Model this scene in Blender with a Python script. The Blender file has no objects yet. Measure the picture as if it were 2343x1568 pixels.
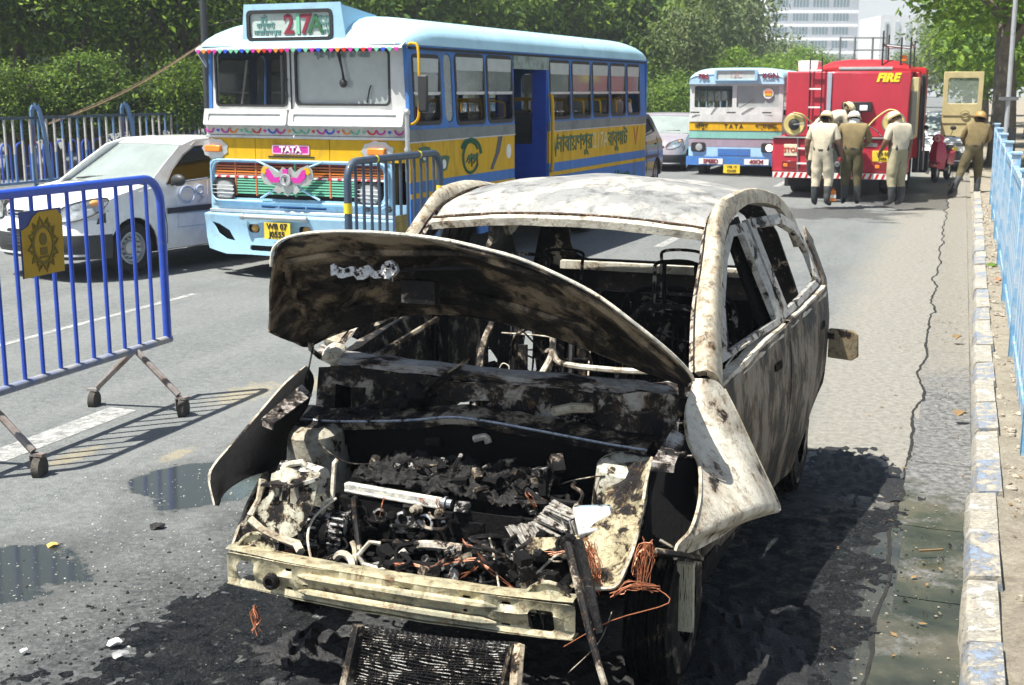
import bpy, bmesh, math, random
from mathutils import Vector, Matrix, noise
from mathutils.geometry import delaunay_2d_cdt
random.seed(7)
R_ = math.radians
sc = bpy.context.scene
# ------------------------------------------------------------------ camera, sky, sun, exposure
H = 2.05; FPX = 2900.0; CX, CY = 1171.5, 784.0
TILT = math.atan(578/2900.0)
cam = bpy.data.cameras.new('camera'); camo = bpy.data.objects.new('camera', cam); sc.collection.objects.link(camo)
cam.sensor_fit = 'HORIZONTAL'; cam.sensor_width = 36; cam.lens = FPX/2343*36; cam.clip_start = .05; cam.clip_end = 3000
camo.location = (0, 0, H); camo.rotation_euler = (math.pi/2-TILT, 0, 0); sc.camera = camo
cam.dof.use_dof = True; cam.dof.focus_distance = 5.0; cam.dof.aperture_fstop = 11
SUN_AZ = R_(64); SUN_EL = R_(65)           # light travels towards SUN_AZ (clockwise from +Y)
sund = bpy.data.lights.new('sun', 'SUN'); sund.energy = 5.0; sund.angle = R_(.55); sund.color = (1, .955, .87)
suno = bpy.data.objects.new('sun', sund); sc.collection.objects.link(suno)
ld = Vector((math.sin(SUN_AZ)*math.cos(SUN_EL), math.cos(SUN_AZ)*math.cos(SUN_EL), -math.sin(SUN_EL)))
suno.rotation_euler = ld.to_track_quat('-Z', 'Y').to_euler()
world = bpy.data.worlds.new('World'); sc.world = world; world.use_nodes = True
wn = world.node_tree; wn.nodes.clear()
sky = wn.nodes.new('ShaderNodeTexSky'); sky.sky_type = 'NISHITA'; sky.sun_disc = False
sky.sun_elevation = SUN_EL; sky.sun_rotation = SUN_AZ+math.pi; sky.air_density = 1.2; sky.dust_density = 1.6; sky.ozone_density = .8
bg = wn.nodes.new('ShaderNodeBackground'); bg.inputs[1].default_value = .052
wo = wn.nodes.new('ShaderNodeOutputWorld'); # summer haze: the sky whitens evenly towards the horizon in every direction
tcw = wn.nodes.new('ShaderNodeTexCoord'); sxw = wn.nodes.new('ShaderNodeSeparateXYZ'); wn.links.new(tcw.outputs['Generated'], sxw.inputs[0])
mrw = wn.nodes.new('ShaderNodeMapRange'); mrw.inputs[1].default_value = 0; mrw.inputs[2].default_value = .26; mrw.inputs[3].default_value = .92; mrw.inputs[4].default_value = 0; mrw.interpolation_type = 'SMOOTHSTEP'; wn.links.new(sxw.outputs[2], mrw.inputs[0])
mxw = wn.nodes.new('ShaderNodeMix'); mxw.data_type = 'RGBA'; wn.links.new(mrw.outputs[0], mxw.inputs[0]); wn.links.new(sky.outputs[0], mxw.inputs[6]); mxw.inputs[7].default_value = (9.2, 9.6, 9.8, 1)
wn.links.new(mxw.outputs[2], bg.inputs[0]); wn.links.new(bg.outputs[0], wo.inputs[0])
sc.view_settings.view_transform = 'Standard'; sc.view_settings.look = 'None'; sc.view_settings.gamma = 1; sc.view_settings.use_curve_mapping = False
sc.view_settings.exposure = 1.06
sc.cycles.max_bounces = 6; sc.cycles.transparent_max_bounces = 12; sc.cycles.volume_bounces = 0
# ------------------------------------------------------------------ frames
ct, st = math.cos(TILT), math.sin(TILT)
ROAD = R_(19.3)
RA = Vector((math.cos(ROAD), -math.sin(ROAD), 0)); RB = Vector((math.sin(ROAD), math.cos(ROAD), 0))
def gz(l):                                   # cross fall of the carriageway
    t = max(0, -l-.9)
    return .14*(1-math.exp(-t/5.0))
def RW(l, d, z=0): return RA*l+RB*d+Vector((0, 0, z))
def RG(l, d, z=0): return RW(l, d, gz(l)+z)
def ray(px, py):
    dx = (px-CX)/FPX; dy = -(py-CY)/FPX
    return Vector((dx, ct+dy*st, -st+dy*ct))
# ------------------------------------------------------------------ tags
def tag(o, label=None, cat=None, group=None, kind=None):
    if label: o['label'] = label
    if cat: o['category'] = cat
    if group: o['group'] = group
    if kind: o['kind'] = kind
    return o
def empty(name, loc, yaw=0, label=None, cat=None, group=None, scale=1):
    o = bpy.data.objects.new(name, None); sc.collection.objects.link(o)
    o.location = loc; o.rotation_euler = (0, 0, -yaw); o.empty_display_size = .2; o.scale = (scale,)*3
    return tag(o, label, cat, group)
def copy_tree(o, parent=None):
    c = o.copy(); sc.collection.objects.link(c)
    if parent is not None: c.parent = parent
    for ch in list(o.children): copy_tree(ch, c)
    return c
# ------------------------------------------------------------------ materials
MATS = {}
def _new(name):
    m = bpy.data.materials.new(name); m.use_nodes = True; nt = m.node_tree
    b = nt.nodes['Principled BSDF']; MATS[name] = m
    return m, nt, b
def _n(nt, t, **k):
    n = nt.nodes.new(t)
    for a, v in k.items(): setattr(n, a, v)
    return n
def _noise(nt, scale, detail=4, rough=.6, vec=None, dist=0):
    n = _n(nt, 'ShaderNodeTexNoise'); n.inputs['Scale'].default_value = scale; n.inputs['Detail'].default_value = detail
    n.inputs['Roughness'].default_value = rough; n.inputs['Distortion'].default_value = dist
    if vec is not None: nt.links.new(vec, n.inputs['Vector'])
    return n.outputs['Fac']
def _ramp(nt, fac, stops, interp='LINEAR'):
    r = _n(nt, 'ShaderNodeValToRGB'); r.color_ramp.interpolation = interp; e = r.color_ramp.elements
    while len(e) < len(stops): e.new(.5)
    for i, (p, c) in enumerate(stops):
        e[i].position = p; c = (c, c, c) if isinstance(c, (int, float)) else c
        e[i].color = (*c[:3], 1)
    nt.links.new(fac, r.inputs[0]); return r.outputs[0]
def _mix(nt, fac, a, b, mode='MIX'):
    m = _n(nt, 'ShaderNodeMix', data_type='RGBA', blend_type=mode)
    for s, v in ((0, fac), (6, a), (7, b)):
        if hasattr(v, 'is_linked'): nt.links.new(v, m.inputs[s])
        else: m.inputs[s].default_value = (v if s == 0 else (*v[:3], 1))
    return m.outputs[2]
def _math(nt, op, a, b=None, clamp=False):
    m = _n(nt, 'ShaderNodeMath', operation=op, use_clamp=clamp)
    for s, v in ((0, a), (1, b)):
        if v is None: continue
        if hasattr(v, 'is_linked'): nt.links.new(v, m.inputs[s])
        else: m.inputs[s].default_value = v
    return m.outputs[0]
def _vec(nt, scale=(1, 1, 1), world=False):
    mp = _n(nt, 'ShaderNodeMapping'); mp.inputs['Scale'].default_value = scale
    if world: g = _n(nt, 'ShaderNodeNewGeometry'); nt.links.new(g.outputs['Position'], mp.inputs[0])
    else: g = _n(nt, 'ShaderNodeTexCoord'); nt.links.new(g.outputs['Object'], mp.inputs[0])
    return mp.outputs[0]
def _bump(nt, b, h, strength=.3, dist=.01):
    n = _n(nt, 'ShaderNodeBump'); n.inputs['Strength'].default_value = strength; n.inputs['Distance'].default_value = dist
    nt.links.new(h, n.inputs['Height']); nt.links.new(n.outputs[0], b.inputs['Normal'])
def M(name, col, rough=.5, metal=0, var=.12, scale=6, dirt=0, dcol=(.1, .085, .065), dscale=3, bump=0, bscale=60, coat=0, stretch=(1, 1, 1), emit=None, alpha=None, spec=None, trans=0, world=False):
    if name in MATS: return MATS[name]
    m, nt, b = _new(name); v = _vec(nt, stretch, world)
    f = _noise(nt, scale, 5, .65, v)
    lo = tuple(c*(1-var) for c in col); hi = tuple(min(1, c*(1+var)) for c in col)
    c = _ramp(nt, f, ((.3, lo), (.7, hi)))
    if dirt:
        g = _noise(nt, dscale, 8, .7, v, .3)
        k = _ramp(nt, g, ((.62-dirt*.35, 0), (.8-dirt*.25, 1)))
        k = _math(nt, 'MULTIPLY', k, min(1, .45+dirt))
        c = _mix(nt, k, c, dcol)
        nt.links.new(_ramp(nt, g, ((.3, rough), (.8, min(1, rough+.3)))), b.inputs['Roughness'])
    else: b.inputs['Roughness'].default_value = rough
    nt.links.new(c, b.inputs['Base Color']); b.inputs['Metallic'].default_value = metal
    b.inputs['Coat Weight'].default_value = coat; b.inputs['Coat Roughness'].default_value = .08
    if spec is not None: b.inputs['Specular IOR Level'].default_value = spec
    if trans: b.inputs['Transmission Weight'].default_value = trans
    if emit: b.inputs['Emission Color'].default_value = (*emit[:3], 1); b.inputs['Emission Strength'].default_value = emit[3]
    if alpha is not None: b.inputs['Alpha'].default_value = alpha
    if bump: _bump(nt, b, _noise(nt, bscale, 4, .6, v), bump, .01)
    return m
def Mglass(name, tint=(.55, .62, .6), alpha=.35, rough=.06):
    if name in MATS: return MATS[name]
    m, nt, b = _new(name); v = _vec(nt)
    c = _ramp(nt, _noise(nt, 2.5, 6, .7, v), ((.35, tuple(x*.75 for x in tint)), (.7, tint)))
    nt.links.new(c, b.inputs['Base Color']); b.inputs['Roughness'].default_value = rough; b.inputs['Alpha'].default_value = alpha
    b.inputs['Specular IOR Level'].default_value = .8 if alpha > .3 else .2
    return m
def burnt(name, soot=.5, rust=.2, light=(.5, .47, .4), dark=(.012, .012, .013), scale=4, rough=.6, metal=.0, stretch=(1, 1, 1), bump=.5, soft=1):
    """fire-scoured sheet metal: ash, bare metal, scale rust and soot in uneven fields"""
    if name in MATS: return MATS[name]
    m, nt, b = _new(name); v = _vec(nt, stretch)
    warp = _n(nt, 'ShaderNodeTexNoise'); warp.inputs['Scale'].default_value = scale*3; warp.inputs['Detail'].default_value = 6; nt.links.new(v, warp.inputs['Vector'])
    wv = _n(nt, 'ShaderNodeVectorMath', operation='SCALE'); nt.links.new(warp.outputs['Color'], wv.inputs[0]); wv.inputs['Scale'].default_value = .35/scale
    wa = _n(nt, 'ShaderNodeVectorMath', operation='ADD'); nt.links.new(wv.outputs[0], wa.inputs[0]); nt.links.new(v, wa.inputs[1])
    a = _noise(nt, scale*1.25, 12, .68, wa.outputs[0]); f2 = _noise(nt, scale*3.4, 10, .72, v, .3); f3 = _noise(nt, scale*20, 3, .6, v)
    th = .27+soot*.36; rk = .35+rust
    br = (.05*rk+.012, .034*rk+.010, .02*rk+.009); tan = tuple(l*(1-.55*min(1, rk))+q*.55*min(1, rk) for l, q in zip(light, (.23, .14, .065)))
    lt = tuple(min(.8, x*1.18) for x in light); gb = (light[0]*.70, light[1]*.74, light[2]*.80)
    base = _ramp(nt, a, ((max(0, th-.06), dark), (th, tuple(x*1.6 for x in dark)), (th+.02*soft, br), (th+.045*soft, tan), (th+.085*soft, light), (th+.15*soft, lt), (th+.24*soft, gb)))
    base = _mix(nt, _ramp(nt, f2, ((.36, .55), (.5, 0))), base, tuple(x*.42 for x in light), 'MULTIPLY')
    rk2 = _ramp(nt, _noise(nt, scale*6, 8, .8, wa.outputs[0], .6), ((.60-rust*.14, 0), (.66-rust*.1, 1)))
    base = _mix(nt, _math(nt, 'MULTIPLY', rk2, min(.85, .3+rust)), base, _ramp(nt, f2, ((.4, (.075, .035, .018)), (.55, (.25, .15, .07)), (.7, (.42, .34, .18)))))
    sk = _ramp(nt, a, ((th, 1), (th+.04, 0)))
    sp = _ramp(nt, f3, ((.28, 1), (.33, 0)))
    base = _mix(nt, _math(nt, 'MULTIPLY', sp, .8), base, (.018, .016, .014))
    nt.links.new(base, b.inputs['Base Color']); b.inputs['Metallic'].default_value = metal
    nt.links.new(_ramp(nt, f2, ((.3, max(.2, rough-.2)), (.7, min(1, rough+.2)))), b.inputs['Roughness'])
    nt.links.new(_ramp(nt, a, ((th, .12), (th+.08, .5))), b.inputs['Specular IOR Level'])
    _bump(nt, b, _math(nt, 'ADD', f3, _math(nt, 'ADD', _math(nt, 'MULTIPLY', sk, .8), _math(nt, 'MULTIPLY', rk2, .8))), bump, .006)
    return m
# ------------------------------------------------------------------ mesh builder
def frame_of(d):
    d = d.normalized(); u = Vector((0, 0, 1)) if abs(d.z) < .95 else Vector((1, 0, 0))
    x = d.cross(u).normalized(); return x, x.cross(d).normalized()
class MB:
    def __init__(s): s.v = []; s.f = []; s.mi = []; s.k = 0
    def add(s, vs, fs):
        n = len(s.v); s.v += [tuple(p) for p in vs]; s.f += [tuple(i+n for i in f) for f in fs]; s.mi += [s.k]*len(fs); return s
    def mat(s, k): s.k = k; return s
    def box(s, x0, x1, y0, y1, z0, z1):
        v = [(x, y, z) for x in (x0, x1) for y in (y0, y1) for z in (z0, z1)]
        return s.add(v, [(0, 1, 3, 2), (4, 6, 7, 5), (0, 4, 5, 1), (2, 3, 7, 6), (0, 2, 6, 4), (1, 5, 7, 3)])
    def obox(s, c, ax, ay, az):             # oriented box: centre and three half-axes
        c, ax, ay, az = map(Vector, (c, ax, ay, az))
        v = [c+ax*i+ay*j+az*k for i in (-1, 1) for j in (-1, 1) for k in (-1, 1)]
        return s.add(v, [(0, 1, 3, 2), (4, 6, 7, 5), (0, 4, 5, 1), (2, 3, 7, 6), (0, 2, 6, 4), (1, 5, 7, 3)])
    def beam(s, p0, p1, w, h, up=(0, 0, 1)):
        p0, p1, up = Vector(p0), Vector(p1), Vector(up); d = (p1-p0); x = d.cross(up).normalized(); u = x.cross(d).normalized()
        return s.obox((p0+p1)/2, d/2, x*w/2, u*h/2)
    def cyl(s, p0, p1, r, r1=None, n=12, cap=True):
        p0, p1 = Vector(p0), Vector(p1); r1 = r if r1 is None else r1; a, b = frame_of(p1-p0)
        v = []
        for p, q in ((p0, r), (p1, r1)):
            v += [p+a*q*math.cos(t*2*math.pi/n)+b*q*math.sin(t*2*math.pi/n) for t in range(n)]
        f = [(i, (i+1) % n, n+(i+1) % n, n+i) for i in range(n)]
        if cap: f += [tuple(range(n))[::-1], tuple(range(n, 2*n))]
        return s.add(v, f)
    def tube(s, pts, r, n=6, closed=False):
        pts = [Vector(p) for p in pts]; N = len(pts); rs = r if isinstance(r, (list, tuple)) else [r]*N
        v = []; a0 = None
        for i, p in enumerate(pts):
            d = (pts[(i+1) % N]-pts[i-1]) if closed or 0 < i < N-1 else (pts[1]-pts[0] if i == 0 else pts[-1]-pts[-2])
            if d.length < 1e-9: d = Vector((0, 0, 1))
            d.normalize()
            if a0 is None: a, b = frame_of(d)
            else:
                a = (a0-d*a0.dot(d))
                a = a.normalized() if a.length > 1e-6 else frame_of(d)[0]
                b = a.cross(d)
            a0 = a
            v += [p+a*rs[i]*math.cos(t*2*math.pi/n)+b*rs[i]*math.sin(t*2*math.pi/n) for t in range(n)]
        f = []
        for i in range(N if closed else N-1):
            j = (i+1) % N
            f += [(i*n+t, i*n+(t+1) % n, j*n+(t+1) % n, j*n+t) for t in range(n)]
        if not closed: f += [tuple(range(n))[::-1], tuple(range((N-1)*n, N*n))]
        return s.add(v, f)
    def ell(s, c, r, nu=12, nv=8, jit=0, half=False):
        c = Vector(c); r = (r, r, r) if isinstance(r, (int, float)) else r; v = []; f = []
        for j in range(nv+1):
            t = math.pi*j/nv*(.5 if half else 1)
            for i in range(nu):
                a = 2*math.pi*i/nu; q = 1+(random.uniform(-jit, jit) if jit else 0)
                v.append(c+Vector((r[0]*math.sin(t)*math.cos(a), r[1]*math.sin(t)*math.sin(a), r[2]*math.cos(t)))*q)
        for j in range(nv):
            for i in range(nu): f.append((j*nu+i, (j+1)*nu+i, (j+1)*nu+(i+1) % nu, j*nu+(i+1) % nu))
        return s.add(v, f)
    def lathe(s, c, axis, prof, n=20):      # prof: (distance along axis, radius)
        c = Vector(c); axis = Vector(axis).normalized(); a, b = frame_of(axis); v = []
        for (h, r) in prof: v += [c+axis*h+(a*math.cos(2*math.pi*t/n)+b*math.sin(2*math.pi*t/n))*r for t in range(n)]
        f = []
        for i in range(len(prof)-1): f += [(i*n+t, i*n+(t+1) % n, (i+1)*n+(t+1) % n, (i+1)*n+t) for t in range(n)]
        return s.add(v, f)
    def loft(s, rows, thick=0, closed=False):
        rows = [[Vector(p) for p in r] for r in rows]; m = len(rows[0]); n0 = len(rows)
        v = [p for r in rows for p in r]; f = []
        q = m if closed else m-1
        for i in range(n0-1):
            for j in range(q): f.append((i*m+j, i*m+(j+1) % m, (i+1)*m+(j+1) % m, (i+1)*m+j))
        if thick:
            nr = [Vector() for _ in v]
            for a in f:
                k = (v[a[2]]-v[a[0]]).cross(v[a[3]]-v[a[1]])
                for t in a: nr[t] += k
            N = len(v); v2 = [p-(nr[i].normalized() if nr[i].length > 0 else Vector((0, 0, 1)))*thick for i, p in enumerate(v)]
            f2 = [tuple(i+N for i in reversed(a)) for a in f]
            cnt = {}
            for a in f:
                for i in range(4):
                    e = (a[i], a[(i+1) % 4]); cnt[e] = 1
            side = [(b_, a_, a_+N, b_+N) for (a_, b_) in cnt if (b_, a_) not in cnt]
            v = v+v2; f = f+f2+side
        return s.add(v, f)
    def panel(s, outline, holes, fn, thick=.01, grid=0, rough=None):
        """flat outline with holes in (a, b), triangulated with optional inner grid and mapped to 3-D by fn; thick follows the local normal"""
        polys = [outline]+list(holes); vs = []; ed = []
        for p in polys:
            q = list(p)
            if grid:
                q = []
                for i in range(len(p)):
                    a, b = p[i], p[(i+1) % len(p)]; L = math.hypot(b[0]-a[0], b[1]-a[1]); k = max(1, int(L/grid))
                    q += [(a[0]+(b[0]-a[0])*t/k, a[1]+(b[1]-a[1])*t/k) for t in range(k)]
            n = len(vs); vs += q; ed += [(n+i, n+(i+1) % len(q)) for i in range(len(q))]
        def inside(x, y, poly):
            c = False; j = len(poly)-1
            for i in range(len(poly)):
                xi, yi = poly[i]; xj, yj = poly[j]
                if (yi > y) != (yj > y) and x < (xj-xi)*(y-yi)/(yj-yi)+xi: c = not c
                j = i
            return c
        if grid:
            xs = [p[0] for p in outline]; ys = [p[1] for p in outline]
            x = min(xs)+grid*.5
            while x < max(xs):
                y = min(ys)+grid*.5
                while y < max(ys):
                    if inside(x, y, outline) and not any(inside(x, y, h) for h in holes): vs.append((x, y))
                    y += grid
                x += grid
        V, E, F, _, _, _ = delaunay_2d_cdt([Vector(p) for p in vs], ed, [], 0, 1e-6)
        tri = []
        for f in F:
            cx = sum(V[i].x for i in f)/len(f); cy = sum(V[i].y for i in f)/len(f)
            if inside(cx, cy, outline) and not any(inside(cx, cy, h) for h in holes): tri.append(tuple(f))
        P = [Vector(fn(p.x, p.y)) for p in V]
        if thick:
            nr = [Vector() for _ in P]
            for a in tri:
                k = (P[a[1]]-P[a[0]]).cross(P[a[2]]-P[a[0]])
                for t in a: nr[t] += k
            N = len(P); P2 = [p-(nr[i].normalized() if nr[i].length > 0 else Vector((0, 1, 0)))*thick for i, p in enumerate(P)]
            es = set((a[i], a[(i+1) % len(a)]) for a in tri for i in range(len(a)))
            side = [(b_, a_, a_+N, b_+N) for (a_, b_) in es if (b_, a_) not in es]
            tri = tri+[tuple(i+N for i in reversed(a)) for a in tri]+side; P = P+P2
        return s.add(P, tri)
    def build(s, name, mats, parent=None, smooth=35, bevel=0, bseg=1):
        me = bpy.data.meshes.new(name); me.from_pydata(s.v, [], s.f)
        for m in (mats if isinstance(mats, (list, tuple)) else [mats]): me.materials.append(m)
        if s.k or any(s.mi): me.polygons.foreach_set('material_index', s.mi)
        me.validate()
        if smooth: me.shade_smooth(); me.set_sharp_from_angle(angle=R_(smooth))
        me.update(); o = bpy.data.objects.new(name, me); sc.collection.objects.link(o)
        if parent is not None: o.parent = parent
        if bevel:
            b = o.modifiers.new('bevel', 'BEVEL'); b.width = bevel; b.segments = bseg; b.limit_method = 'ANGLE'; b.angle_limit = R_(40)
        return o
def rrect(x0, x1, y0, y1, r=.04, n=3, tl=None):
    """rounded rectangle outline, counter-clockwise; tl: other radii (bl, br, tr, tl)"""
    rr = tl or (r,)*4; out = []
    for (cx, cy, a, q) in ((x0, y0, 180, rr[0]), (x1, y0, 270, rr[1]), (x1, y1, 0, rr[2]), (x0, y1, 90, rr[3])):
        ox = cx+(q if cx == x0 else -q); oy = cy+(q if cy == y0 else -q)
        for i in range(n+1):
            t = R_(a+90*i/n); out.append((ox+q*math.cos(t), oy+q*math.sin(t)))
    return out
def spline(pts, n=6, closed=False):
    pts = [Vector(p) for p in pts]; out = []; N = len(pts)
    for i in range(N if closed else N-1):
        p0 = pts[i-1] if closed or i > 0 else pts[0]; p1 = pts[i]; p2 = pts[(i+1) % N]; p3 = pts[(i+2) % N] if closed or i+2 < N else pts[-1]
        for k in range(n):
            t = k/n
            out.append(.5*((2*p1)+(-p0+p2)*t+(2*p0-5*p1+4*p2-p3)*t*t+(-p0+3*p1-3*p2+p3)*t**3))
    if not closed: out.append(pts[-1])
    return out
def one(name, fn, mats, parent=None, **k):
    m = MB(); fn(m); return m.build(name, mats, parent, **k)
def text(body, size, mat, parent, origin, right, up, extrude=.004, name='lettering', align='CENTER', squash=1, shear=0, bold=0):
    """lettering as geometry on the plane spanned by right and up"""
    cu = bpy.data.curves.new(name, 'FONT'); cu.body = body; cu.size = size; cu.extrude = extrude; cu.align_x = align; cu.align_y = 'CENTER'; cu.shear = shear; cu.offset = bold
    cu.resolution_u = 3
    o = bpy.data.objects.new(name, cu); sc.collection.objects.link(o)
    dg = bpy.context.evaluated_depsgraph_get(); me = bpy.data.meshes.new_from_object(o.evaluated_get(dg)); bpy.data.objects.remove(o)
    r = Vector(right).normalized(); u = Vector(up).normalized(); nrm = r.cross(u); org = Vector(origin)
    for v in me.vertices: c = v.co.copy(); v.co = org+r*c.x*squash+u*c.y+nrm*c.z
    me.materials.clear(); me.materials.append(mat)
    t = bpy.data.objects.new(name, me); sc.collection.objects.link(t)
    if parent is not None: t.parent = parent
    return t
# shared finishes
m_black = M('matt black', (.02, .02, .022), .6)
m_rubber = M('tyre rubber', (.022, .022, .023), .85, bump=.2, dirt=.2, dcol=(.08, .07, .06))
m_chrome = M('dull chrome', (.55, .56, .57), .28, .9, dirt=.2)
m_steel = M('grey steel', (.25, .26, .27), .4, .6, dirt=.25)
m_white = M('white enamel', (.8, .8, .78), .35, coat=.3, dirt=.08)
m_dark = M('dark interior', (.03, .032, .035), .8)
# ------------------------------------------------------------------ ground
def ground_mat():
    m, nt, b = _new('asphalt'); v = _vec(nt, world=True)
    rot = _n(nt, 'ShaderNodeMapping'); rot.inputs['Rotation'].default_value = (0, 0, ROAD); nt.links.new(v, rot.inputs[0])
    rv = rot.outputs[0]                                     # x = across the road, y = along it
    sep = _n(nt, 'ShaderNodeSeparateXYZ'); nt.links.new(rv, sep.inputs[0]); X, Y = sep.outputs[0], sep.outputs[1]
    st_ = _n(nt, 'ShaderNodeMapping'); st_.inputs['Scale'].default_value = (1, .12, 1); nt.links.new(rv, st_.inputs[0])
    fine = _noise(nt, 140, 3, .7, v); mid = _noise(nt, 22, 6, .7, v); big = _noise(nt, .9, 5, .6, v); streak = _noise(nt, 1.6, 5, .6, st_.outputs[0])
    c = _ramp(nt, fine, ((.34, (.05, .056, .058)), (.5, (.15, .163, .163)), (.66, (.31, .325, .32))))
    c = _mix(nt, .55, c, _ramp(nt, mid, ((.38, (.08, .09, .092)), (.6, (.19, .203, .20)))))
    c = _mix(nt, _ramp(nt, streak, ((.42, .0), (.6, .35))), c, (.23, .24, .233))
    c = _mix(nt, _ramp(nt, big, ((.5, 0), (.66, .35))), c, (.09, .1, .105))
    vo = _n(nt, 'ShaderNodeTexVoronoi'); vo.inputs['Scale'].default_value = 75; nt.links.new(v, vo.inputs[0])
    c = _mix(nt, _ramp(nt, vo.outputs['Distance'], ((.1, .35), (.25, 0))), c, (.5, .5, .48))
    # dusty concrete strip next to the gutter
    cr = _n(nt, 'ShaderNodeMapRange'); nt.links.new(_math(nt, 'ADD', X, _math(nt, 'MULTIPLY', _math(nt, 'SUBTRACT', big, .5), .8)), cr.inputs[0])
    cr.inputs[1].default_value = -1.15; cr.inputs[2].default_value = -.75
    dusty = _mix(nt, .5, _ramp(nt, fine, ((.3, (.17, .16, .135)), (.7, (.34, .32, .27)))), _ramp(nt, mid, ((.4, (.15, .145, .13)), (.6, (.33, .315, .27)))))
    c = _mix(nt, _math(nt, 'MULTIPLY', cr.outputs[0], .85), c, dusty)
    # soot and burnt residue round the wreck (centre given in world metres)
    def blob(cx, cy, rx, ry, yaw, nz, ns=2.2, edge=.25):
        mp = _n(nt, 'ShaderNodeMapping', vector_type='TEXTURE'); mp.inputs['Location'].default_value = (cx, cy, 0); mp.inputs['Rotation'].default_value = (0, 0, -yaw)
        mp.inputs['Scale'].default_value = (rx, ry, 1000); nt.links.new(v, mp.inputs[0])
        ln = _n(nt, 'ShaderNodeVectorMath', operation='LENGTH'); nt.links.new(mp.outputs[0], ln.inputs[0])
        d = _math(nt, 'ADD', ln.outputs['Value'], _math(nt, 'MULTIPLY', _math(nt, 'SUBTRACT', _noise(nt, ns, 8, .68, v), .5), nz))
        return _ramp(nt, d, ((1-edge, 1), (1.0, 0)))
    cxw = CAR_O+CAR_B*1.6
    near = blob(cxw.x-.15, cxw.y-.7, 1.85, 3.2, CARYAW, 1.2)
    core = blob(cxw.x+.2, cxw.y-.9, 1.35, 2.75, CARYAW, 1.3, 3.5)
    c = _mix(nt, _math(nt, 'MULTIPLY', near, .86), c, _ramp(nt, mid, ((.38, (.012, .013, .015)), (.52, (.045, .05, .052)), (.68, (.12, .13, .135)))))
    grit = _ramp(nt, mid, ((.42, 1), (.6, .35)))
    c = _mix(nt, _math(nt, 'MULTIPLY', core, grit), c, (.012, .012, .013))
    # charred wet patch by the right flank and tyre marks
    f0 = CAR_O+CAR_A*1.05+CAR_B*.9
    ch = blob(f0.x, f0.y, .75, 2.0, CARYAW-.02, 1.2, 4)
    c = _mix(nt, _math(nt, 'MULTIPLY', ch, _ramp(nt, _noise(nt, 34, 6, .8, v), ((.38, 1), (.5, .9), (.62, .3)))), c, (.006, .008, .012))
    lt_ = blob(RW(-2.9, 4.1).x, RW(-2.9, 4.1).y, 1.3, 1.3, ROAD, 1.6, 2.4, .6)
    c = _mix(nt, _math(nt, 'MULTIPLY', lt_, .55), c, _ramp(nt, _noise(nt, 40, 7, .8, v), ((.42, (.02, .022, .024)), (.54, (.09, .095, .095)), (.64, (.2, .21, .21)))))
    # water: gutter channel, puddles, wet road behind the engine
    g1 = RW(-.02, 5.4); g2 = RW(-3.72, 4.02); g4 = RW(-2.6, 21.6)
    g3 = RW(-3.62, 5.42)
    w1 = blob(g1.x, g1.y, .26, 2.3, ROAD, .55, 1.5, .12); w2 = blob(g2.x, g2.y, .34, .36, ROAD, 2.2, 2.6, .1); w3 = blob(g3.x, g3.y, .32, .46, ROAD+.1, 2.2, 2.6, .1)
    w4 = blob(g4.x, g4.y, 2.4, 1.1, ROAD, 2.6, .9, .2); g5 = RW(-.6, 25); w5 = blob(g5.x, g5.y, 1.5, 2.0, ROAD, 1.2, 1, .15)
    g6 = CAR_O+CAR_A*1.2+CAR_B*.2; w6 = blob(g6.x, g6.y, .8, 1.7, CARYAW, 1.6, 5, .2)
    wet = _math(nt, 'MAXIMUM', _math(nt, 'MAXIMUM', w4, w5), _math(nt, 'MAXIMUM', w6, ch))
    wet = _math(nt, 'MULTIPLY', wet, .8)
    dm = _math(nt, 'MAXIMUM', blob(g2.x, g2.y, .55, .6, ROAD, 2.2, 2.6, .5), blob(g3.x, g3.y, .55, .75, ROAD+.1, 2.2, 2.6, .5)); c = _mix(nt, _math(nt, 'MULTIPLY', dm, .5), c, (.06, .064, .064))
    pud = _math(nt, 'MAXIMUM', w1, _math(nt, 'MAXIMUM', w2, w3))
    c = _mix(nt, _math(nt, 'MULTIPLY', wet, .72), c, (.045, .05, .052))
    c = _mix(nt, _math(nt, 'MULTIPLY', w1, .8), c, _ramp(nt, _noise(nt, 3, 6, .7, v), ((.4, (.028, .030, .020)), (.65, (.085, .082, .058)))))
    c = _mix(nt, _math(nt, 'MULTIPLY', _math(nt, 'MAXIMUM', w2, w3), .93), c, (.03, .035, .028))
    # dry yellow straw-like patches
    for (l, d, a, q) in ((-4.38, 7.15, .14, .3), (-4.5, 5.55, .07, .2), (-4.0, 5.78, .05, .14), (-4.1, 7.6, .1, .25)):
        s0 = RW(l, d); k = blob(s0.x, s0.y, a*1.3, q*1.3, ROAD, 2.6, 16, .5)
        c = _mix(nt, _math(nt, 'MULTIPLY', k, .42), c, (.40, .33, .18))
    nt.links.new(c, b.inputs['Base Color'])
    wetall = _math(nt, 'MAXIMUM', pud, _math(nt, 'MULTIPLY', wet, _ramp(nt, mid, ((.35, 1), (.55, .6)))))
    r = _n(nt, 'ShaderNodeMapRange'); nt.links.new(wetall, r.inputs[0]); r.inputs[3].default_value = .88; r.inputs[4].default_value = .03
    nt.links.new(r.outputs[0], b.inputs['Roughness'])
    hgt = _math(nt, 'ADD', _math(nt, 'MULTIPLY', fine, .5), _math(nt, 'MULTIPLY', mid, 1.0))
    hgt = _math(nt, 'ADD', hgt, _math(nt, 'MULTIPLY', _math(nt, 'MULTIPLY', _noise(nt, 30, 6, .8, v), core), 1.5))
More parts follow.
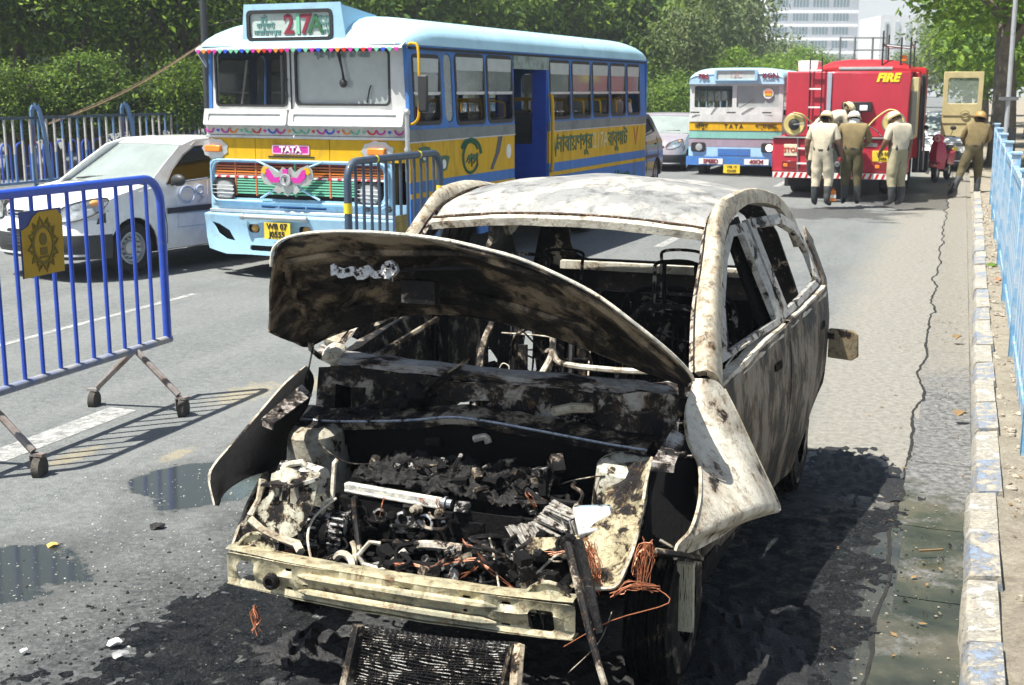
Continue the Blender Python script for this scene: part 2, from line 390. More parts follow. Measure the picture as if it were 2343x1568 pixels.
    spk = _math(nt, 'MULTIPLY', _noise(nt, 55, 5, .8, v), _math(nt, 'MULTIPLY', _math(nt, 'MAXIMUM', ch, w6), 3.0)); hgt = _math(nt, 'ADD', hgt, spk)
    n = _n(nt, 'ShaderNodeBump'); n.inputs['Distance'].default_value = .02; nt.links.new(hgt, n.inputs['Height'])
    sr = _n(nt, 'ShaderNodeMapRange'); nt.links.new(pud, sr.inputs[0]); sr.inputs[3].default_value = .75; sr.inputs[4].default_value = .012
    nt.links.new(sr.outputs[0], n.inputs['Strength']); nt.links.new(n.outputs[0], b.inputs['Normal'])
    return m
CARYAW = R_(21.5)
CAR_A = Vector((math.cos(CARYAW), -math.sin(CARYAW), 0)); CAR_B = Vector((math.sin(CARYAW), math.cos(CARYAW), 0)); CAR_O = Vector((-.39, 3.85, 0))
m_asph = ground_mat()
def strip(name, ls, d0, d1, zf, mat, nd=2, fine=None):
    m = MB(); ds = [d0+(d1-d0)*i/nd for i in range(nd+1)] if fine is None else fine
    m.loft([[RW(l, d, zf(l, d)) for l in ls] for d in ds]); return m.build(name, mat)
ls = [-42, -30, -17.4, -14, -11, -9, -7.5, -6.3, -5.2, -4.3, -3.5, -2.8, -2.2, -1.7, -1.3, -.9, -.55, -.32, -.14]
tag(strip('road', ls, -12, 420, lambda l, d: gz(l), m_asph, 60), kind='structure')
# gutter slab beside the kerb: each cracked concrete length is a piece
m_conc = M('gutter concrete', (.36, .345, .3), .85, var=.35, scale=9, dirt=.45, dcol=(.14, .13, .11), dscale=2.5, bump=.8, bscale=70)
def gutter_mat():
    m, nt, b = _new('wet gutter'); v = _vec(nt, world=True)
    mp = _n(nt, 'ShaderNodeMapping'); mp.inputs['Rotation'].default_value = (0, 0, ROAD); nt.links.new(v, mp.inputs[0])
    sep = _n(nt, 'ShaderNodeSeparateXYZ'); nt.links.new(mp.outputs[0], sep.inputs[0])
    a = _noise(nt, 3.2, 8, .7, v); f = _noise(nt, 90, 4, .7, v); md = _noise(nt, 24, 6, .75, v)
    dry = _mix(nt, .5, _ramp(nt, f, ((.3, (.15, .142, .12)), (.7, (.34, .32, .27)))), _ramp(nt, md, ((.36, (.10, .098, .09)), (.62, (.32, .30, .255)))))
    y = sep.outputs[1]
    ash = _n(nt, 'ShaderNodeMapRange'); nt.links.new(_math(nt, 'ADD', y, _math(nt, 'MULTIPLY', a, 2.5)), ash.inputs[0]); ash.inputs[1].default_value = 11.6; ash.inputs[2].default_value = 10.2
    dry = _mix(nt, _math(nt, 'MULTIPLY', ash.outputs[0], .75), dry, _ramp(nt, md, ((.38, (.035, .038, .042)), (.64, (.26, .27, .28)))))
    wr = _n(nt, 'ShaderNodeMapRange'); nt.links.new(_math(nt, 'ADD', y, _math(nt, 'MULTIPLY', a, 2.2)), wr.inputs[0]); wr.inputs[1].default_value = 8.0; wr.inputs[2].default_value = 7.5
    w = _math(nt, 'MULTIPLY', wr.outputs[0], _ramp(nt, _noise(nt, 2.2, 6, .7, v), ((.34, .25), (.46, 1))))
    c = _mix(nt, w, dry, _ramp(nt, _noise(nt, 2.4, 5, .6, v), ((.36, (.022, .025, .015)), (.5, (.05, .052, .032)), (.64, (.10, .088, .06)))))
    nt.links.new(c, b.inputs['Base Color'])
    r = _n(nt, 'ShaderNodeMapRange'); nt.links.new(w, r.inputs[0]); r.inputs[3].default_value = .9; r.inputs[4].default_value = .07; nt.links.new(r.outputs[0], b.inputs['Roughness'])
    s = _n(nt, 'ShaderNodeMapRange'); nt.links.new(w, s.inputs[0]); s.inputs[3].default_value = .9; s.inputs[4].default_value = .05
    n = _n(nt, 'ShaderNodeBump'); n.inputs['Distance'].default_value = .014; nt.links.new(_math(nt, 'ADD', md, f), n.inputs['Height']); nt.links.new(s.outputs[0], n.inputs['Strength']); nt.links.new(n.outputs[0], b.inputs['Normal'])
    return m
m_gut = gutter_mat()
gut = empty('gutter', RW(0, 0)); tag(gut, kind='structure')
gm = M('gutter bed', (.05, .05, .045), .5)
strip('gutter_bed', [-.13, .3], -12, 420, lambda l, d: -.012, m_gut).parent = gut
d = 1.5; rg = random.Random(3)
while d < 60:
    L = rg.uniform(.9, 1.7)*(1 if d < 20 else 2.5); e = rg.uniform(-.05, .05); nseg = 14
    left = [-.20+.022*(min(8, d)-4)*.5+.07*noise.noise(Vector(((d+L*i/nseg)*1.4, 2, 0)))+.018*noise.noise(Vector(((d+L*i/nseg)*6, 5, 0))) for i in range(nseg+1)]
    m = MB(); rows = []
    for i in range(nseg+1):
        dd = d+.004+(L-.008)*i/nseg; z = .001+.005*math.sin(dd*2)
        rows.append([RW(left[i], dd, -.02), RW(left[i]+.012, dd, z+.003), RW(-.09, dd, z), RW(.0, dd, z-.004), RW(.13, dd, z-.004), RW(.17, dd, z)])
    m.loft(rows); m.build('slab', m_gut, gut); d += L
m = MB(); cr_rows = []
for q in range(900):
    dd = 2+q*.04; e = -.205+.022*(min(8, dd)-4)*.5+.07*noise.noise(Vector((dd*1.4, 2, 0)))+.018*noise.noise(Vector((dd*6, 5, 0)))+.006*noise.noise(Vector((dd*23, 5, 0))); w = .006+.014*max(0, noise.noise(Vector((dd*2.2, 9, 0)))+.25); cr_rows.append([RW(e-w, dd, .0025), RW(e-.001, dd, .0035), RW(e+.008, dd, .0035)])
m.loft(cr_rows); m.build('crack_line', M('black crack grit', (.012, .012, .011), .9, var=.6, scale=60), gut)
# kerb stones
def kerb_mat(name, col):
    m, nt, b = _new(name); v = _vec(nt, world=True)
    chip = _ramp(nt, _noise(nt, 9, 9, .75, v, .4), ((.47, 0), (.56, 1))); f = _noise(nt, 60, 5, .7, v)
    c = _mix(nt, chip, _ramp(nt, f, ((.3, (.24, .22, .18)), (.7, (.44, .41, .34)))), _ramp(nt, f, ((.3, tuple(x*.8 for x in col)), (.7, col))))
    sp = _ramp(nt, _noise(nt, 26, 6, .8, v), ((.36, 1), (.45, 0)))
    c = _mix(nt, _math(nt, 'MULTIPLY', sp, .75), c, (.09, .08, .065)); nt.links.new(c, b.inputs['Base Color']); b.inputs['Roughness'].default_value = .85
    _bump(nt, b, _math(nt, 'ADD', f, chip), .7, .008); return m
mk = [kerb_mat('kerb white', (.45, .44, .40)), kerb_mat('kerb faded blue', (.22, .28, .38))]
kb = empty('kerb', RW(0, 0)); tag(kb, kind='structure'); d = 2.0; i = 0
while d < 75:
    L = (.62+rg.uniform(-.05, .05))*(1 if d < 24 else 3); off = (-.035 if d < 6.25 else 0)+rg.uniform(-.008, .008)
    l0 = .155+off+(d-4)*.006; dz = rg.uniform(-.012, .012); m = MB(); rows = []
    for k in range(6):
        dd = d+.008+(L-.016)*k/5; j = rg.uniform(-.008, .008); e = .02 if k in (0, 5) else 0
        rows.append([RW(l0+j, dd, -.05), RW(l0+j+.004, dd, .085+dz), RW(l0+.022+j, dd, .118+dz-e*.3), RW(l0+.135, dd, .124+dz+rg.uniform(-.004, .004)), RW(l0+.15, dd, .05)])
    m.loft(rows); m.add([rows[0][q] for q in range(5)], [(0, 1, 2, 3, 4)]); m.add([rows[-1][q] for q in range(5)], [(4, 3, 2, 1, 0)])
    m.build('kerb_stone', mk[i % 2], kb); d += L; i += 1
def pave_mat():
    m, nt, b = _new('dusty pavement'); v = _vec(nt, world=True)
    f = _noise(nt, 55, 5, .75, v); g = _noise(nt, 5, 8, .72, v, .3)
    c = _mix(nt, .5, _ramp(nt, f, ((.28, (.13, .115, .09)), (.5, (.29, .26, .205)), (.72, (.46, .42, .34)))), _ramp(nt, g, ((.35, (.13, .11, .08)), (.5, (.3, .265, .2)), (.65, (.42, .38, .3)))))
    nt.links.new(c, b.inputs['Base Color']); b.inputs['Roughness'].default_value = .95; _bump(nt, b, _math(nt, 'ADD', f, g), 1, .02); return m
m_pave = pave_mat()
def pz(l, d): return .085+.03*noise.noise(Vector((l*3, d*2.2, 1)))+.03*max(0, noise.noise(Vector((l*6, d*5, 4))))
fd = [2+i*.12 for i in range(220)]+[28.5+i*4 for i in range(90)]
pv = strip('pavement', [.24, .3, .36, .42, .48, .56, .66, .8, 1.0, 1.4, 2, 3.5, 7, 14, 40], 0, 1, pz, m_pave, fine=fd); tag(pv, kind='structure')
# lane markings: worn paint sheets, each dash its own
def paint_mat():
    m, nt, b = _new('worn road paint'); v = _vec(nt, world=True)
    b.inputs['Base Color'].default_value = (.62, .62, .6, 1); b.inputs['Roughness'].default_value = .8
    nt.links.new(_ramp(nt, _noise(nt, 16, 9, .78, v, .3), ((.38, .05), (.58, .55))), b.inputs['Alpha']); return m
m_paint = paint_mat()
mk_root = empty('lane_marking', RG(-4, 5)); tag(mk_root, kind='structure')
def dash(l, d0, d1, w, mat=m_paint):
    m = MB(); n = 6; m.loft([[RG(l-w/2, d0+(d1-d0)*i/n, .005)-mk_root.location, RG(l+w/2, d0+(d1-d0)*i/n, .005)-mk_root.location] for i in range(n+1)])
    m.build('dash', mat, mk_root)
dash(-4.87, 4.9, 6.5, .2); dash(-4.9, 1.4, 3.2, .2)
for k in range(6): dash(-6.95, 7.7+k*4.9, 10.5+k*4.9, .07)
for k in range(9): dash(-3.6, 10.5+k*5.5, 12.9+k*5.5, .13)
for k in range(8): dash(-9.3, 11+k*6, 14+k*6, .12)
# ------------------------------------------------------------------ the burnt hatchback
b_ash = burnt('ash white metal', .20, .42, (.56, .53, .44), scale=3.8, rough=.5, soft=1.9)
b_roof = burnt('scorched roof metal', .02, .12, (.36, .345, .31), (.11, .10, .09), scale=3.4, rough=.5)
b_cream = burnt('cream burnt primer', .12, .5, (.49, .45, .35), scale=5.5, rough=.55, soft=2.2)
b_beam = burnt('yellowed beam metal', .16, .5, (.46, .415, .275), scale=4.5, rough=.34, metal=.25, bump=.3)
b_door = burnt('grey scorched door metal', .50, .5, (.20, .20, .18), (.035, .034, .032), scale=4.4, rough=.6, stretch=(1, 1.2, .5), soft=2.6)
b_dark = burnt('sooted metal', .92, .1, (.3, .28, .24), (.009, .009, .010), scale=5, rough=.55)
b_mid = burnt('half sooted metal', .64, .3, (.36, .34, .28), (.011, .011, .012), scale=7, rough=.5, soft=2)
b_hood = burnt('sooted bonnet skin', .50, .25, (.27, .23, .165), (.010, .010, .010), scale=2.6, rough=.5, soft=2.6)
b_soot = M('dead black soot', (.006, .006, .0065), .85, spec=.15, bump=.6, bscale=45)
b_cast = burnt('burnt cast alloy', .68, .08, (.42, .42, .41), (.014, .014, .015), scale=20, rough=.45, metal=.3, bump=1)
b_alu = M('bare melted aluminium', (.72, .73, .75), .32, .6, dirt=.15, dscale=8)
m_copper = M('stripped copper wire', (.34, .125, .06), .42, .35, var=.35, scale=30)
def crumple(o, amp=.006, freq=5, seed=0):
    for v in o.data.vertices:
        n = noise.noise_vector(v.co*freq+Vector((seed, 0, 0))); v.co += n*amp
    return o
car = empty('burnt_car', CAR_O, CARYAW, 'burnt-out small hatchback shell with raised bonnet standing in the foreground by the kerb', 'burnt car')
def CP(px, py, v=None, h=None, u=None):
    """photo point -> point in the wreck's own frame on its plane y=v, z=h or x=u"""
    r = ray(px, py); C = Vector((0, 0, H))
    if h is not None: t = (h-H)/r.z
    elif u is not None: t = (u-(C-CAR_O).dot(CAR_A))/r.dot(CAR_A)
    else: t = (v-(C-CAR_O).dot(CAR_B))/r.dot(CAR_B)
    p = C+r*t-CAR_O
    return Vector((p.dot(CAR_A), p.dot(CAR_B), p.z))
MX = -.045
def mir(p): return Vector((2*MX-p[0], p[1], p[2]))
# roof side rails and A pillars
railsR = [[(1588, 852, 1.12), (1618, 846, 1.10), (1640, 858, 1.14), (1654, 884, 1.2)],
          [(1590, 714, 1.38), (1612, 702, 1.37), (1636, 704, 1.40), (1650, 716, 1.47)],
          [(1606, 600, 1.62), (1624, 588, 1.61), (1644, 590, 1.63), (1656, 604, 1.68)],
          [(1617, 515, 1.8), (1632, 482, 1.84), (1650, 476, 1.86), (1664, 528, 1.86)],
          [(1640, 478, 2.0), (1658, 450, 2.05), (1684, 446, 2.06), (1692, 482, 2.08)],
          [(1676, 450, 2.3), (1698, 436, 2.38), (1722, 432, 2.4), (1730, 464, 2.4)],
          [(1725, 444, 2.7), (1752, 440, 2.78), (1776, 446, 2.8), (1777, 472, 2.8)],
          [(1768, 455, 3.02), (1792, 465, 3.06), (1812, 486, 3.08), (1809, 512, 3.0)],
          [(1795, 480, 3.2), (1816, 520, 3.24), (1836, 550, 3.24), (1828, 566, 3.14)]]
rows = [[CP(x, y, v) for x, y, v in r] for r in railsR]
def resample(rows, n=4):
    cols = list(zip(*rows)); cols = [spline(c, n) for c in cols]; return [list(r) for r in zip(*cols)]
rr = resample(rows)
def mk_rail(nm, rows, mat):
    m = MB(); m.loft([[p for p in spline(r, 3)] for r in rows], .03); o = m.build(nm, mat, car)
    inner = [r[0] if r[0].x > MX and nm or False else r[-1] for r in rows]; cen = [r[1] for r in rows]
    m = MB(); m.loft([[p+Vector((0, -.003, 0)), p.lerp(c, -.35)+Vector((0, .004, 0)), p.lerp(c, -.35)+Vector((0, .012, 0))] for p, c in zip(inner[:14], cen[:14])], .004); m.build('weld_flange', burnt('mottled flange', .45, .5, (.5, .46, .4), scale=16), o)
    m = MB(); m.tube([p+Vector((0, -.004, 0)) for p in inner[:14]], .004, 5); m.build('seam', b_dark, o)
    return o
crumple(mk_rail('roof_rail', rr, b_cream), .004, 9)
rl = [[mir(p) for p in reversed(r)] for r in rr]
crumple(mk_rail('roof_rail', rl, b_cream), .004, 9, 5)
# roof skin: between the inner seams of both rails
m = MB(); grid = []
seam = [r[0] for r in rr][12:]
for i, p in enumerate(seam):
    a = mir(p); row = []
    for k in range(25):
        t = k/24; q = a.lerp(p, t); s = 1-(2*t-1)**2
        f = i/(len(seam)-1)
        q = q+Vector((0, -.05*s*(1 if i == 0 else max(0, 1-i/3)), .075*s*(.35+.65*math.sin(math.pi*min(1, .12+f*.7)))-.012+.012*min(1, i/2)))
        row.append(q)
    grid.append(row)
m.loft([list(g) for g in grid], .01); roof = m.build('roof', b_roof, car); crumple(roof, .012, 3.2)
m = MB()                                          # header flange under the seam
m.loft([[q+Vector((0, -.018, -.018)) for q in grid[0]], [q+Vector((0, -.036, -.024)) for q in grid[0]], [q+Vector((0, -.03, -.052)) for q in grid[0]]], .012)
crumple(m.build('windscreen_header', b_ash, car), .004, 12)
m = MB(); m.tube([q+Vector((0, -.008, -.004)) for q in grid[0]], .008, 5)
for sgn in (0, 1): m.tube([(mir(p) if sgn else p)+Vector((0, 0, .006)) for p in seam], .006, 5)
m.build('seam_channel', burnt('scaled seam', .75, .8, (.3, .2, .14), scale=30), roof)
p = CP(1297, 472, 2.0); m = MB(); m.lathe(p-Vector((0, 0, .012)), (0, .1, 1), [(0, .038), (.012, .034), (.02, .02), (.022, 0)], 12); m.box(p.x-.03, p.x+.01, p.y-.02, p.y+.02, p.z, p.z+.022)
crumple(m.build('aerial_base', b_mid, roof), .006, 30)
# body sides
def wid(y): 
    pts = [(0.9, .775), (1.2, .785), (1.9, .835), (2.6, .90), (3.0, .925), (3.3, .90), (3.5, .78)]
    for (a, b), (c, d) in zip(pts, pts[1:]):
        if y <= c: return b+(d-b)*max(0, (y-a))/(c-a)
    return .74
def belt(y): return .935+(y-1.25)*.075
def side(y, z, off=0):
    x = wid(y)
    if z > belt(y): x -= (z-belt(y))*(.34+.05*(y-1.2))
    else: x += .022*math.sin(min(1, (belt(y)-z)/.6)*math.pi)-.05*max(0, (.45-z))/.25
    return x+off
def sidefn(sg, off): 
    return lambda y, z: (MX+sg*(side(y, z, off)-MX*1.0*(1 if sg > 0 else 0)), y, z) if sg > 0 else (2*MX-side(y, z, off), y, z)
def sf(sg, off=0):
    if sg > 0: return lambda y, z: (side(y, z, off), y, z)
    return lambda y, z: (2*MX-side(y, z, off), y, z)
for sg in (1, -1):
    th = .012*sg
    fr = [(1.18, .22), (2.19, .22), (2.25, .6), (2.27, belt(2.27)), (1.9, belt(1.9)), (1.5, belt(1.5)-.01), (1.19, .93)]
    rd = [(2.21, .22), (2.62, .22), (2.72, .42), (2.9, .62), (3.06, .72), (3.1, belt(3.1)), (2.7, belt(2.7)), (2.29, belt(2.29)), (2.27, .6)]
    mats = b_door if sg > 0 else b_dark
    m = MB(); m.panel(fr, [rrect(2.0, 2.12, .84, .88, .015)], sf(sg, .004), th, .09); fd_ = crumple(m.build('front_door', mats, car), .006, 5, sg)
    m = MB(); m.panel(rd, [rrect(2.86, 2.97, .88, .92, .015)], sf(sg, .004), th, .09); rd_ = crumple(m.build('rear_door', mats, car), .006, 5, sg+3)
    m = MB()                                       # inner door shell and sill ledge along the belt
    for a, b in ((1.22, 2.24), (2.3, 3.06)):
        N = 12; f = sf(sg); L = []
        for i in range(N+1):
            y = a+(b-a)*i/N; x0 = f(y, belt(y))[0]; L.append([Vector((x0+.004*sg, y, belt(y)-.03)), Vector((x0-.004*sg, y, belt(y)+.006)), Vector((x0-.05*sg, y, belt(y)+.004)), Vector((x0-.075*sg, y, belt(y)-.05)), Vector((x0-.08*sg, y, .4))])
        m.loft(L, .004)
    crumple(m.build('door_ledge', b_ash if sg > 0 else b_mid, fd_), .006, 14)
    # rear quarter with wheel arch and the opening frame
    ar = [(3.02+.345*math.cos(R_(a)), .32+.345*math.sin(R_(a))) for a in range(185, -1, -15)]
    rq = [(2.64, .22)]+ar+[(3.42, .36), (3.5, .6), (3.5, .95), (3.42, 1.12), (3.3, 1.28), (3.2, 1.36), (3.1, 1.3), (3.14, 1.12), (3.11, .72), (2.95, .63), (2.76, .45)]
    m = MB(); m.panel(rq, [], sf(sg, 0), th, .09); crumple(m.build('rear_quarter', mats, car), .006, 6, sg+7)
    # door window frames
    wf = [(1.32, 1.0), (2.3, 1.02), (2.22, 1.47), (2.0, 1.475), (1.78, 1.38), (1.55, 1.22)]
    wfi = [(1.47, 1.025), (2.2, 1.045), (2.14, 1.425), (2.0, 1.43), (1.82, 1.345), (1.62, 1.2)]
    wr = [(2.31, 1.03), (3.12, 1.1), (3.12, 1.26), (2.98, 1.40), (2.8, 1.46), (2.26, 1.48)]
    wri = [(2.385, 1.065), (3.03, 1.12), (3.05, 1.24), (2.93, 1.36), (2.76, 1.415), (2.34, 1.435)]
    gf = b_mid if sg < 0 else burnt('grey frame metal', .4, .12, (.36, .36, .34), scale=8)
    m = MB(); m.panel(wf, [wfi], sf(sg, -.015), .03*sg, .08); m.build('window_frame', gf, fd_)
    m = MB(); m.panel(wr, [wri], sf(sg, -.015), .03*sg, .08); m.build('window_frame', gf, rd_)
    m = MB(); f = sf(sg, -.09)
    m.loft([[Vector(f(2.17+k*.11+.02*math.sin(j*.5), .3+j*.118))+Vector((.03*sg*(k % 2), 0, 0)) for k in range(3)] for j in range(11)], .02*sg); m.build('b_pillar', b_dark, car)
    m = MB(); m.box(*sorted((f(1.3, .3)[0]-.05, f(1.3, .3)[0]+.09)), 1.15, 2.75, .16, .26); crumple(m.build('door_sill', b_dark, car), .01, 6)
# fuel flap standing open on the right rear quarter
fp = [CP(1896, 752, 3.1), CP(1948, 757, 3.12), CP(1962, 768, 3.12), CP(1962, 818, 3.12), CP(1948, 826, 3.12), CP(1893, 818, 3.1)]
m = MB(); n = len(fp); fb = [p+Vector((.004, .022, 0)) for p in fp]; m.add(fp+fb, [tuple(range(n)), tuple(range(2*n-1, n-1, -1))]+[(i, n+i, n+(i+1) % n, (i+1) % n) for i in range(n)])
fl = m.build('fuel_flap', burnt('tan flap', .35, .4, (.20, .165, .10), scale=9), car, bevel=.004)
m = MB(); m.beam(fp[0]+Vector((-.1, .0, -.03)), fp[0]+Vector((.03, .012, -.04)), .03, .03); m.build('hinge', b_dark, fl)
# tailgate with the open rear window
def tg(x, z): return (x, 3.5-max(0, z-.95)*.32-.10*abs(x-MX)**2, z)
m = MB(); m.panel([(-.78, .4), (.7, .4), (.75, .9), (.62, 1.3), (.5, 1.5), (-.6, 1.5), (-.72, 1.3), (-.84, .9)], [rrect(-.56, .47, 1.1, 1.42, .1, 4)], tg, .012, .12)
m.build('tailgate', b_dark, car)
m = MB(); m.beam((-.6, 3.36, 1.075), (.5, 3.36, 1.075), .05, .045); m.build('rear_window_sill', b_ash, car)
m = MB(); m.box(-.62, .55, 3.08, 3.1, .45, .98); crumple(m.build('rear_seat_back', b_dark, car), .02, 5)
m = MB(); m.box(-.8, .72, .95, 3.45, .15, .19); crumple(m.build('floor_pan', b_soot, car), .02, 4)
# fenders
fR = [[(1590, 868, 1.06), (1618, 868, 1.06), (1642, 874, 1.12), (1658, 890, 1.16)],
      [(1571, 925, .98), (1612, 945, 1.0), (1660, 955, 1.06), (1686, 945, 1.16)],
      [(1576, 1000, .84), (1622, 1022, .88), (1682, 1030, .98), (1716, 1010, 1.18)],
      [(1602, 1060, .70), (1648, 1080, .78), (1712, 1090, .92), (1746, 1075, 1.2)],
      [(1606, 1115, .58), (1658, 1128, .68), (1734, 1135, .86), (1772, 1130, 1.22)],
      [(1600, 1165, .48), (1652, 1172, .58), (1738, 1165, .8), (1784, 1166, 1.24)],
      [(1582, 1215, .40), (1632, 1208, .5), (1700, 1192, .74), (1755, 1176, 1.1)],
      [(1553, 1247, .35), (1592, 1236, .42), (1640, 1222, .62), (1690, 1198, .9)],
      [(1548, 1280, .34), (1575, 1266, .4), (1610, 1250, .5), (1645, 1230, .66)]]
fr = resample([[CP(*p) for p in r] for r in fR], 4); fr = [spline(r, 4) for r in fr]
m = MB(); m.loft(fr, -.014); fend = crumple(m.build('front_fender', b_ash, car), .007, 6)
m = MB(); m.tube([r[0]+Vector((-.004, -.004, 0)) for r in fr][6:], .006, 5); m.tube([r[-1] for r in fr], .005, 5); m.build('rolled_edge', b_cream, fend)
# left fender, seen from its sooted inside
fL = [[(700, 842, .98), (708, 850, .96), (716, 872, .93), (700, 930, .9)],
      [(655, 878, .80), (670, 900, .78), (680, 935, .78), (665, 985, .76)],
      [(602, 938, .62), (618, 960, .60), (632, 1000, .60), (640, 1040, .6)],
      [(545, 1006, .42), (565, 1025, .40), (590, 1045, .42), (612, 1075, .46)],
      [(500, 1055, .28), (520, 1070, .28), (548, 1080, .30), (572, 1090, .34)],
      [(481, 1088, .20), (498, 1098, .20), (518, 1104, .22), (540, 1108, .24)],
      [(486, 1125, .17), (496, 1130, .17), (504, 1132, .18), (512, 1132, .19)],
      [(494, 1158, .15), (498, 1158, .15), (500, 1158, .15), (502, 1156, .15)]]
fl_ = resample([[CP(*p) for p in r] for r in fL], 3); fl_ = [spline(r, 3) for r in fl_]
m = MB(); m.loft(fl_, .008); crumple(m.build('front_fender', b_soot, car), .005, 8)
m = MB(); m.tube([r[0]+Vector((0, -.004, .003)) for r in fl_], .0065, 5); m.build('rolled_edge', b_ash, car)
# bonnet
F = [(622, 612, .44), (628, 570, .43), (662, 545, .42), (740, 533, .42), (860, 534, .42), (1000, 548, .42), (1110, 572, .42), (1210, 602, .43), (1350, 668, .46), (1450, 740, .5), (1530, 805, .56), (1575, 850, .64), (1588, 872, .76)]
Rr = [(614, 755, .66), (640, 768, .78), (672, 780, .9), (704, 790, .98), (760, 765, 1.03), (850, 735, 1.07), (950, 716, 1.1), (1080, 722, 1.1), (1240, 760, 1.1), (1370, 806, 1.1), (1470, 846, 1.08), (1545, 872, 1.04), (1578, 884, .98)]
fc = spline([CP(*p) for p in F], 4); rc = spline([CP(*p) for p in Rr], 4)
rows = []; NC = len(fc)
for j in range(15):
    t = j/14; row = []
    for i in range(NC):
        q = fc[i].lerp(rc[i], t); s = math.sin(math.pi*t); e = math.sin(math.pi*min(1, max(0, i/(NC-1))))
        row.append(q+Vector((0, .05*s*e, .065*s*e)))
    rows.append(row)
m = MB(); m.loft(rows, .009); bon = crumple(m.build('bonnet', b_hood, car), .01, 4.5)
m = MB(); m.tube([p+Vector((0, -.005, .004)) for p in fc], .006, 6); m.build('leading_edge', burnt('sunlit lip tone', .06, .3, (.66, .61, .5), scale=9), bon)  # paler lip colour carries the sunlit rim of the bonnet
m = MB(); m.tube([p+Vector((0, 0, -.003)) for p in rc], .006, 5); m.build('rear_flange', b_mid, bon)
def onb(i, j): return rows[j][i]
m = MB()                                            # pressed stiffening ribs on the underside
for pts in ([(14, 2), (17, 5), (18, 9), (16, 12)], [(24, 2), (22, 6), (22, 10)], [(30, 3), (34, 7), (38, 11)], [(8, 3), (8, 7), (11, 11)], [(6, 4), (20, 3), (32, 3), (42, 5)], [(13, 11), (24, 12), (36, 11)]):
    m.tube([onb(int(p.x), min(14, int(p.y)))+Vector((0, -.012, -.012)) for p in spline([(a, b, 0) for a, b in pts], 6)], .016, 6)
crumple(m.build('stiffening_rib', b_hood, bon), .012, 9)
m = MB(); l0, l1 = CP(762, 618, .50), CP(905, 618, .49); l2 = CP(1090, 612, .50)
m.loft([[(l0.x+(l1.x-l0.x)*k/14, l0.y-.004-.014*((k//2) % 2), l0.z+dz*(1-.25*((k//3) % 2))+.006*math.sin(k*1.7)) for dz in (-.022, -.006, .012, .02)] for k in range(15)], .006)
for k in (2, 6, 9, 12): x = l0.x+(l1.x-l0.x)*k/14; m.ell((x, l0.y-.016, l0.z+.004), (.012, .008, .009), 7, 5, .3)
m.lathe(l1+Vector((-.015, -.01, 0)), (0, -1, .2), [(0, .036), (.02, .032), (.026, .012), (.05, .01), (.05, 0)], 10)
crumple(m.build('latch_bracket', burnt('melted bracket', .42, .1, (.62, .63, .65), scale=26, metal=.4, rough=.3), bon), .01, 26)
m = MB(); m.beam(l1, l2, .01, .012); m.box(l1.x+.02, l1.x+.15, l0.y-.01, l0.y+.03, l0.z-.1, l0.z-.02); m.build('latch_plate', b_dark, bon)
for a, b, c in (((700, 700), (712, 800), .98), ((1545, 820), (1560, 905), .98)):
    m = MB(); p, q = CP(*a, c), CP(*b, c); m.tube([p, p.lerp(q, .5)+Vector((.02, 0, .01)), q, q+Vector((.01, .05, -.04))], .012, 6); m.beam(p, q, .028, .01); m.build('bonnet_hinge', b_dark, car)
m = MB(); m.tube([CP(716, 795, .95), CP(703, 860, .9), CP(694, 945, .86)], .004, 5); m.build('stay_cable', b_mid, car)
# cowl tube and scuttle panel
ck = spline([CP(735, 800, 1.1), CP(780, 815, 1.08), CP(900, 828, 1.06), CP(1100, 851, 1.05), CP(1300, 868, 1.05), CP(1450, 884, 1.06), CP(1545, 886, 1.1), CP(1590, 880, 1.14)], 6)
m = MB(); L = []
for k, c in enumerate(ck):
    r = .034*(1 if k > 5 else 1.25); L.append([c+Vector((0, .05, .0)), c+Vector((0, .02, .018)), c+Vector((0, -.012, .016)), c+Vector((0, -.034, 0)), c+Vector((0, -.036, -.03))])
m.loft(L, .006); crumple(m.build('cowl_panel', burnt('blue grey cowl', .42, .3, (.42, .43, .44), scale=5, soft=2, stretch=(.6, 2, 2)), car), .008, 14)
m = MB(); m.lathe(CP(765, 812, 1.06), (.3, -1, .2), [(-.05, .05), (.0, .045), (.03, .03), (.04, .0)], 10); crumple(m.build('cowl_end', b_ash, car), .014, 18)
def P2(px, py): q = CP(px, py, 1.0); return (q.x, q.z)
out = [P2(735, 835), P2(738, 940), P2(1000, 972), P2(1250, 1000), P2(1520, 1030), P2(1570, 935), P2(1545, 905), P2(1300, 893), P2(1100, 878), P2(900, 855)]
def hole(pts): return [P2(*p) for p in pts]
holes = [hole([(1278, 968), (1345, 975), (1360, 955), (1358, 932), (1290, 925), (1268, 940)]),
         hole([(770, 880), (830, 888), (832, 930), (775, 925)]), hole([(860, 892), (925, 900), (940, 935), (865, 938)]),
         hole([(1000, 905), (1130, 918), (1110, 960), (1010, 950)])]
m = MB(); m.panel(list(reversed(out)), holes, lambda x, z: (x, 1.0+.04*math.sin(x*9)+(z-.85)*.25, z), .008, .06)
crumple(m.build('scuttle_panel', burnt('patchy scuttle', .63, .35, (.42, .41, .37), scale=5, soft=1.8), car), .02, 9)
m = MB(); a, b = CP(1268, 942, .96), CP(1358, 934, .96); m.tube([a, a.lerp(b, .5)+Vector((0, -.02, .012)), b], .02, 8); m.build('vent_lip', b_cream, car)
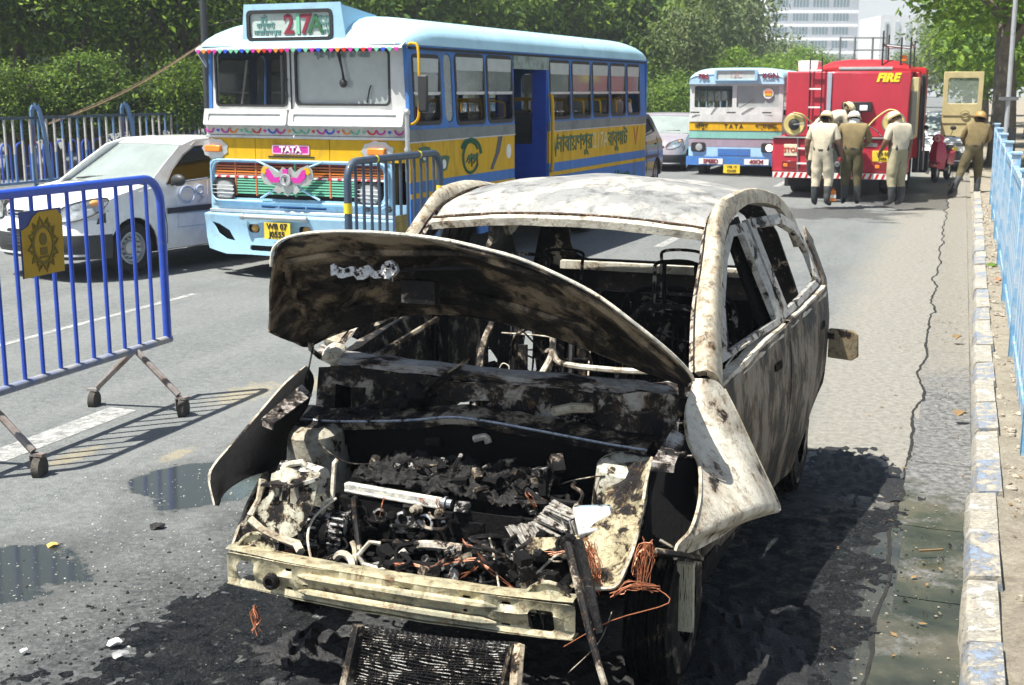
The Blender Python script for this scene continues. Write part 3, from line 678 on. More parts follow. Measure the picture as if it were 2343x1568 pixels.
# plenum shelf edge: bright bent strip across the bay, dark wall beneath
pe = spline([CP(640, 952, .84), CP(740, 964, .86), CP(860, 966, .86), CP(960, 962, .86), CP(1035, 956, .86), CP(1120, 966, .86), CP(1250, 990, .86), CP(1380, 1015, .85), CP(1482, 1032, .80)], 5)
m = MB(); m.loft([[p+Vector((0, .10, .03)), p+Vector((0, .0, .008)), p+Vector((0, -.012, -.004)), p+Vector((0, -.008, -.028))] for p in pe], .004)
crumple(m.build('plenum_edge', b_mid, car), .008, 15)
m = MB(); m.tube([p+Vector((0, -.014, .006)) for p in pe], .0055, 5); m.build('plenum_lip', burnt('steel blue lip', .3, .1, (.42, .47, .55), scale=14, metal=.5, rough=.3), car)
m = MB(); m.loft([[p+Vector((0, .02, -.02)) for p in pe], [Vector((p.x*.98, .9, .5)) for p in pe], [Vector((p.x*.98, .98, .2)) for p in pe]], .006); crumple(m.build('firewall', b_soot, car), .03, 6)
# wiper linkage lying in the scuttle, and arm sticking up
for A, B, c in (((790, 945), (915, 908), .93), ((930, 955), (1078, 818), .95), ((905, 948), (1068, 822), .93), ((870, 960), (880, 905), .9), ((800, 935), (840, 960), .92)):
    m = MB(); p, q = CP(*A, c), CP(*B, c); m.tube([p, p.lerp(q, .5)+Vector((0, 0, .008)), q], [.009, .007, .005], 6); m.build('wiper_arm', b_mid, car)
m = MB(); m.ell(CP(955, 905, .95), (.05, .04, .05), 9, 6, .2); m.ell(CP(920, 920, .93), (.05, .04, .03), 9, 6, .25); m.build('wiper_motor', b_dark, car)
# inner aprons with the bright bent edge
def apron(nm, edge, inner, mat, thick=.006, lip=True):
    e = spline(edge, 5); i_ = spline(inner, 5); n = min(len(e), len(i_))
    m = MB(); m.loft([[e[k], e[k].lerp(i_[k], .33)+Vector((0, .02, -.01)), e[k].lerp(i_[k], .66)+Vector((0, .02, 0)), i_[k]] for k in range(n)], thick)
    o = crumple(m.build(nm, mat, car), .008, 9)
    if lip: m = MB(); m.tube([p+Vector((0, -.004, .002)) for p in e], .006, 5); m.build('flange', b_cream, o)
    return o
apron('inner_apron', [CP(1492, 1048, .58), CP(1478, 1110, .48), CP(1468, 1180, .38), CP(1452, 1250, .28), CP(1430, 1305, .2), CP(1405, 1345, .12), CP(1345, 1345, .1)],
      [CP(1400, 1065, .72), CP(1385, 1120, .62), CP(1378, 1180, .5), CP(1380, 1240, .4), CP(1370, 1285, .3), CP(1355, 1320, .2), CP(1330, 1335, .12)], burnt('yellow grey apron', .5, .4, (.42, .41, .27), scale=7, soft=2))
apron('inner_apron', [CP(628, 960, .7), CP(622, 1010, .62), CP(610, 1070, .5), CP(590, 1110, .4), CP(565, 1160, .3), CP(545, 1215, .2), CP(530, 1262, .1)],
      [CP(660, 985, .72), CP(655, 1040, .66), CP(650, 1090, .56), CP(640, 1130, .46), CP(620, 1170, .36), CP(600, 1230, .26), CP(590, 1262, .12)], b_mid)
# dark outer wheel-house walls behind the aprons
m = MB(); m.loft([[CP(1490, 1050, .60), CP(1600, 1050, .8)], [CP(1480, 1150, .46), CP(1606, 1140, .7)], [CP(1465, 1250, .34), CP(1570, 1250, .5)]], .004); crumple(m.build('wheel_house', b_soot, car), .01, 6)
# shoulder brackets where the fenders bolted on
for pts in ([(600, 958, .42), (690, 880, .8), (716, 905, .78), (625, 968, .4)], [(1490, 1058, .50), (1540, 980, .78), (1570, 1000, .8), (1545, 1062, .52)]):
    q = [CP(*p) for p in pts]; m = MB(); m.loft([[q[0], q[3]], [q[1], q[2]]], .006); m.loft([[q[0], q[0]+Vector((0, 0, -.03))], [q[3], q[3]+Vector((0, 0, -.03))]], .004)
    a = q[0].lerp(q[2], .3); m.cyl(a, a+Vector((0, 0, .014)), .014, n=8); a = q[0].lerp(q[2], .55); m.cyl(a, a+Vector((0, 0, .01)), .012, n=8)
    crumple(m.build('fender_bracket', burnt('light bracket', .5, .3, (.42, .42, .42), scale=9, soft=2), car), .006, 20)
# strut towers
for (x, y, v), r, mt in (((700, 985, .74), .12, burnt('olive tower', .4, .3, (.33, .31, .25), scale=6)), ((1428, 1062, .68), .115, burnt('mottled tower', .52, .35, (.52, .51, .42), scale=8))):
    c = CP(x, y, v); m = MB(); m.lathe(c+Vector((0, .05, 0)), (0, .1, -1), [(-.004, 0), (0, .03), (-.006, .05), (0, r*.8), (.015, r), (.12, r*1.12), (.3, r*1.25)], 18)
    o = crumple(m.build('strut_tower', mt, car), .012, 9)
m = MB(); m.ell(CP(1395, 1058, .7), (.035, .03, .012), 8, 5, .2); m.build('tower_cap', b_ash, car)
# bumper beam: box pressing with two long ribs, holes at each end
bz0, bz1 = .385, .50
def bfn(d=0):
    return lambda x, z: (x, -.015+.045*(abs(x)/.62)**2.2-d+.012*math.sin((z-bz0)/(bz1-bz0)*math.pi*3), z+.012*math.cos(x*2)-.004)
hl = [rrect(-.60, -.525, .405, .475, .018), rrect(.47, .55, .40, .468, .012), rrect(-.40, -.375, .47, .478, .002, 1), rrect(-.40, -.375, .405, .413, .002, 1), rrect(-.165, -.125, .40, .415, .004, 1),
      rrect(.25, .275, .475, .483, .002, 1), rrect(.25, .275, .40, .408, .002, 1), rrect(.05, .07, .47, .478, .002, 1), rrect(-.32, -.30, .432, .442, .002, 1), rrect(.26, .275, .435, .447, .003, 1), rrect(.38, .41, .474, .481, .002, 1), rrect(.38, .41, .402, .409, .002, 1)]
m = MB(); m.panel(rrect(-.655, .615, bz0, bz1, .02), hl, bfn(), .003, .045)
beam = crumple(m.build('bumper_beam', b_beam, car, smooth=60), .004, 7)
m = MB(); N = 24; L = []
for i in range(N+1):
    x = -.65+1.26*i/N; y = -.015+.045*(abs(x)/.62)**2.2; L.append([Vector((x, y, bz1+.008)), Vector((x, y+.02, bz1+.014)), Vector((x, y+.07, bz1+.008))])
m.loft(L, .003)
L = [[p[0]+Vector((0, 0, -.125)), p[0]+Vector((0, .06, -.128))] for p in L]; m.loft(L, .003)
crumple(m.build('beam_flange', b_beam, beam), .004, 7)
m = MB()
for (x0, x1, z) in ((-.34, .37, .468), (-.34, .37, .415)):
    pts = [Vector((x0+(x1-x0)*i/16, .045*(abs(x0+(x1-x0)*i/16)/.62)**2.2-.021, z+.01*math.cos((x0+(x1-x0)*i/16)*2)-.004)) for i in range(17)]
    m.tube(pts, [.003]+[.015]*15+[.003], 8)
m.build('pressed_rib', b_beam, beam)
m = MB(); m.lathe((-.445, .0, .435), (0, -1, 0), [(0, .03), (.02, .026), (.022, .016), (.01, .014), (.01, 0)], 12); m.build('towing_boss', b_mid, beam)
for (x, y, v, w) in ((588, 1262, .10, .075), (1255, 1385, .08, .085)):
    c = CP(x, y, v-.03); m = MB(); m.panel([(c.x+w*math.cos(R_(a)), c.z-.008+w*.95*math.sin(R_(a))) for a in range(0, 181, 15)]+[(c.x-w, c.z-.03), (c.x+w, c.z-.03)], [[(c.x-.03+.012*math.cos(R_(a)), c.z-.02+.012*math.sin(R_(a))) for a in range(0, 360, 45)], [(c.x+.035+.014*math.cos(R_(a)), c.z-.02+.014*math.sin(R_(a))) for a in range(0, 360, 45)]], lambda x, z, c=c: (x, c.y+(z-c.z)*.2, z), .005)
    m.tube([Vector((c.x+w*math.cos(R_(a)), c.y+(w*.95*math.sin(R_(a))-.045)*.2, c.z-.008+w*.95*math.sin(R_(a)))) for a in range(0, 181, 15)], .006, 5)
    m.build('beam_mount', burnt('mount grey', .5, .4, (.42, .4, .28), scale=14), beam)
# left radiator support: pale perforated pressing
rs = lambda px, py: (lambda q: (q.x, q.z))(CP(px, py, .2))
m = MB(); m.panel([rs(598, 1135), rs(602, 1090), rs(640, 1075), rs(718, 1092), rs(712, 1180), rs(690, 1215), rs(640, 1240), rs(585, 1228), rs(560, 1195)][::-1],
                  [[rs(658, 1110), rs(658, 1152), rs(674, 1156), rs(680, 1140), rs(678, 1112), rs(668, 1104)][::-1], [rs(620, 1112), rs(622, 1150), rs(636, 1152), rs(636, 1110)][::-1]], lambda x, z: (x, .2+(z-.6)*.3+.02*math.sin(x*30), z), .006, .05)
crumple(m.build('radiator_support', burnt('pale support', .58, .4, (.5, .5, .4), scale=10), car), .014, 12)
m = MB(); m.tube([CP(*p) for p in ((572, 1190, .16), (600, 1215, .15), (640, 1232, .15), (680, 1245, .16), (690, 1262, .12))], .014, 6); m.tube([CP(*p) for p in ((600, 1100, .24), (590, 1140, .22), (572, 1180, .18))], .012, 6); crumple(m.build('support_leg', b_cream, car), .01, 20)
m = MB(); m.loft([[CP(632, 1085, .28), CP(645, 1060, .32), CP(690, 1062, .34)], [CP(655, 1120, .26), CP(690, 1090, .3), CP(730, 1082, .32)], [CP(600, 1110, .2), CP(680, 1112, .2), CP(735, 1100, .24)]], .01); crumple(m.build('battery_tray', burnt('white ash tray', .56, .3, (.55, .55, .52), scale=16, soft=1.6), car), .02, 14)
m = MB(); m.lathe(CP(715, 1095, .34), (-1, .1, .1), [(-.04, .0), (-.04, .05), (.03, .052), (.05, .045), (.05, 0)], 14); m.build('pump_housing', burnt('pump metal', .35, .2, (.5, .5, .47), scale=12), car)
m = MB(); m.tube([CP(*p) for p in ((640, 1078, .3), (665, 1062, .3), (690, 1058, .32), (706, 1075, .33), (700, 1098, .33))], .012, 7); m.build('elbow_pipe', b_ash, car)
# engine
eng = MB(); N = 22; L = []
for j in range(9):
    row = []
    for i in range(N+1):
        x = -.42+.80*i/N; y = .40+.05*j
        z = .665-.06*(x+.1)-.02*j*.2+.03*noise.noise(Vector((x*9, y*9, 0)))
        if i in (0, N) or j in (0,): z -= .25
        row.append((x, y, z))
    L.append(row)
eng.loft(L, .02); L2 = [[(x, .41, z) for x in (-.42, -.2, 0, .2, .38)] for z in (.62, .5, .35, .2)]; eng.loft(L2, .02)
engo = crumple(eng.build('engine_block', b_soot, car), .02, 16)
m = MB(); NX, NY = 64, 30
m.loft([[(-.35+.66*i/NX, .42+.36*j/NY, .672-.06*(-.25+.66*i/NX)+.05*noise.noise(Vector((i*.16, j*.2, 3)))+.028*abs(noise.noise(Vector((i*.5, j*.6, 8))))+.012*noise.noise(Vector((i*1.3, j*1.4, 1)))) for i in range(NX+1)] for j in range(NY+1)])
for i in range(160):
    x = random.uniform(-.34, .28); y = random.uniform(.42, .76); z = .675-.06*(x+.1)+.02*noise.noise(Vector((x*9, y*9, 0)))
    r = random.uniform(.005, .017); m.ell((x, y, z), (r*1.3, r, r*.8), 6, 4, .35)
crumple(m.build('melted_cover', M('charred slag', (.016, .016, .016), .8, spec=.3, var=.7, scale=50, bump=1.0, bscale=60), engo), .01, 30)
a, b = CP(792, 1112, .40), CP(1010, 1150, .40)
m = MB(); m.beam(a, b, .03, .03); m.beam(a+Vector((0, -.014, -.014)), b+Vector((0, -.014, -.014)), .01, .012); crumple(m.build('fuel_rail', burnt('pale rail', .12, .25, (.7, .66, .58), scale=18, rough=.35), engo, bevel=.004), .003, 30)
m = MB(); m.cyl(b, b+(b-a).normalized()*.04, .016, n=10); m.cyl(b+(b-a).normalized()*.012, b+(b-a).normalized()*.02, .024, n=12); m.build('rail_union', b_steel if 'b_steel' in globals() else m_steel, engo)
for k, (x, y) in enumerate(((828, 1172), (872, 1180), (924, 1188), (976, 1194))):
    c = CP(x, y, .395); m = MB(); m.lathe(c, (0, -1, .1), [(-.01, .028), (.012, .030), (.014, .022), (-.03, .019), (-.03, 0)], 14); m.build('intake_port', b_alu if k in (2, 3) else b_cast, engo)
m = MB(); pa = CP(850, 1182, .40)
for k in range(26):
    q = CP(random.uniform(830, 1030), random.uniform(1172, 1205), .40); r = random.uniform(.004, .01); m.ell(q, (r*1.6, r, r), 6, 4, .4)
m.build('gasket_scale', b_alu, engo)
# alternator with cooling slots
c = CP(748, 1212, .30); al = MB(); al.lathe(c, (.9, .25, -.15), [(-.075, 0), (-.075, .052), (-.06, .064), (-.012, .066), (-.012, .07), (.012, .07), (.012, .066), (.06, .063), (.075, .045), (.08, 0)], 24)
alo = al.build('alternator', b_cast, car); m = MB(); ax = Vector((.9, .25, -.15)).normalized(); fa, fb_ = frame_of(ax)
for s0, s1 in ((-.066, -.018), (.018, .066)):
    for k in range(18):
        t = 2*math.pi*k/18; dr = fa*math.cos(t)+fb_*math.sin(t); m = MB(); m.beam(c+ax*s0+dr*.068, c+ax*s1+dr*.066, .008, .012, up=dr); m.build('cooling_rib', burnt('rib alloy', .55, .05, (.42, .42, .42), (.015, .015, .016), scale=30, metal=.4, rough=.4), alo)
m = MB(); m.lathe(c-ax*.09, ax, [(-.02, 0), (-.02, .03), (-.014, .034), (-.01, .028), (-.004, .034), (0, .028), (.006, .034), (.01, .02)], 16); m.build('pulley', b_mid, alo)
m = MB(); m.beam(CP(735, 1195, .28), CP(742, 1148, .28), .022, .012); m.tube([CP(742, 1148, .28), CP(760, 1140, .3), CP(765, 1060, .32), CP(772, 1052, .33)], .009, 6); m.build('alternator_bracket', b_ash, alo)
def pipe(pts, r, mat, nm='pipe', n=7):
    m = MB(); m.tube(spline([CP(*p) for p in pts], 4), r, n); return m.build(nm, mat, car)
pipe([(810, 1140, .33), (815, 1200, .3), (824, 1280, .2)], .011, b_mid, 'dipstick_tube')
pipe([(770, 1140, .3), (722, 1180, .25), (704, 1225, .18), (712, 1280, .12)], .0045, b_ash, 'wire')
pipe([(768, 1278, .14), (778, 1268, .14), (795, 1272, .14), (806, 1290, .12), (802, 1318, .1)], .013, b_ash, 'hose')
pipe([(805, 1240, .2), (812, 1262, .18), (810, 1315, .1)], .009, b_cream, 'hose')
pipe([(880, 1310, .14), (920, 1270, .22), (950, 1250, .28), (990, 1248, .3), (1060, 1256, .3)], .017, burnt('scaly pipe', .45, .3, (.45, .42, .36), scale=14), 'coolant_pipe')
pipe([(1130, 1290, .2), (1150, 1275, .22), (1200, 1280, .24)], .013, b_ash); pipe([(1200, 1282, .24), (1185, 1340, .12)], .008, b_ash)
pipe([(1120, 1232, .2), (1128, 1262, .2), (1142, 1345, .08)], .0035, b_ash, 'wire'); pipe([(1290, 1262, .2), (1268, 1275, .2), (1230, 1310, .14)], .004, b_ash, 'wire')
pipe([(1330, 1155, .5), (1140, 1130, .6), (1100, 1105, .64)], .012, b_dark); pipe([(860, 1050, .6), (850, 1085, .5), (852, 1120, .42)], .02, b_mid, 'coil_pack')
pipe([(1010, 1010, .84), (976, 1012, .84)], .018, b_mid, 'grommet'); pipe([(1085, 1005, .84), (1110, 1000, .84), (1118, 1014, .84)], .014, b_ash, 'clip')
pipe([(730, 1015, .7), (760, 1040, .62), (800, 1060, .56), (850, 1062, .5)], .003, b_mid, 'wire')
pipe([(1150, 1300, .14), (1100, 1290, .18), (1010, 1300, .16), (900, 1290, .16)], .02, b_soot); pipe([(1030, 1345, .1), (1045, 1300, .14), (1060, 1280, .18)], .018, b_cast, 'bracket')
# condenser corner behind the beam
a, b = CP(832, 1292, .12), CP(1040, 1352, .10); m = MB(); m.loft([[a, a+Vector((.02, .10, -.1))], [b, b+Vector((.02, .10, -.1))]], .012); m.build('condenser', b_dark, car)
m = MB(); m.beam(a, b, .02, .012); m.beam(a+Vector((0, -.016, -.012)), b+Vector((0, -.016, -.012)), .006, .006); m.tube([a, a+Vector((-.02, 0, .03)), a+Vector((.015, .02, .075)), a+Vector((.05, .03, .07))], .008, 6); m.build('condenser_tank', b_ash, car)
# crumpled heat-exchanger fins, pale block, fan shroud
def fins(a, b, c_, n, mat, h=.02):
    m = MB()
    for k in range(n):
        t = k/(n-1); p = a.lerp(b, t)+Vector((0, .012*math.sin(k*1.3), 0)); q = p+c_+Vector((.01*math.sin(k*.7), 0, .01*math.sin(k*.9))); m.beam(p, q, (b-a).length/n*.45, h, up=(0, 1, 0))
    return m.build('fin_stack', mat, car, smooth=0)
ff = burnt('burnt fins', .36, .3, (.5, .48, .44), scale=30, rough=.4, metal=.3)
fins(CP(1160, 1205, .34), CP(1222, 1195, .36), CP(1195, 1265, .3)-CP(1160, 1205, .34), 13, ff)
fins(CP(1218, 1195, .36), CP(1262, 1148, .4), CP(1280, 1215, .34)-CP(1218, 1195, .36)+Vector((.0, 0, -.02)), 12, ff)
fins(CP(1262, 1150, .4), CP(1312, 1190, .36), Vector((.025, 0, -.075)), 10, ff)
q = [CP(1312, 1172, .38), CP(1398, 1170, .42), CP(1404, 1216, .34), CP(1326, 1236, .3)]; m = MB(); m.loft([[q[0], q[1]], [q[3], q[2]]], .03); crumple(m.build('pale_block', burnt('pale ash block', .12, .2, (.58, .56, .56), scale=12), car, bevel=.004), .004, 20)
m = MB(); m.beam(q[0]+Vector((0, .01, .005)), q[1]+Vector((0, .01, .005)), .03, .02); m.build('block_edge', burnt('blue scale', .4, .1, (.22, .30, .36), scale=20), car)
sh = lambda px, py: (lambda q: (q.x, q.z))(CP(px, py, .22))
ring = [sh(1268+78*math.cos(R_(a)), 1320+62*math.sin(R_(a))) for a in range(0, 360, 20)]
m = MB(); m.panel([sh(1180, 1262), sh(1200, 1245), sh(1310, 1240), sh(1400, 1180), sh(1450, 1170), sh(1440, 1270), sh(1400, 1335), sh(1310, 1345)][::-1], [[sh(1258+60*math.cos(R_(a)), 1312+48*math.sin(R_(a))) for a in range(0, 360, 24)]], lambda x, z: (x, .24+(z-.5)*.5, z), .006, .05)
crumple(m.build('fan_shroud', burnt('yellowed shroud', .42, .4, (.48, .44, .28), scale=9, soft=1.6), car), .016, 10)
m = MB(); cc = CP(1258, 1312, .3); m.lathe(cc, (0, -1, .3), [(-.04, .0), (-.03, .03), (-.01, .09), (0, .095)], 18); m.build('fan_well', b_soot, car)
# fallen strut rod leaning from the bay to the road
pr = [CP(1300, 1242, .1), CP(1322, 1330, -.02), CP(1350, 1450, -.1), CP(1372, 1530, -.16), CP(1384, 1570, -.18)]
m = MB(); m.tube(pr, [.017, .015, .012, .010, .010], 7); m.build('support_rod', b_mid, car)
m = MB(); m.tube([p+Vector((.028, .01, 0)) for p in pr[:3]], [.02, .018, .012], 6); m.lathe(pr[0], (0, -1, 0), [(-.02, .0), (-.02, .024), (.014, .024), (.014, .01), (.02, 0)], 10); m.build('rod_sleeve', b_dark, car)
pipe([(1188, 1478, -.06), (1184, 1520, -.1), (1180, 1575, -.12)], .02, burnt('scaled post', .45, .5, (.5, .42, .3), scale=12), 'tow_post')
# copper
def bundle(a, b, n, spread, sag, r=.0016, seed=1, nm='copper_wire'):
    rg = random.Random(seed); m = MB()
    for k in range(n):
        o1 = Vector([rg.uniform(-1, 1)*spread for _ in range(3)]); o2 = Vector([rg.uniform(-1, 1)*spread*1.3 for _ in range(3)]); mid = a.lerp(b, .5)+Vector([rg.uniform(-1, 1)*spread*1.4 for _ in range(3)])+Vector((0, -.01, sag))
        m.tube(spline([a+o1, a.lerp(mid, .5)+o2*.8, mid, b+o2], 3), r, 4)
    return m.build(nm, m_copper, car)
bundle(CP(1482, 1246, .24), CP(1466, 1330, .2), 26, .022, .0, .0014, 1)
bundle(CP(1352, 1250, .2), CP(1368, 1345, .16), 26, .017, 0, .0013, 2); bundle(CP(1338, 1235, .2), CP(1346, 1290, .18), 10, .010, 0, .0014, 3)
for k, (a, b) in enumerate((((890, 1292), (985, 1302)), ((985, 1300), (1090, 1278)), ((1060, 1238), (1110, 1280)), ((1030, 1345), (1090, 1300)), ((1095, 1285), (1180, 1350)), ((1150, 1345), (1185, 1362)), ((1000, 1140), (1008, 1170)), ((880, 1140), (870, 1185)), ((960, 1140), (978, 1160)), ((1210, 1280), (1290, 1265)), ((1205, 1130), (1225, 1160)), ((700, 1262), (640, 1265)))):
    bundle(CP(*a, .2 if k > 5 else .14), CP(*b, .2 if k > 5 else .14), 4, .006, .012, .0012, 10+k)
bundle(CP(585, 1390, .05), CP(588, 1440, .02), 10, .014, 0, .0018, 40); bundle(CP(1400, 1360, .1), CP(1500, 1345, .16), 10, .012, .02, .0018, 41)
pipe([(1500, 1345, .16), (1530, 1380, .1), (1400, 1420, .05), (1290, 1480, .02)], .0016, m_copper, 'copper_wire'); pipe([(1400, 1400, .1), (1370, 1470, .0), (1300, 1540, -.1)], .0016, b_mid, 'wire')
# more burnt clutter in the bay: relays, hoses, lumps, clips
rg = random.Random(11)
for k in range(70):
    x0, y0 = rg.uniform(-.38, .42), rg.uniform(.12, .8); z0 = .5 if y0 < .38 else .68; a = Vector((x0, y0, z0+rg.uniform(-.12, .03))); pts = [a]
    for q in range(3): a = a+Vector((rg.uniform(-.09, .09), rg.uniform(-.06, .06), rg.uniform(-.05, .035))); pts.append(a)
    r0 = rg.choice((.003, .004, .007, .010, .013)); m = MB(); m.tube(spline(pts, 4), r0, 6)
    if r0 > .006: m.lathe(pts[-1], pts[-1]-pts[-2], [(-.01, r0), (-.01, r0*1.6), (.012, r0*1.6), (.012, 0)], 8)
    m.build('hose' if r0 > .006 else 'wire', rg.choice((b_dark, b_soot, b_mid, b_dark, b_cast)), car)
for k in range(170):
    px = rg.uniform(870, 1290); py = rg.uniform(1255, 1350) if k % 3 else rg.uniform(1060, 1160); v = rg.uniform(.1, .26) if k % 3 else rg.uniform(.45, .75)
    c = CP(px, py, v); s = rg.uniform(.008, .022); m = MB(); t = rg.random()
    d1 = Vector((rg.uniform(-1, 1), rg.uniform(-1, 1), rg.uniform(-1, 1))).normalized(); d2, d3 = frame_of(d1)
    if t < .5: m.obox(c, d1*s*1.5, d2*s, d3*s*.7); nm = 'relay_box'
    elif t < .8: m.tube(spline([c, c+d1*s*3, c+d1*s*4+d2*s*3], 3), s*.4, 6); nm = 'hose'
    else: m.lathe(c, d1, [(0, 0), (0, s), (s*.8, s), (s, s*.6), (s*1.4, s*.5), (s*1.4, 0)], 8); nm = 'cap'
    m.build(nm, (b_dark, b_mid, b_cast, b_soot)[k % 4], car)
for k in range(120):
    c = Vector((rg.uniform(-.36, .40), rg.uniform(.355, .405), rg.uniform(.30, .63))) if k % 4 else Vector((rg.choice((rg.uniform(-.62, -.42), rg.uniform(.36, .52))), rg.uniform(.3, .7), rg.uniform(.38, .6)))
    s = rg.uniform(.006, .022); d1 = Vector((rg.uniform(-.4, .4), -1, rg.uniform(-.5, .8))).normalized(); d2, d3 = frame_of(d1); m = MB(); t = rg.random()
    if t < .35: m.obox(c, d1*s*.8, d2*s*1.3, d3*s); nm = 'bracket'
    elif t < .65: m.lathe(c, d1, [(-s, 0), (-s, s), (s*.4, s), (s*.5, s*.7), (s*1.2, s*.65), (s*1.2, 0)], 9); nm = 'boss'
    else: m.tube(spline([c, c+d1*s*2, c+d1*s*2.5+d2*s*3, c+d2*s*5], 3), s*.35, 6); nm = 'hose'
    m.build(nm, (b_cast, b_dark, b_mid, b_cast, b_soot)[k % 5], car)
# interior: dash bar, steering column and wheel, seat frames, door beams
def ipipe(pts, r, mat, nm, n=7): m = MB(); m.tube(spline(pts, 5), r, n); return m.build(nm, mat, car)
ipipe([(-.8, 1.35, .88), (0, 1.33, .86), (.7, 1.35, .86)], .022, b_mid, 'dashboard_bar')
st0 = CP(1262, 850, 1.45); st1 = CP(1270, 770, 1.75)
sw = MB(); cst = CP(1262, 815, 1.55); ax = Vector((0, .8, .55)).normalized(); fa, fb_ = frame_of(ax)
sw.tube([cst+(fa*math.cos(t*math.pi/12)+fb_*math.sin(t*math.pi/12))*.175 for t in range(24)], .009, 6, closed=True)
for t in (0, 2.2, 4.1): sw.beam(cst-ax*.02, cst+(fa*math.cos(t)+fb_*math.sin(t))*.17, .014, .008)
sw.cyl(cst-ax*.25, cst, .022, n=8); sw.lathe(cst, ax, [(-.02, .0), (-.02, .045), (.01, .04), (.012, 0)], 12); sw.build('steering_wheel', b_mid, car)
def seat(cx, y, z0=.42, w=.2, hgt=.62, lean=.14, head=True):
    m = MB(); f = lambda x, t: Vector((cx+x, y+lean*t, z0+hgt*t))
    m.tube(spline([f(-w, 0), f(-w, .6), f(-w*.85, .97), f(0, 1.03), f(w*.85, .97), f(w, .6), f(w, 0)], 5), .016, 7)
    if head: m.tube(spline([f(-.1, .95), f(-.105, 1.25), f(-.09, 1.36), f(.09, 1.36), f(.105, 1.25), f(.1, .95)], 5), .009, 6)
    for t in (.2, .4, .6, .8):
        m.tube([f(-w, t)+Vector((0, .01, 0)), f(-w*.3, t+.03), f(w*.3, t-.03), f(w, t)], .005, 5)
    for t in range(7): x = -w+2*w*(t+.5)/7; m.tube([f(x, .1), f(x+.01, .5), f(x, .9)], .004, 4)
    m.tube(spline([f(-w, 0), (cx-w, y-.4, z0-.03), (cx+w, y-.4, z0-.03), f(w, 0)], 5), .014, 6)
    for t in range(8): m.tube([(cx-w, y-.38+t*.05, z0-.02), (cx, y-.38+t*.05, z0-.05), (cx+w, y-.38+t*.05, z0-.02)], .004, 4)
    for t in range(60): m.ell((cx+random.uniform(-w, w), y-random.uniform(0, .4), z0-.02), random.uniform(.01, .022), 6, 4, .4)
    return m.build('seat_frame', burnt('seat wire metal', .72, .2, (.4, .39, .37), scale=8), car)
seat(.36, 2.05, .45, .21, .6); seat(-.38, 2.05, .45, .21, .6); seat(.22, 2.75, .45, .3, .58, .1); seat(-.42, 2.75, .45, .24, .56, .1)
hr = [CP(*p) for p in ((1521, 700, 2.2), (1520, 625, 2.2), (1528, 600, 2.2), (1585, 602, 2.2), (1593, 625, 2.2), (1593, 700, 2.2))]
ipipe(hr, .010, b_soot, 'headrest_frame')
for pts, r, mt in (([(1128, 735, 1.6), (1105, 790, 1.5), (1096, 850, 1.35)], .016, b_mid), ([(1148, 762, 1.7), (1250, 770, 1.7), (1360, 790, 1.7)], .004, b_ash), ([(1308, 775, 1.6), (1306, 860, 1.5)], .014, b_dark), ([(1350, 790, 1.6), (1346, 860, 1.5)], .004, b_ash),
                   ([(1265, 760, 1.5), (1268, 815, 1.48), (1300, 835, 1.46), (1420, 848, 1.4), (1500, 850, 1.4)], .013, b_ash), ([(1265, 760, 1.5), (1262, 812, 1.48), (1240, 855, 1.42)], .014, b_ash), ([(800, 845, 1.25), (900, 790, 1.6), (1000, 730, 2.0)], .014, b_mid), ([(1140, 850, 1.4), (1150, 832, 1.4), (1165, 840, 1.4), (1160, 860, 1.4)], .003, b_ash),
                   ([(1470, 700, 2.7), (1520, 690, 2.7), (1560, 705, 2.6)], .012, b_mid), ([(1660, 840, 1.5), (1690, 800, 1.6), (1715, 782, 1.7)], .0035, b_ash), ([(1655, 700, 1.6), (1665, 800, 1.6), (1672, 870, 1.6)], .008, b_mid)):
    pipe(pts, r, mt, 'tube' if r > .005 else 'wire')
for px in (1195, 1330): p = CP(px, 800, 1.55); m = MB(); m.box(p.x-.02, p.x+.02, p.y, p.y+.015, p.z-.12, p.z+.02); m.build('pedal_bracket', b_mid, car)
# wheels: bare drums and burnt tyre carcass
def bwheel(cx, cy, r=.25, w=.16, vis=True):
    c = Vector((cx, cy, r)); m = MB(); sg = 1 if cx > 0 else -1
    m.lathe(c, (1, 0, 0), [(-w/2, .12), (-w/2, r*.82), (-w/2+.01, r*.86), (-w*.3, r*.74), (-w*.1, r*.72), (w*.1, r*.72), (w*.3, r*.74), (w/2-.01, r*.86), (w/2, r*.82), (w/2, .12)], 28)
    o = m.build('wheel', b_mid, car); m = MB()
    for k in range(9): m.lathe(c+Vector((-w/2+.012+k*(w-.024)/8, 0, 0)), (1, 0, 0), [(-.004, r*.9), (-.002, r*.985+.008*(k % 2)), (.002, r*.985), (.005, r*.9)], 28)
    m.lathe(c, (1, 0, 0), [(-w/2, r*.84), (-w*.4, r*.93), (w*.4, r*.93), (w/2, r*.84)], 28)
    crumple(m.build('tyre_carcass', burnt('burnt cord tyre', .85, .1, (.12, .115, .09), (.008, .008, .008), scale=9), o), .008, 12)
    m = MB(); m.lathe(c+Vector((sg*.03, 0, 0)), (sg, 0, 0), [(-.03, 0), (-.03, .1), (.02, .095), (.03, .04), (.045, .035), (.045, 0)], 16); m.build('brake_drum', b_cast, o)
bwheel(.735, .66, .27, .17); bwheel(-.72, .80, .24, .15); bwheel(.76, 3.02, .27, .17); bwheel(-.85, 3.02, .27, .17)
m = MB(); a = CP(1548, 1275, .52); m.box(a.x-.01, a.x+.06, a.y, a.y+.02, a.z-.26, a.z-.02); o = m.build('bare_wheel_patch', burnt('wire corded patch', .25, .3, (.5, .47, .34), scale=30, stretch=(6, 1, .3)), car); crumple(o, .006, 30)
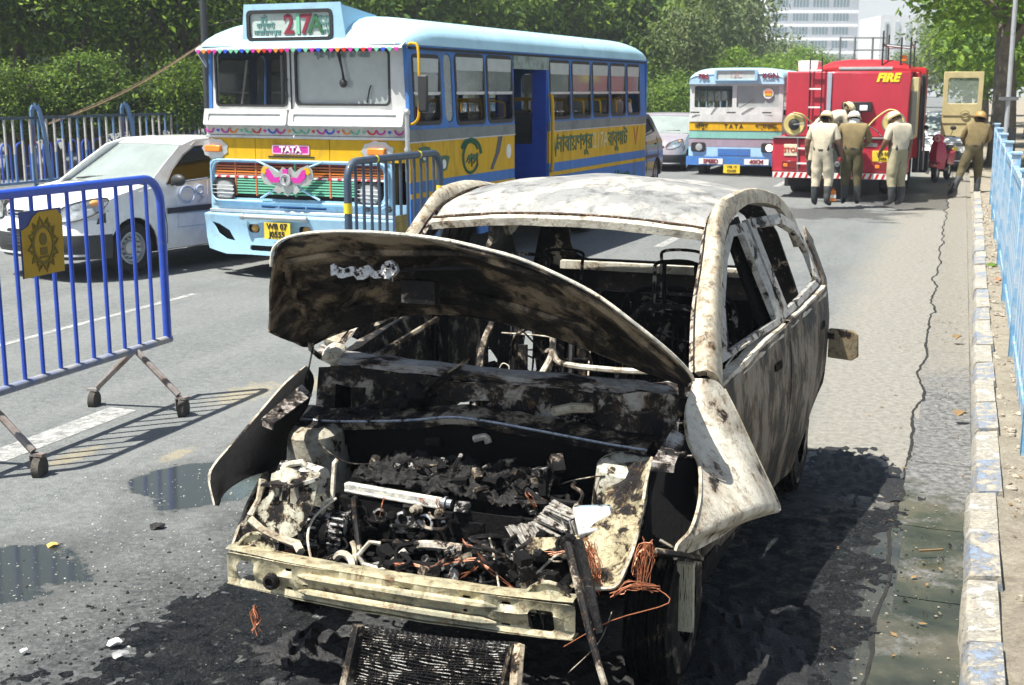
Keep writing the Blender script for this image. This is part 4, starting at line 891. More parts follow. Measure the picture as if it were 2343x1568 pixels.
m = MB(); m.tube([CP(1500, 1262, .3), CP(1550, 1268, .34), CP(1604, 1278, .5)], .012, 6); m.tube([CP(1510, 1236, .34), CP(1560, 1265, .36)], .006, 5); m.build('tie_bar', b_mid, car)
# radiator slumped on the road below the beam: its own thing
rd = empty('radiator', CAR_O, CARYAW, 'blackened finned radiator core hanging to the ground under the bumper beam', 'radiator')
c0, c1, c2, c3 = Vector((-.07, -.09, .375)), Vector((.455, -.06, .385)), Vector((-.12, -.17, .02)), Vector((.38, -.13, .03))
m = MB(); N = 38; rf = M('corroded fins', (.05, .05, .05), .35, .6, var=.9, scale=90, bump=.8, bscale=200)
for k in range(N):
    t = (k+.5)/N; bow = Vector((0, .0, .0)); pts = [c0.lerp(c2, t).lerp(c1.lerp(c3, t), s/8)+Vector((0, .0, -.012*math.sin(s/8*math.pi)+.004*math.sin(s*2.1+k))) for s in range(9)]
    m.tube(pts, .0022, 5)
m.build('radiator_tube', burnt('tube metal', .62, .2, (.3, .3, .29), scale=22, metal=.6, rough=.3), rd)
m = MB(); L = []
for k in range(N*2+1):
    t = k/(N*2); L.append([c0.lerp(c2, t).lerp(c1.lerp(c3, t), s/60)+Vector((0, .012+.006*(s % 2), -.012*math.sin(s/60*math.pi))) for s in range(61)])
m.loft(L); m.build('fin_core', rf, rd, smooth=0)
for a, b in ((c0, c2), (c1, c3)): m = MB(); m.beam(a, b, .03, .03); crumple(m.build('end_tank', b_mid, rd), .006, 20)
# ------------------------------------------------------------------ buses
p_sky = M('sky blue paint', (.33, .56, .74), .35, coat=.3, bump=.4, bscale=3, dirt=.25, dcol=(.2, .22, .22), scale=3)
p_dome = M('pale blue roof paint', (.42, .68, .80), .42, coat=.2, dirt=.15, dcol=(.3, .36, .38), scale=2)
p_blue = M('bus blue paint', (.055, .19, .52), .5, coat=.05, dirt=.35, dcol=(.10, .12, .15), dscale=3, scale=3, stretch=(1, 1, .3), bump=.5, bscale=2.6, spec=.22)
p_deep = M('royal blue paint', (.015, .07, .42), .4, dirt=.2, dcol=(.02, .03, .08))
p_yel = M('chrome yellow paint', (.68, .40, .012), .5, coat=.05, dirt=.35, dcol=(.26, .17, .03), dscale=3, scale=3, stretch=(1, 1, .3), bump=.5, bscale=2.6, spec=.22)
p_whi = M('chalk white paint', (.60, .61, .60), .4, coat=.2, dirt=.28, dcol=(.33, .32, .29), dscale=3, stretch=(1, 1, .35), bump=.4, bscale=3)
p_silv = M('brushed aluminium strip', (.55, .57, .58), .35, .7, dirt=.2, dcol=(.25, .25, .24))
p_band = M('dull grey band', (.20, .22, .22), .5, .3, dirt=.3)
p_orange = M('lamp orange plastic', (.85, .24, .02), .3, coat=.4)
p_mag = M('magenta paint', (.55, .03, .32), .4)
p_green = M('mint green paint', (.16, .5, .33), .45, dirt=.1)
p_rust = M('orange red paint', (.55, .16, .06), .5, dirt=.2)
p_red = M('signal red paint', (.62, .02, .02), .4)
p_plate = M('number plate yellow', (.80, .58, .04), .45, dirt=.1, dcol=(.4, .3, .1))
p_ink = M('black lettering', (.02, .02, .02), .5)
p_bottle = M('bottle green lettering', (.03, .12, .05), .5)
p_maroon = M('maroon lettering', (.22, .02, .04), .5)
p_hub = M('wheel rim grey', (.16, .17, .17), .45, .5, dirt=.3)
g_bus = Mglass('dusty side glass', (.32, .36, .34), .62)
g_front = Mglass('hazy windscreen', (.52, .57, .56), .80, .1)
g_lens = Mglass('headlamp lens', (.75, .78, .78), .55, .05)
g_clear = Mglass('smoky open glass', (.01, .012, .012), .30, .15)
def heart(m, c, s, n=None, fn=None):
    pts = []
    for k in range(14):
        t = 2*math.pi*k/14; x = 16*math.sin(t)**3; z = 13*math.cos(t)-5*math.cos(2*t)-2*math.cos(3*t)-math.cos(4*t); pts.append((c[0]+x*s/17, c[1], c[2]+z*s/17))
    pts = pts[::-1]; q = [(p[0], p[1]+.006, p[2]) for p in pts]; n = len(pts)
    m.add(pts+q, [tuple(range(n)), tuple(range(2*n-1, n-1, -1))]+[(i, n+i, n+(i+1) % n, (i+1) % n) for i in range(n)])
def wheel(parent, x, y, r, w, rim=None, nb=8, name='wheel', zo=0):
    """tyre with dished rim, hub and nuts; outer face towards the sign of x"""
    sg = 1 if x > 0 else -1; c = Vector((x, y, r+zo)); m = MB()
    m.lathe(c, (sg, 0, 0), [(-w/2, r*.6), (-w/2, r*.93), (-w*.36, r), (w*.36, r), (w/2, r*.93), (w*.5, r*.66), (w*.42, r*.62)], 32); wo_ = m.build(name, m_rubber, parent)
    m = MB(); m.lathe(c, (sg, 0, 0), [(-w/2, 0), (-w/2, r*.62), (w*.42, r*.64), (w*.44, r*.58), (w*.2, r*.52), (w*.12, r*.3), (w*.26, r*.26), (w*.34, r*.14), (w*.34, 0)], 28); m.build('rim', rim or p_hub, wo_)
    m = MB()
    for k in range(nb):
        a = 2*math.pi*k/nb; p = c+Vector((sg*w*.2, math.cos(a)*r*.4, math.sin(a)*r*.4)); m.cyl(p, p+Vector((sg*.03, 0, 0)), r*.045, n=6)
    m.build('wheel_nuts', m_steel, wo_)
    for o in (wo_,): pass
    return wo_
def sign_text(body, size, mat, root, x, y, z, **k): return text(body, size, mat, root, (x, y, z), (1, 0, 0), (0, 0, 1), **k)
bus = empty('passenger_bus', Vector((-2.12, 13.24, -.045)), R_(23.2), 'blue and yellow painted city bus with route board 217A, nearest bus in the road', 'bus')
BW, BL = 1.2, 7.85
def xs(z): return BW-.035*max(0, z-1.7)/.8
wins = [(.12, .72, 1.76, 2.43), (1.1, 1.83, 1.74, 2.46), (1.92, 2.62, 1.74, 2.46), (3.84, 4.54, 1.74, 2.45), (4.64, 5.34, 1.74, 2.45), (5.44, 6.1, 1.74, 2.45), (6.2, 6.86, 1.74, 2.45), (6.96, 7.55, 1.74, 2.45)]
for sg in (1, -1):
    top = lambda y, z, sg=sg: (sg*xs(z), y, z)
    th = .03*sg
    hs = [rrect(a, b, c, d, .07) for a, b, c, d in wins]+[rrect(.83, 1.02, 1.76, 2.47, .085, 4)]
    if sg > 0:
        segs = [([(.0, 1.70), (2.66, 1.70), (2.66, 2.52), (0, 2.52)], hs[:3]+[hs[-1]]), ([(3.78, 1.70), (BL, 1.70), (BL, 2.52), (3.78, 2.52)], hs[3:-1])]
    else: segs = [([(.0, 1.70), (BL, 1.70), (BL, 2.52), (0, 2.52)], hs)]
    for o_, h_ in segs: m = MB(); m.panel(o_, h_, top, th, .5); m.build('window_panel', p_blue, bus)
    spans = [(0, 2.66), (3.78, BL)] if sg > 0 else [(0, BL)]
    arcs = [(1.12, .53), (5.5, .53)]
    for a, b in spans:
        m = MB(); m.panel([(a, 1.58), (b, 1.58), (b, 1.70), (a, 1.70)], [], lambda y, z, sg=sg: (sg*(BW+.006), y, z), th, 0); m.build('waist_band', p_band, bus)
        m = MB(); m.panel([(a, 1.18), (b, 1.18), (b, 1.58), (a, 1.58)], [], lambda y, z, sg=sg: (sg*BW, y, z), th, 0); m.build('side_panel', p_yel, bus)
        lo = [(a, .5)]
        for (wc, wr) in arcs:
            if a < wc < b: lo += [(wc-wr, .5)]+[(wc+wr*math.cos(R_(t)), .5+wr*.86*math.sin(R_(t))) for t in range(165, 0, -15)]+[(wc+wr, .5)]
        lo += [(b, .5), (b, 1.18), (a, 1.18)]
        m = MB(); m.panel(lo, [], lambda y, z, sg=sg: (sg*BW, y, z), th, 0); m.build('skirt_panel', p_blue, bus)
        m = MB(); m.box(*sorted((sg*BW, sg*(BW+.007))), a, b, 1.015, 1.065); m.build('stripe', p_yel, bus)
        m = MB(); m.box(*sorted((sg*BW, sg*(BW+.012))), a, b, 1.572, 1.584); m.build('trim_strip', p_silv, bus)
    for k, (a, b, c, d) in enumerate(wins):           # each side window: rubber frame, upper fixed glass, frosted strip, lower opening
        x = sg*(xs(2.1)-.012)
        fr_ = MB(); fr_.panel(rrect(a-.02, b+.02, c-.02, d+.02, .085), [rrect(a+.022, b-.022, c+.022, d-.022, .06)], lambda y, z, sg=sg: (sg*(xs(z)+.006), y, z), .03*sg, 0); fo = fr_.build('window', m_black, bus)
        mid = c+(d-c)*.44
        m = MB(); m.box(*sorted((x, x+.006)), a+.02, b-.02, mid+.02, d-.16); m.build('pane', g_bus, fo)
        m = MB(); m.box(*sorted((x, x+.006)), a+.02, b-.02, d-.16, d-.02); m.build('frosted_strip', M('frosted strip', (.42, .47, .46), .4), fo)
        m = MB(); m.box(*sorted((x-.006, x+.02*sg)), a, b, mid-.012, mid+.02); m.build('sash_bar', p_silv, fo)
        if k in (0, 1, 2, 3): m = MB(); m.box(*sorted((x-.02*sg, x-.014*sg)), a+(b-a)*.5, b, c, mid); m.build('sliding_pane', g_clear, fo)
    m = MB(); m.panel(rrect(.84, 1.01, 1.77, 2.46, .08, 4), [], lambda y, z, sg=sg: (sg*(xs(z)-.008), y, z), .006, 0); m.build('narrow_pane', g_bus, bus)
    m = MB(); m.box(*sorted((sg*(BW-.035), sg*(BW+.03))), -.02, BL, 2.515, 2.545); m.build('gutter_rail', p_blue, bus)
    # painted corner between windscreen and first window, with the quarter glass
    m = MB(); m.panel(rrect(-.0, .09, 1.72, 2.5, .02), [], lambda y, z, sg=sg: (sg*(xs(z)+.009), y, z), .01*sg, 0); m.build('corner_post', p_blue, bus)
# doorway: sill, inner blue bulkhead, header, rail, far windows show through
m = MB(); m.box(BW-.10, BW-.01, 2.66, 3.78, 2.34, 2.52); m.build('door_header', M('scuffed header', (.3, .37, .34), .6, dirt=.5, dcol=(.1, .12, .1), dscale=6), bus)
m = MB(); m.box(.95, BW-.03, 2.66, 2.70, .5, 2.4); m.box(.98, BW-.03, 3.74, 3.78, .5, 2.34); m.box(.35, .98, 3.74, 3.78, .5, 1.42); m.build('door_jamb', p_deep, bus)
m = MB(); m.box(.30, .34, 2.9, 3.78, .5, 1.42); m.build('door_leaf', p_deep, bus); m = MB(); m.box(.35, BW-.02, 2.7, 3.74, .48, .52); m.build('door_step', m_dark, bus)
m = MB(); m.tube(spline([(BW+.02, 3.72, 2.02), (BW+.07, 3.70, 1.95), (BW+.07, 3.72, 1.2), (BW+.02, 3.78, 1.08)], 4), .022, 8); m.build('grab_rail', p_yel, bus)
# interior
m = MB(); m.box(-BW+.04, BW-.06, .25, BL-.05, .62, .68); m.build('floor', m_dark, bus)
m = MB(); m.box(-BW+.04, BW-.04, .9, .93, .7, 1.5); m.build('bulkhead', m_dark, bus)
seatm = M('bus seat vinyl', (.16, .17, .165), .7)
for y in (1.5, 2.2, 4.2, 4.9, 5.6, 6.3, 7.0):
    for x0, x1 in ((.3, 1.12), (-1.12, -.3)):
        if y in (2.2,) and x0 > 0: pass
        m = MB(); m.box(x0, x1, y, y+.42, .95, 1.05); m.box(x0, x1, y+.38, y+.46, 1.0, 1.78); so = m.build('bench_seat', seatm, bus, bevel=.02)
        m = MB(); m.tube(spline([(x0+.03, y+.42, 1.6), (x0+.03, y+.42, 1.9), (x0+.12, y+.42, 1.96), (x1-.12, y+.42, 1.96), (x1-.03, y+.42, 1.9), (x1-.03, y+.42, 1.6)], 3), .014, 6); m.build('seat_rail', p_yel, so)
m = MB(); m.panel([(-BW, .5), (BW, .5), (BW, 2.52), (-BW, 2.52)], [rrect(-.9, .9, 1.75, 2.35, .1)], lambda x, z: (x, BL, z), .03, 0); m.build('rear_panel', p_blue, bus)
m = MB(); m.box(-.88, .88, BL-.02, BL-.012, 1.77, 2.33); m.build('rear_pane', g_bus, bus)
# roof
def roof_rows(W, z0, zc, L, y0=-.1, front=.75, back=.9, n=22, na=15, dome=1):
    rows = []
    for i in range(n+1):
        t = i/n; y = y0+(L-y0)*(t if t > .12 else t)
        ef = min(1, max(0, (y-y0)/front)); eb = min(1, max(0, (L-y)/back)); f = math.sqrt(max(.0, 1-(1-ef)**2.0)); g = math.sqrt(max(0, 1-(1-eb)**2.2)); k = min(f*(.65+.35*f) if dome else f, g)
        k = max(k, .0); r = []
        for j in range(na):
            a = math.pi*j/(na-1); c = math.cos(a); s = math.sin(a)
            xx = W*(1 if c > 0 else -1)*abs(c)**.62*(.80+.20*(k**.5 if ef < 1 else 1)); zz = z0+(zc-z0)*(s**.75)*k
            r.append((xx, y, zz))
        rows.append(r)
    return rows
ys = [-.12, -.09, -.03, .08, .22, .4, .6, .8]
m = MB(); rr2 = []
for y in ys+[1.2, 2, 3, 4, 5, 6, 6.8, 7.2, 7.45, 7.62, 7.76, 7.84, 7.87]:
    ef = min(1, (y+.12)/.75); eb = min(1, max(0, (7.87-y)/.75)); k = min(math.sqrt(1-(1-ef)**2), math.sqrt(max(0, 1-(1-eb)**2))); r = []
    wq = (BW+.035)*(.93+.07*min(1, k*1.2))
    for j in range(19):
        a = math.pi*j/18; c = math.cos(a); s = math.sin(a); r.append((wq*(1 if c >= 0 else -1)*abs(c)**.6, y, 2.53+.30*(s**.72)*k))
    rr2.append(r)
m.loft(rr2, .02); m.build('roof', p_dome, bus, smooth=60)
m = MB(); m.box(-BW, BW, .05, BL-.05, 2.49, 2.515); m.build('ceiling', m_dark, bus)
for y in (1.9, 3.6, 4.9): m = MB(); m.tube([(BW+.02, y, 2.56), (BW+.0, y, 2.66), (BW-.06, y, 2.73)], .008, 5); m.build('roof_clip', p_silv, bus)
# destination box with rolled blind
m = MB(); m.loft([[(-.66, -.10, 2.56), (-.62, -.09, 2.93), (.50, -.09, 2.93), (.56, -.10, 2.56)], [(-.66, .75, 2.6), (-.60, .65, 2.86), (.48, .65, 2.86), (.56, .75, 2.6)]], .02)
m.panel([(-.67, 2.545), (.57, 2.545), (.51, 2.95), (-.63, 2.95)], [rrect(-.58, .40, 2.605, 2.87, .04)], lambda x, z: (x, -.115, z), .02, 0); db = m.build('destination_box', p_sky, bus)
m = MB(); m.panel(rrect(-.60, .42, 2.585, 2.89, .05), [rrect(-.565, .385, 2.62, 2.855, .035)], lambda x, z: (x, -.125, z), .03, 0); m.build('rubber_frame', m_black, db)
m = MB(); m.box(-.57, .39, -.10, -.094, 2.6, 2.87); m.build('blind', M('route blind', (.48, .56, .53), .5, var=.2, scale=5), db)
sign_text('2', .27, p_maroon, db, -.10, -.108, 2.735, bold=.006, squash=.9); sign_text('1', .27, p_green, db, .01, -.108, 2.735, bold=.006); sign_text('7', .27, p_maroon, db, .10, -.108, 2.735, bold=.006); sign_text('A', .26, p_bottle, db, .215, -.108, 2.735, bold=.005)
for k, (s_, x, z) in enumerate((('\u09b0\u09c1\u099f', -.40, 2.80), ('\u09ac\u09be\u09ac\u09c1\u0998\u09be\u099f', -.38, 2.735), ('\u09a8\u09be\u09b0\u09be\u09df\u09a3\u09aa\u09c1\u09b0', -.36, 2.665), ('\u09b9\u09be\u0993\u09dc\u09be', .325, 2.80), ('\u0989\u09b2\u09cd\u099f\u09be', .325, 2.735), ('\u09ac\u09be\u0997\u09c1', .325, 2.665))): sign_text(s_, .075, M('teal lettering', (.12, .3, .28), .5), db, x, -.104, z)
# windscreens
fw = [(-1.17, 1.86), (1.2, 1.86), (1.17, 2.53), (-1.14, 2.53)]
m = MB(); m.panel(fw, [rrect(-1.08, -.205, 1.93, 2.49, .05), rrect(-.095, .995, 1.945, 2.49, .04)], lambda x, z: (x, -.02+(.04 if abs(x) > 1.1 else 0), z), .04, .4); wf_ = m.build('windscreen_frame', p_whi, bus)
m = MB(); m.box(-.155, -.145, -.035, -.02, 1.9, 2.5); m.build('frame_seam', m_black, wf_)
for a, b, c, d in ((-1.08, -.205, 1.93, 2.49), (-.095, .995, 1.945, 2.49)):
    m = MB(); m.panel(rrect(a-.008, b+.008, c-.008, d+.008, .05), [rrect(a+.014, b-.014, c+.014, d-.014, .04)], lambda x, z: (x, -.03, z), .02, 0); fo = m.build('windscreen_rubber', m_black, wf_)
m = MB(); m.box(-.09, .99, .0, .006, 1.95, 2.485); m.build('windscreen', g_front, bus)
m = MB(); m.box(-1.075, -.21, .0, .006, 1.935, 2.485); m.build('windscreen', g_clear, bus)
m = MB(); m.tube(spline([(-.19, -.03, 2.2), (-.175, -.07, 2.17), (-.175, -.07, 2.07), (-.19, -.03, 2.03)], 3), .008, 6); m.build('pull_handle', m_black, bus)
m = MB(); m.ell((.49, -.06, 2.16), (.045, .03, .045), 10, 6); m.tube([(.49, -.05, 2.16), (.47, -.05, 2.3), (.42, -.06, 2.5)], .01, 5); m.tube([(.44, -.05, 2.5), (.5, -.05, 2.18)], .006, 5); m.build('black_tassel', m_black, bus)
m = MB(); m.tube([(.74, -.03, 1.97), (.77, -.03, 2.1), (.79, -.03, 2.14)], .008, 5); m.build('wiper', m_black, bus)
m = MB(); m.tube([(-.8, .03, 1.95), (-.72, .04, 2.4)], .012, 5); m.tube([(-.4, .2, 1.95), (-.4, .2, 2.45)], .02, 5); m.build('inner_post', p_whi, bus)
for k, s_ in enumerate(('\u09b6\u09cd\u09b0\u09c0', '\u09b6\u09cd\u09b0\u09c0', '\u099c\u09df', '\u09ae\u09be', '\u09a4\u09be\u09b0\u09be')): sign_text(s_, .075, M('grey screen lettering', (.2, .28, .3), .5), bus, .18+.13*k, -.012, 2.435)
# white sill shelves and decorated strip
for a, b in ((-1.19, -.16), (-.14, 1.19)):
    m = MB(); m.panel(rrect(a, b, 1.735, 1.885, .02), [rrect(a+.06, b-.08, 1.77, 1.85, .015)], lambda x, z: (x, -.10-(1.885-z)*.25, z), .05, 0); m.box(a, b, -.10, -.0, 1.875, 1.9); so = m.build('vent_flap', p_whi, bus, bevel=.006)
    m = MB(); m.panel(rrect(a+.055, b-.075, 1.765, 1.855, .015), [], lambda x, z: (x, -.085-(1.885-z)*.25, z), .01, 0); m.build('recess', p_whi, so)
m = MB(); m.box(-1.2, 1.2, -.09, 0, 1.722, 1.737); m.build('trim_strip', p_silv, bus, bevel=.004)
m = MB(); m.panel([(-1.2, 1.635), (1.2, 1.635), (1.2, 1.722), (-1.2, 1.722)], [], lambda x, z: (x, -.06+.06*max(0, (x-.95)/.25)**2, z), .02, .2); dsp = m.build('painted_strip', M('cream strip', (.62, .62, .58), .5, dirt=.2), bus)
cols = [p_mag, p_green, p_orange, M('royal blue enamel', (.03, .08, .6), .4), p_red, p_green, p_mag]
yfl = lambda x: -.068+.06*max(0, (x-.95)/.25)**2
for k in range(24):
    x = -1.15+k*.098; mt = cols[(k*3) % 7]; m = MB()
    if k % 3 == 1: heart(m, (x, yfl(x), 1.678), .02); nm = 'painted_heart'
    else:
        s = 1 if k % 2 else -1
        m.tube(spline([(x-.05*s, yfl(x)-.002, 1.70), (x-.02*s, yfl(x)-.002, 1.66), (x+.03*s, yfl(x)-.002, 1.665), (x+.052*s, yfl(x)-.002, 1.695)], 3), [.004, .008, .011, .013, .013, .012, .010, .007, .005, .003][:10] if False else .009, 5); nm = 'painted_scroll'
    m.build(nm, mt, dsp)
m = MB(); m.box(-1.205, 1.205, -.075, 0, 1.60, 1.632); m.build('trim_strip', p_silv, bus, bevel=.006)
# pelmet with hearts
m = MB(); m.loft([[(-1.24, -.06, 2.545), (0, -.13, 2.56), (1.2, -.06, 2.555)], [(-1.24, -.13, 2.51), (0, -.20, 2.52), (1.2, -.13, 2.515)], [(-1.24, -.135, 2.49), (0, -.205, 2.50), (1.2, -.135, 2.495)]], .006); pm = m.build('visor', p_silv, bus)
for k in range(34):
    x = -1.2+k*.071; y = -.145-.07*(1-min(1, abs(x)/1.2)); mt = cols[(k*2+k//7) % 7]; m = MB(); heart(m, (x, y, 2.487), .028); m.build('painted_heart', mt, pm)
m = MB(); m.loft([[(-1.24, -.06, 2.545), (-1.24, -.13, 2.5)], [(-1.2, .0, 2.36), (-1.2, -.01, 2.33)]], .008); m.build('visor_end', p_silv, pm)
m = MB(); m.tube(spline([(1.2, -.02, 2.53), (1.27, -.03, 2.54), (1.33, -.04, 2.46), (1.33, -.04, 1.9), (1.28, -.03, 1.78), (1.2, .0, 1.76)], 4), .014, 7); m.build('mirror_loop', p_yel, bus)
m = MB(); m.box(1.32, 1.43, -.06, -.02, 1.88, 2.24); mo = m.build('mirror', m_black, bus, bevel=.02, bseg=2)
m = MB(); m.cyl((1.235, -.12, 1.2), (1.235, -.12, 1.86), .022, n=10); m.ell((1.235, -.12, 1.88), .036, 10, 6); m.cyl((1.235, -.12, 1.5), (1.235, -.12, 1.53), .032, n=10); m.build('corner_pole', p_silv, bus)
# yellow nose panels, name badge, indicators
fy = lambda x, z: (x, -.05+.09*max(0, (x-.9)/.3)**2+.02*max(0, (-x-1.0)/.2)**2, z)
for a, b in ((-1.2, -.605), (-.597, .297), (.305, 1.2)):
    m = MB(); m.panel([(a, 1.375), (b, 1.375), (b, 1.598), (a, 1.598)], [], fy, .02, .15); m.build('nose_panel', p_yel, bus)
m = MB(); m.box(-.44, .12, -.056, -.05, 1.405, 1.42); m.build('slot', m_black, bus)
m = MB(); m.panel(rrect(-.38, .06, 1.445, 1.53, .012), [], lambda x, z: (x, -.058, z), .01, 0); bd = m.build('name_badge', p_mag, bus)
m = MB(); m.panel(rrect(-.385, .065, 1.44, 1.535, .014), [rrect(-.372, .052, 1.452, 1.523, .01)], lambda x, z: (x, -.062, z), .008, 0); m.build('badge_rim', M('pink enamel', (.7, .45, .6), .4), bd)
sign_text('TATA', .082, m_white, bd, -.16, -.066, 1.487, bold=.003, squash=1.25)
for x, s in ((-1.12, 1), (.86, 1)):
    m = MB(); m.panel([(x-.14+.025*math.sin(k*2.5)+.25*(k in (3, 4, 5))*0, 1.42) if False else (x+.17*math.cos(k*math.pi/9)*(1+.12*(k % 2)), 1.485+.10*math.sin(k*math.pi/9)*(1+.14*(k % 2))) for k in range(18)], [], lambda x_, z: (x_, fy(x_, z)[1]-.008, z), .006, 0); io = m.build('lamp_backplate', p_silv, bus)
    m = MB(); m.box(x-.10, x+.10, fy(x, 0)[1]-.05, fy(x, 0)[1], 1.45, 1.52); m.build('indicator_lamp', p_orange, io, bevel=.012, bseg=2)
# grille: framed zones of coloured slats
m = MB(); m.panel(rrect(-1.19, 1.02, .90, 1.375, .04), [rrect(-1.13, .93, .97, 1.345, .08)], lambda x, z: (x, fy(x, z)[1]-.01, z), .04, .2); m.build('grille_surround', p_sky, bus)
m = MB(); m.tube(spline([(x, fy(x, 0)[1]-.03, z) for x, z in rrect(-1.16, .98, .94, 1.37, .09)]+[(-1.16, fy(-1.16, 0)[1]-.03, 1.28)], 1), .013, 6, closed=True); m.build('grille_tube', p_sky, bus)
m = MB(); m.box(-1.15, .97, .02, .04, .9, 1.36); m.build('grille_back', m_black, bus)
for k in range(12):
    z = 1.335-k*.028
    if k == 5: continue
    mt = (p_maroon, p_rust, p_rust, p_orange, p_rust, None, p_green, p_green, p_green, p_green, p_green, p_green)[k]
    x0, x1 = (-1.12, .93) if k < 6 else (-.86, .60)
    m = MB(); m.box(x0, x1, -.05, -.02, z-.009, z+.007); m.build('grille_slat', mt, bus)
m = MB(); m.box(-1.12, .93, -.054, -.03, 1.185, 1.207); hz = m.build('hazard_strip', m_white, bus)
for k in range(18):
    x = -1.1+k*.114; m = MB(); m.add([(x, -.057, 1.187), (x+.045, -.057, 1.187), (x+.06, -.057, 1.205), (x+.015, -.057, 1.205)], [(0, 1, 2, 3)]); m.build('red_dash', p_red, hz, smooth=0)
for x in (-.86, -.60, -.12, .30, .60): m = MB(); m.box(x-.008, x+.008, -.056, -.02, 1.0, 1.345); m.build('grille_post', p_rust if x != -.12 else p_green, bus)
for x in (-1.0, .755):
    c = Vector((x, -.06, 1.06)); m = MB(); m.panel(rrect(x-.14, x+.14, .945, 1.17, .07, 4), [rrect(x-.115, x+.115, .965, 1.15, .055, 4)], lambda a, z: (a, -.075, z), .05, 0); ho = m.build('headlamp', m_black, bus)
    m = MB(); m.panel(rrect(x-.118, x+.118, .963, 1.152, .055, 4), [], lambda a, z, x=x: (a, -.055-.02*(1-((a-x)/.12)**2), z), .004, .04); m.build('lens', g_lens, ho)
    m = MB(); m.ell((x, -.0, 1.058), (.11, .05, .085), 14, 8); m.build('reflector', m_chrome, ho)
    for z in (1.02, 1.06, 1.10): m = MB(); m.tube([(x-.15, -.08, z), (x, -.095, z), (x+.13, -.08, z)], .004, 4); m.build('guard_wire', m_steel, ho)
# crossed blue tubes and the winged ornament
for pts in ([(-.56, -.10, 1.37), (-.30, -.12, 1.27), (-.26, -.12, 1.20), (-.30, -.12, 1.10), (-.52, -.10, .98)], [(.24, -.10, 1.37), (-.02, -.12, 1.27), (-.06, -.12, 1.20), (-.02, -.12, 1.10), (.2, -.10, .98)]):
    m = MB(); m.tube(spline(pts, 4), .012, 6); m.build('grille_brace', p_sky, bus)
oc = (-.16, 1.185); wing = [(0, .10), (.05, .13), (.10, .07), (.17, .12), (.26, .155), (.31, .10), (.32, .02), (.27, -.05), (.20, -.06), (.12, -.05), (.16, -.11), (.10, -.15), (.05, -.12), (.02, -.16), (0, -.17)]
out = [(oc[0]+x, oc[1]+z) for x, z in wing]+[(oc[0]-x, oc[1]+z) for x, z in wing[-2:0:-1]]
m = MB(); m.panel(out[::-1], [], lambda x, z: (x, -.145-.02*math.sin((x+.16)*9)**2, z), .01, .06); orn = m.build('winged_ornament', M('ornament silver', (.5, .52, .5), .3, .5), bus)
for s in (1, -1):
    m = MB(); m.panel([(oc[0]+s*a, oc[1]+b) for a, b in ((.05, .03), (.14, .02), (.2, .10), (.24, .11), (.24, .03), (.18, -.03), (.09, -.03))][::s], [], lambda x, z: (x, -.172, z), .006, 0); m.build('ornament_feather', p_mag, orn)
    m = MB(); m.panel([(oc[0]+s*a, oc[1]+b) for a, b in ((.21, .12), (.27, .13), (.30, .08), (.26, .05))][::s], [], lambda x, z: (x, -.170, z), .006, 0); m.build('ornament_feather', p_yel, orn)
m = MB(); m.box(oc[0]-.03, oc[0]+.03, -.18, -.17, oc[1]+.05, oc[1]+.11); m.build('ornament_crown', p_mag, orn)
m = MB(); m.lathe((oc[0], -.172, oc[1]), (0, -1, 0), [(0, .066), (.012, .064), (.014, .052), (.008, .05), (.008, 0)], 20); m.build('ornament_ring', p_silv, orn); text('T', .075, p_ink, orn, (oc[0], -.188, oc[1]), (1, 0, 0), (0, 0, 1))
# lower blue nose, centre vents, light bar, bumper, plate
m = MB(); m.panel([(-1.2, .80), (1.2, .80), (1.2, .955), (-1.2, .955)], [rrect(-.55, .245, .875, .95, .006, 1)], fy, .02, .15); m.build('lower_nose', p_sky, bus)
for z in (.887, .907, .927): m = MB(); m.box(-.55, .245, -.055, -.03, z, z+.008); m.build('vent_slat', p_blue, bus)
for x in (-.33, -.0): m = MB(); m.box(x-.006, x+.006, -.058, -.03, .87, .95); m.build('vent_post', p_sky, bus)
m = MB(); m.box(-1.19, 1.1, -.085, -.04, .815, .85); m.build('nose_strip', p_silv, bus, bevel=.006)
m = MB(); m.cyl((-.62, -.30, .80), (.14, -.30, .80), .022, n=10); m.ell((-.62, -.3, .8), .035, 8, 6); m.ell((.14, -.3, .8), .035, 8, 6); m.build('light_bar', p_silv, bus)
def by(x): return -.27+.14*(min(1.25, abs(x))/1.22)**3
eye = [(-1.12, .72), (-1.0, .70), (-.86, .64), (-.78, .53), (-.92, .545), (-1.04, .60)]; eye2 = [(-x-.08, z) for x, z in eye]
m = MB(); m.panel([(-1.23, .79), (-1.22, .55), (-1.17, .43), (-.9, .39), (-.62, .40), (.45, .40), (.85, .39), (1.14, .45), (1.22, .6), (1.23, .79)], [eye, eye2, rrect(-.6, -.45, .63, .72, .04), rrect(.03, .18, .63, .72, .04), rrect(-.58, .4, .445, .50, .02)], lambda x, z: (x, by(x)+.02*math.sin((z-.4)*8), z), .02, .09); bm_ = m.build('front_bumper', p_sky, bus)
m = MB(); m.loft([[(x, by(x), .79), (x, -.05, .80)] for x in [-1.23+.2*k for k in range(13)]], .01); m.build('bumper_top', p_sky, bm_)
m = MB(); m.box(-1.15, 1.1, -.08, -.06, .41, .77); m.build('bumper_void', m_dark, bm_)
for x in (-.525, .105): m = MB(); m.lathe((x, -.20, .675), (0, -1, 0), [(-.03, 0), (-.03, .035), (.02, .045), (.03, .02), (.03, 0)], 12); m.build('fog_lamp', M('amber lens', (.5, .3, .08), .3), bm_)
m = MB(); m.box(-.335, -.02, -.335, -.325, .585, .755); pl = m.build('number_plate', p_plate, bus); sign_text('WB 07', .085, p_ink, pl, -.178, -.338, .715, bold=.002); sign_text('J0555', .085, p_ink, pl, -.178, -.338, .632, bold=.002)
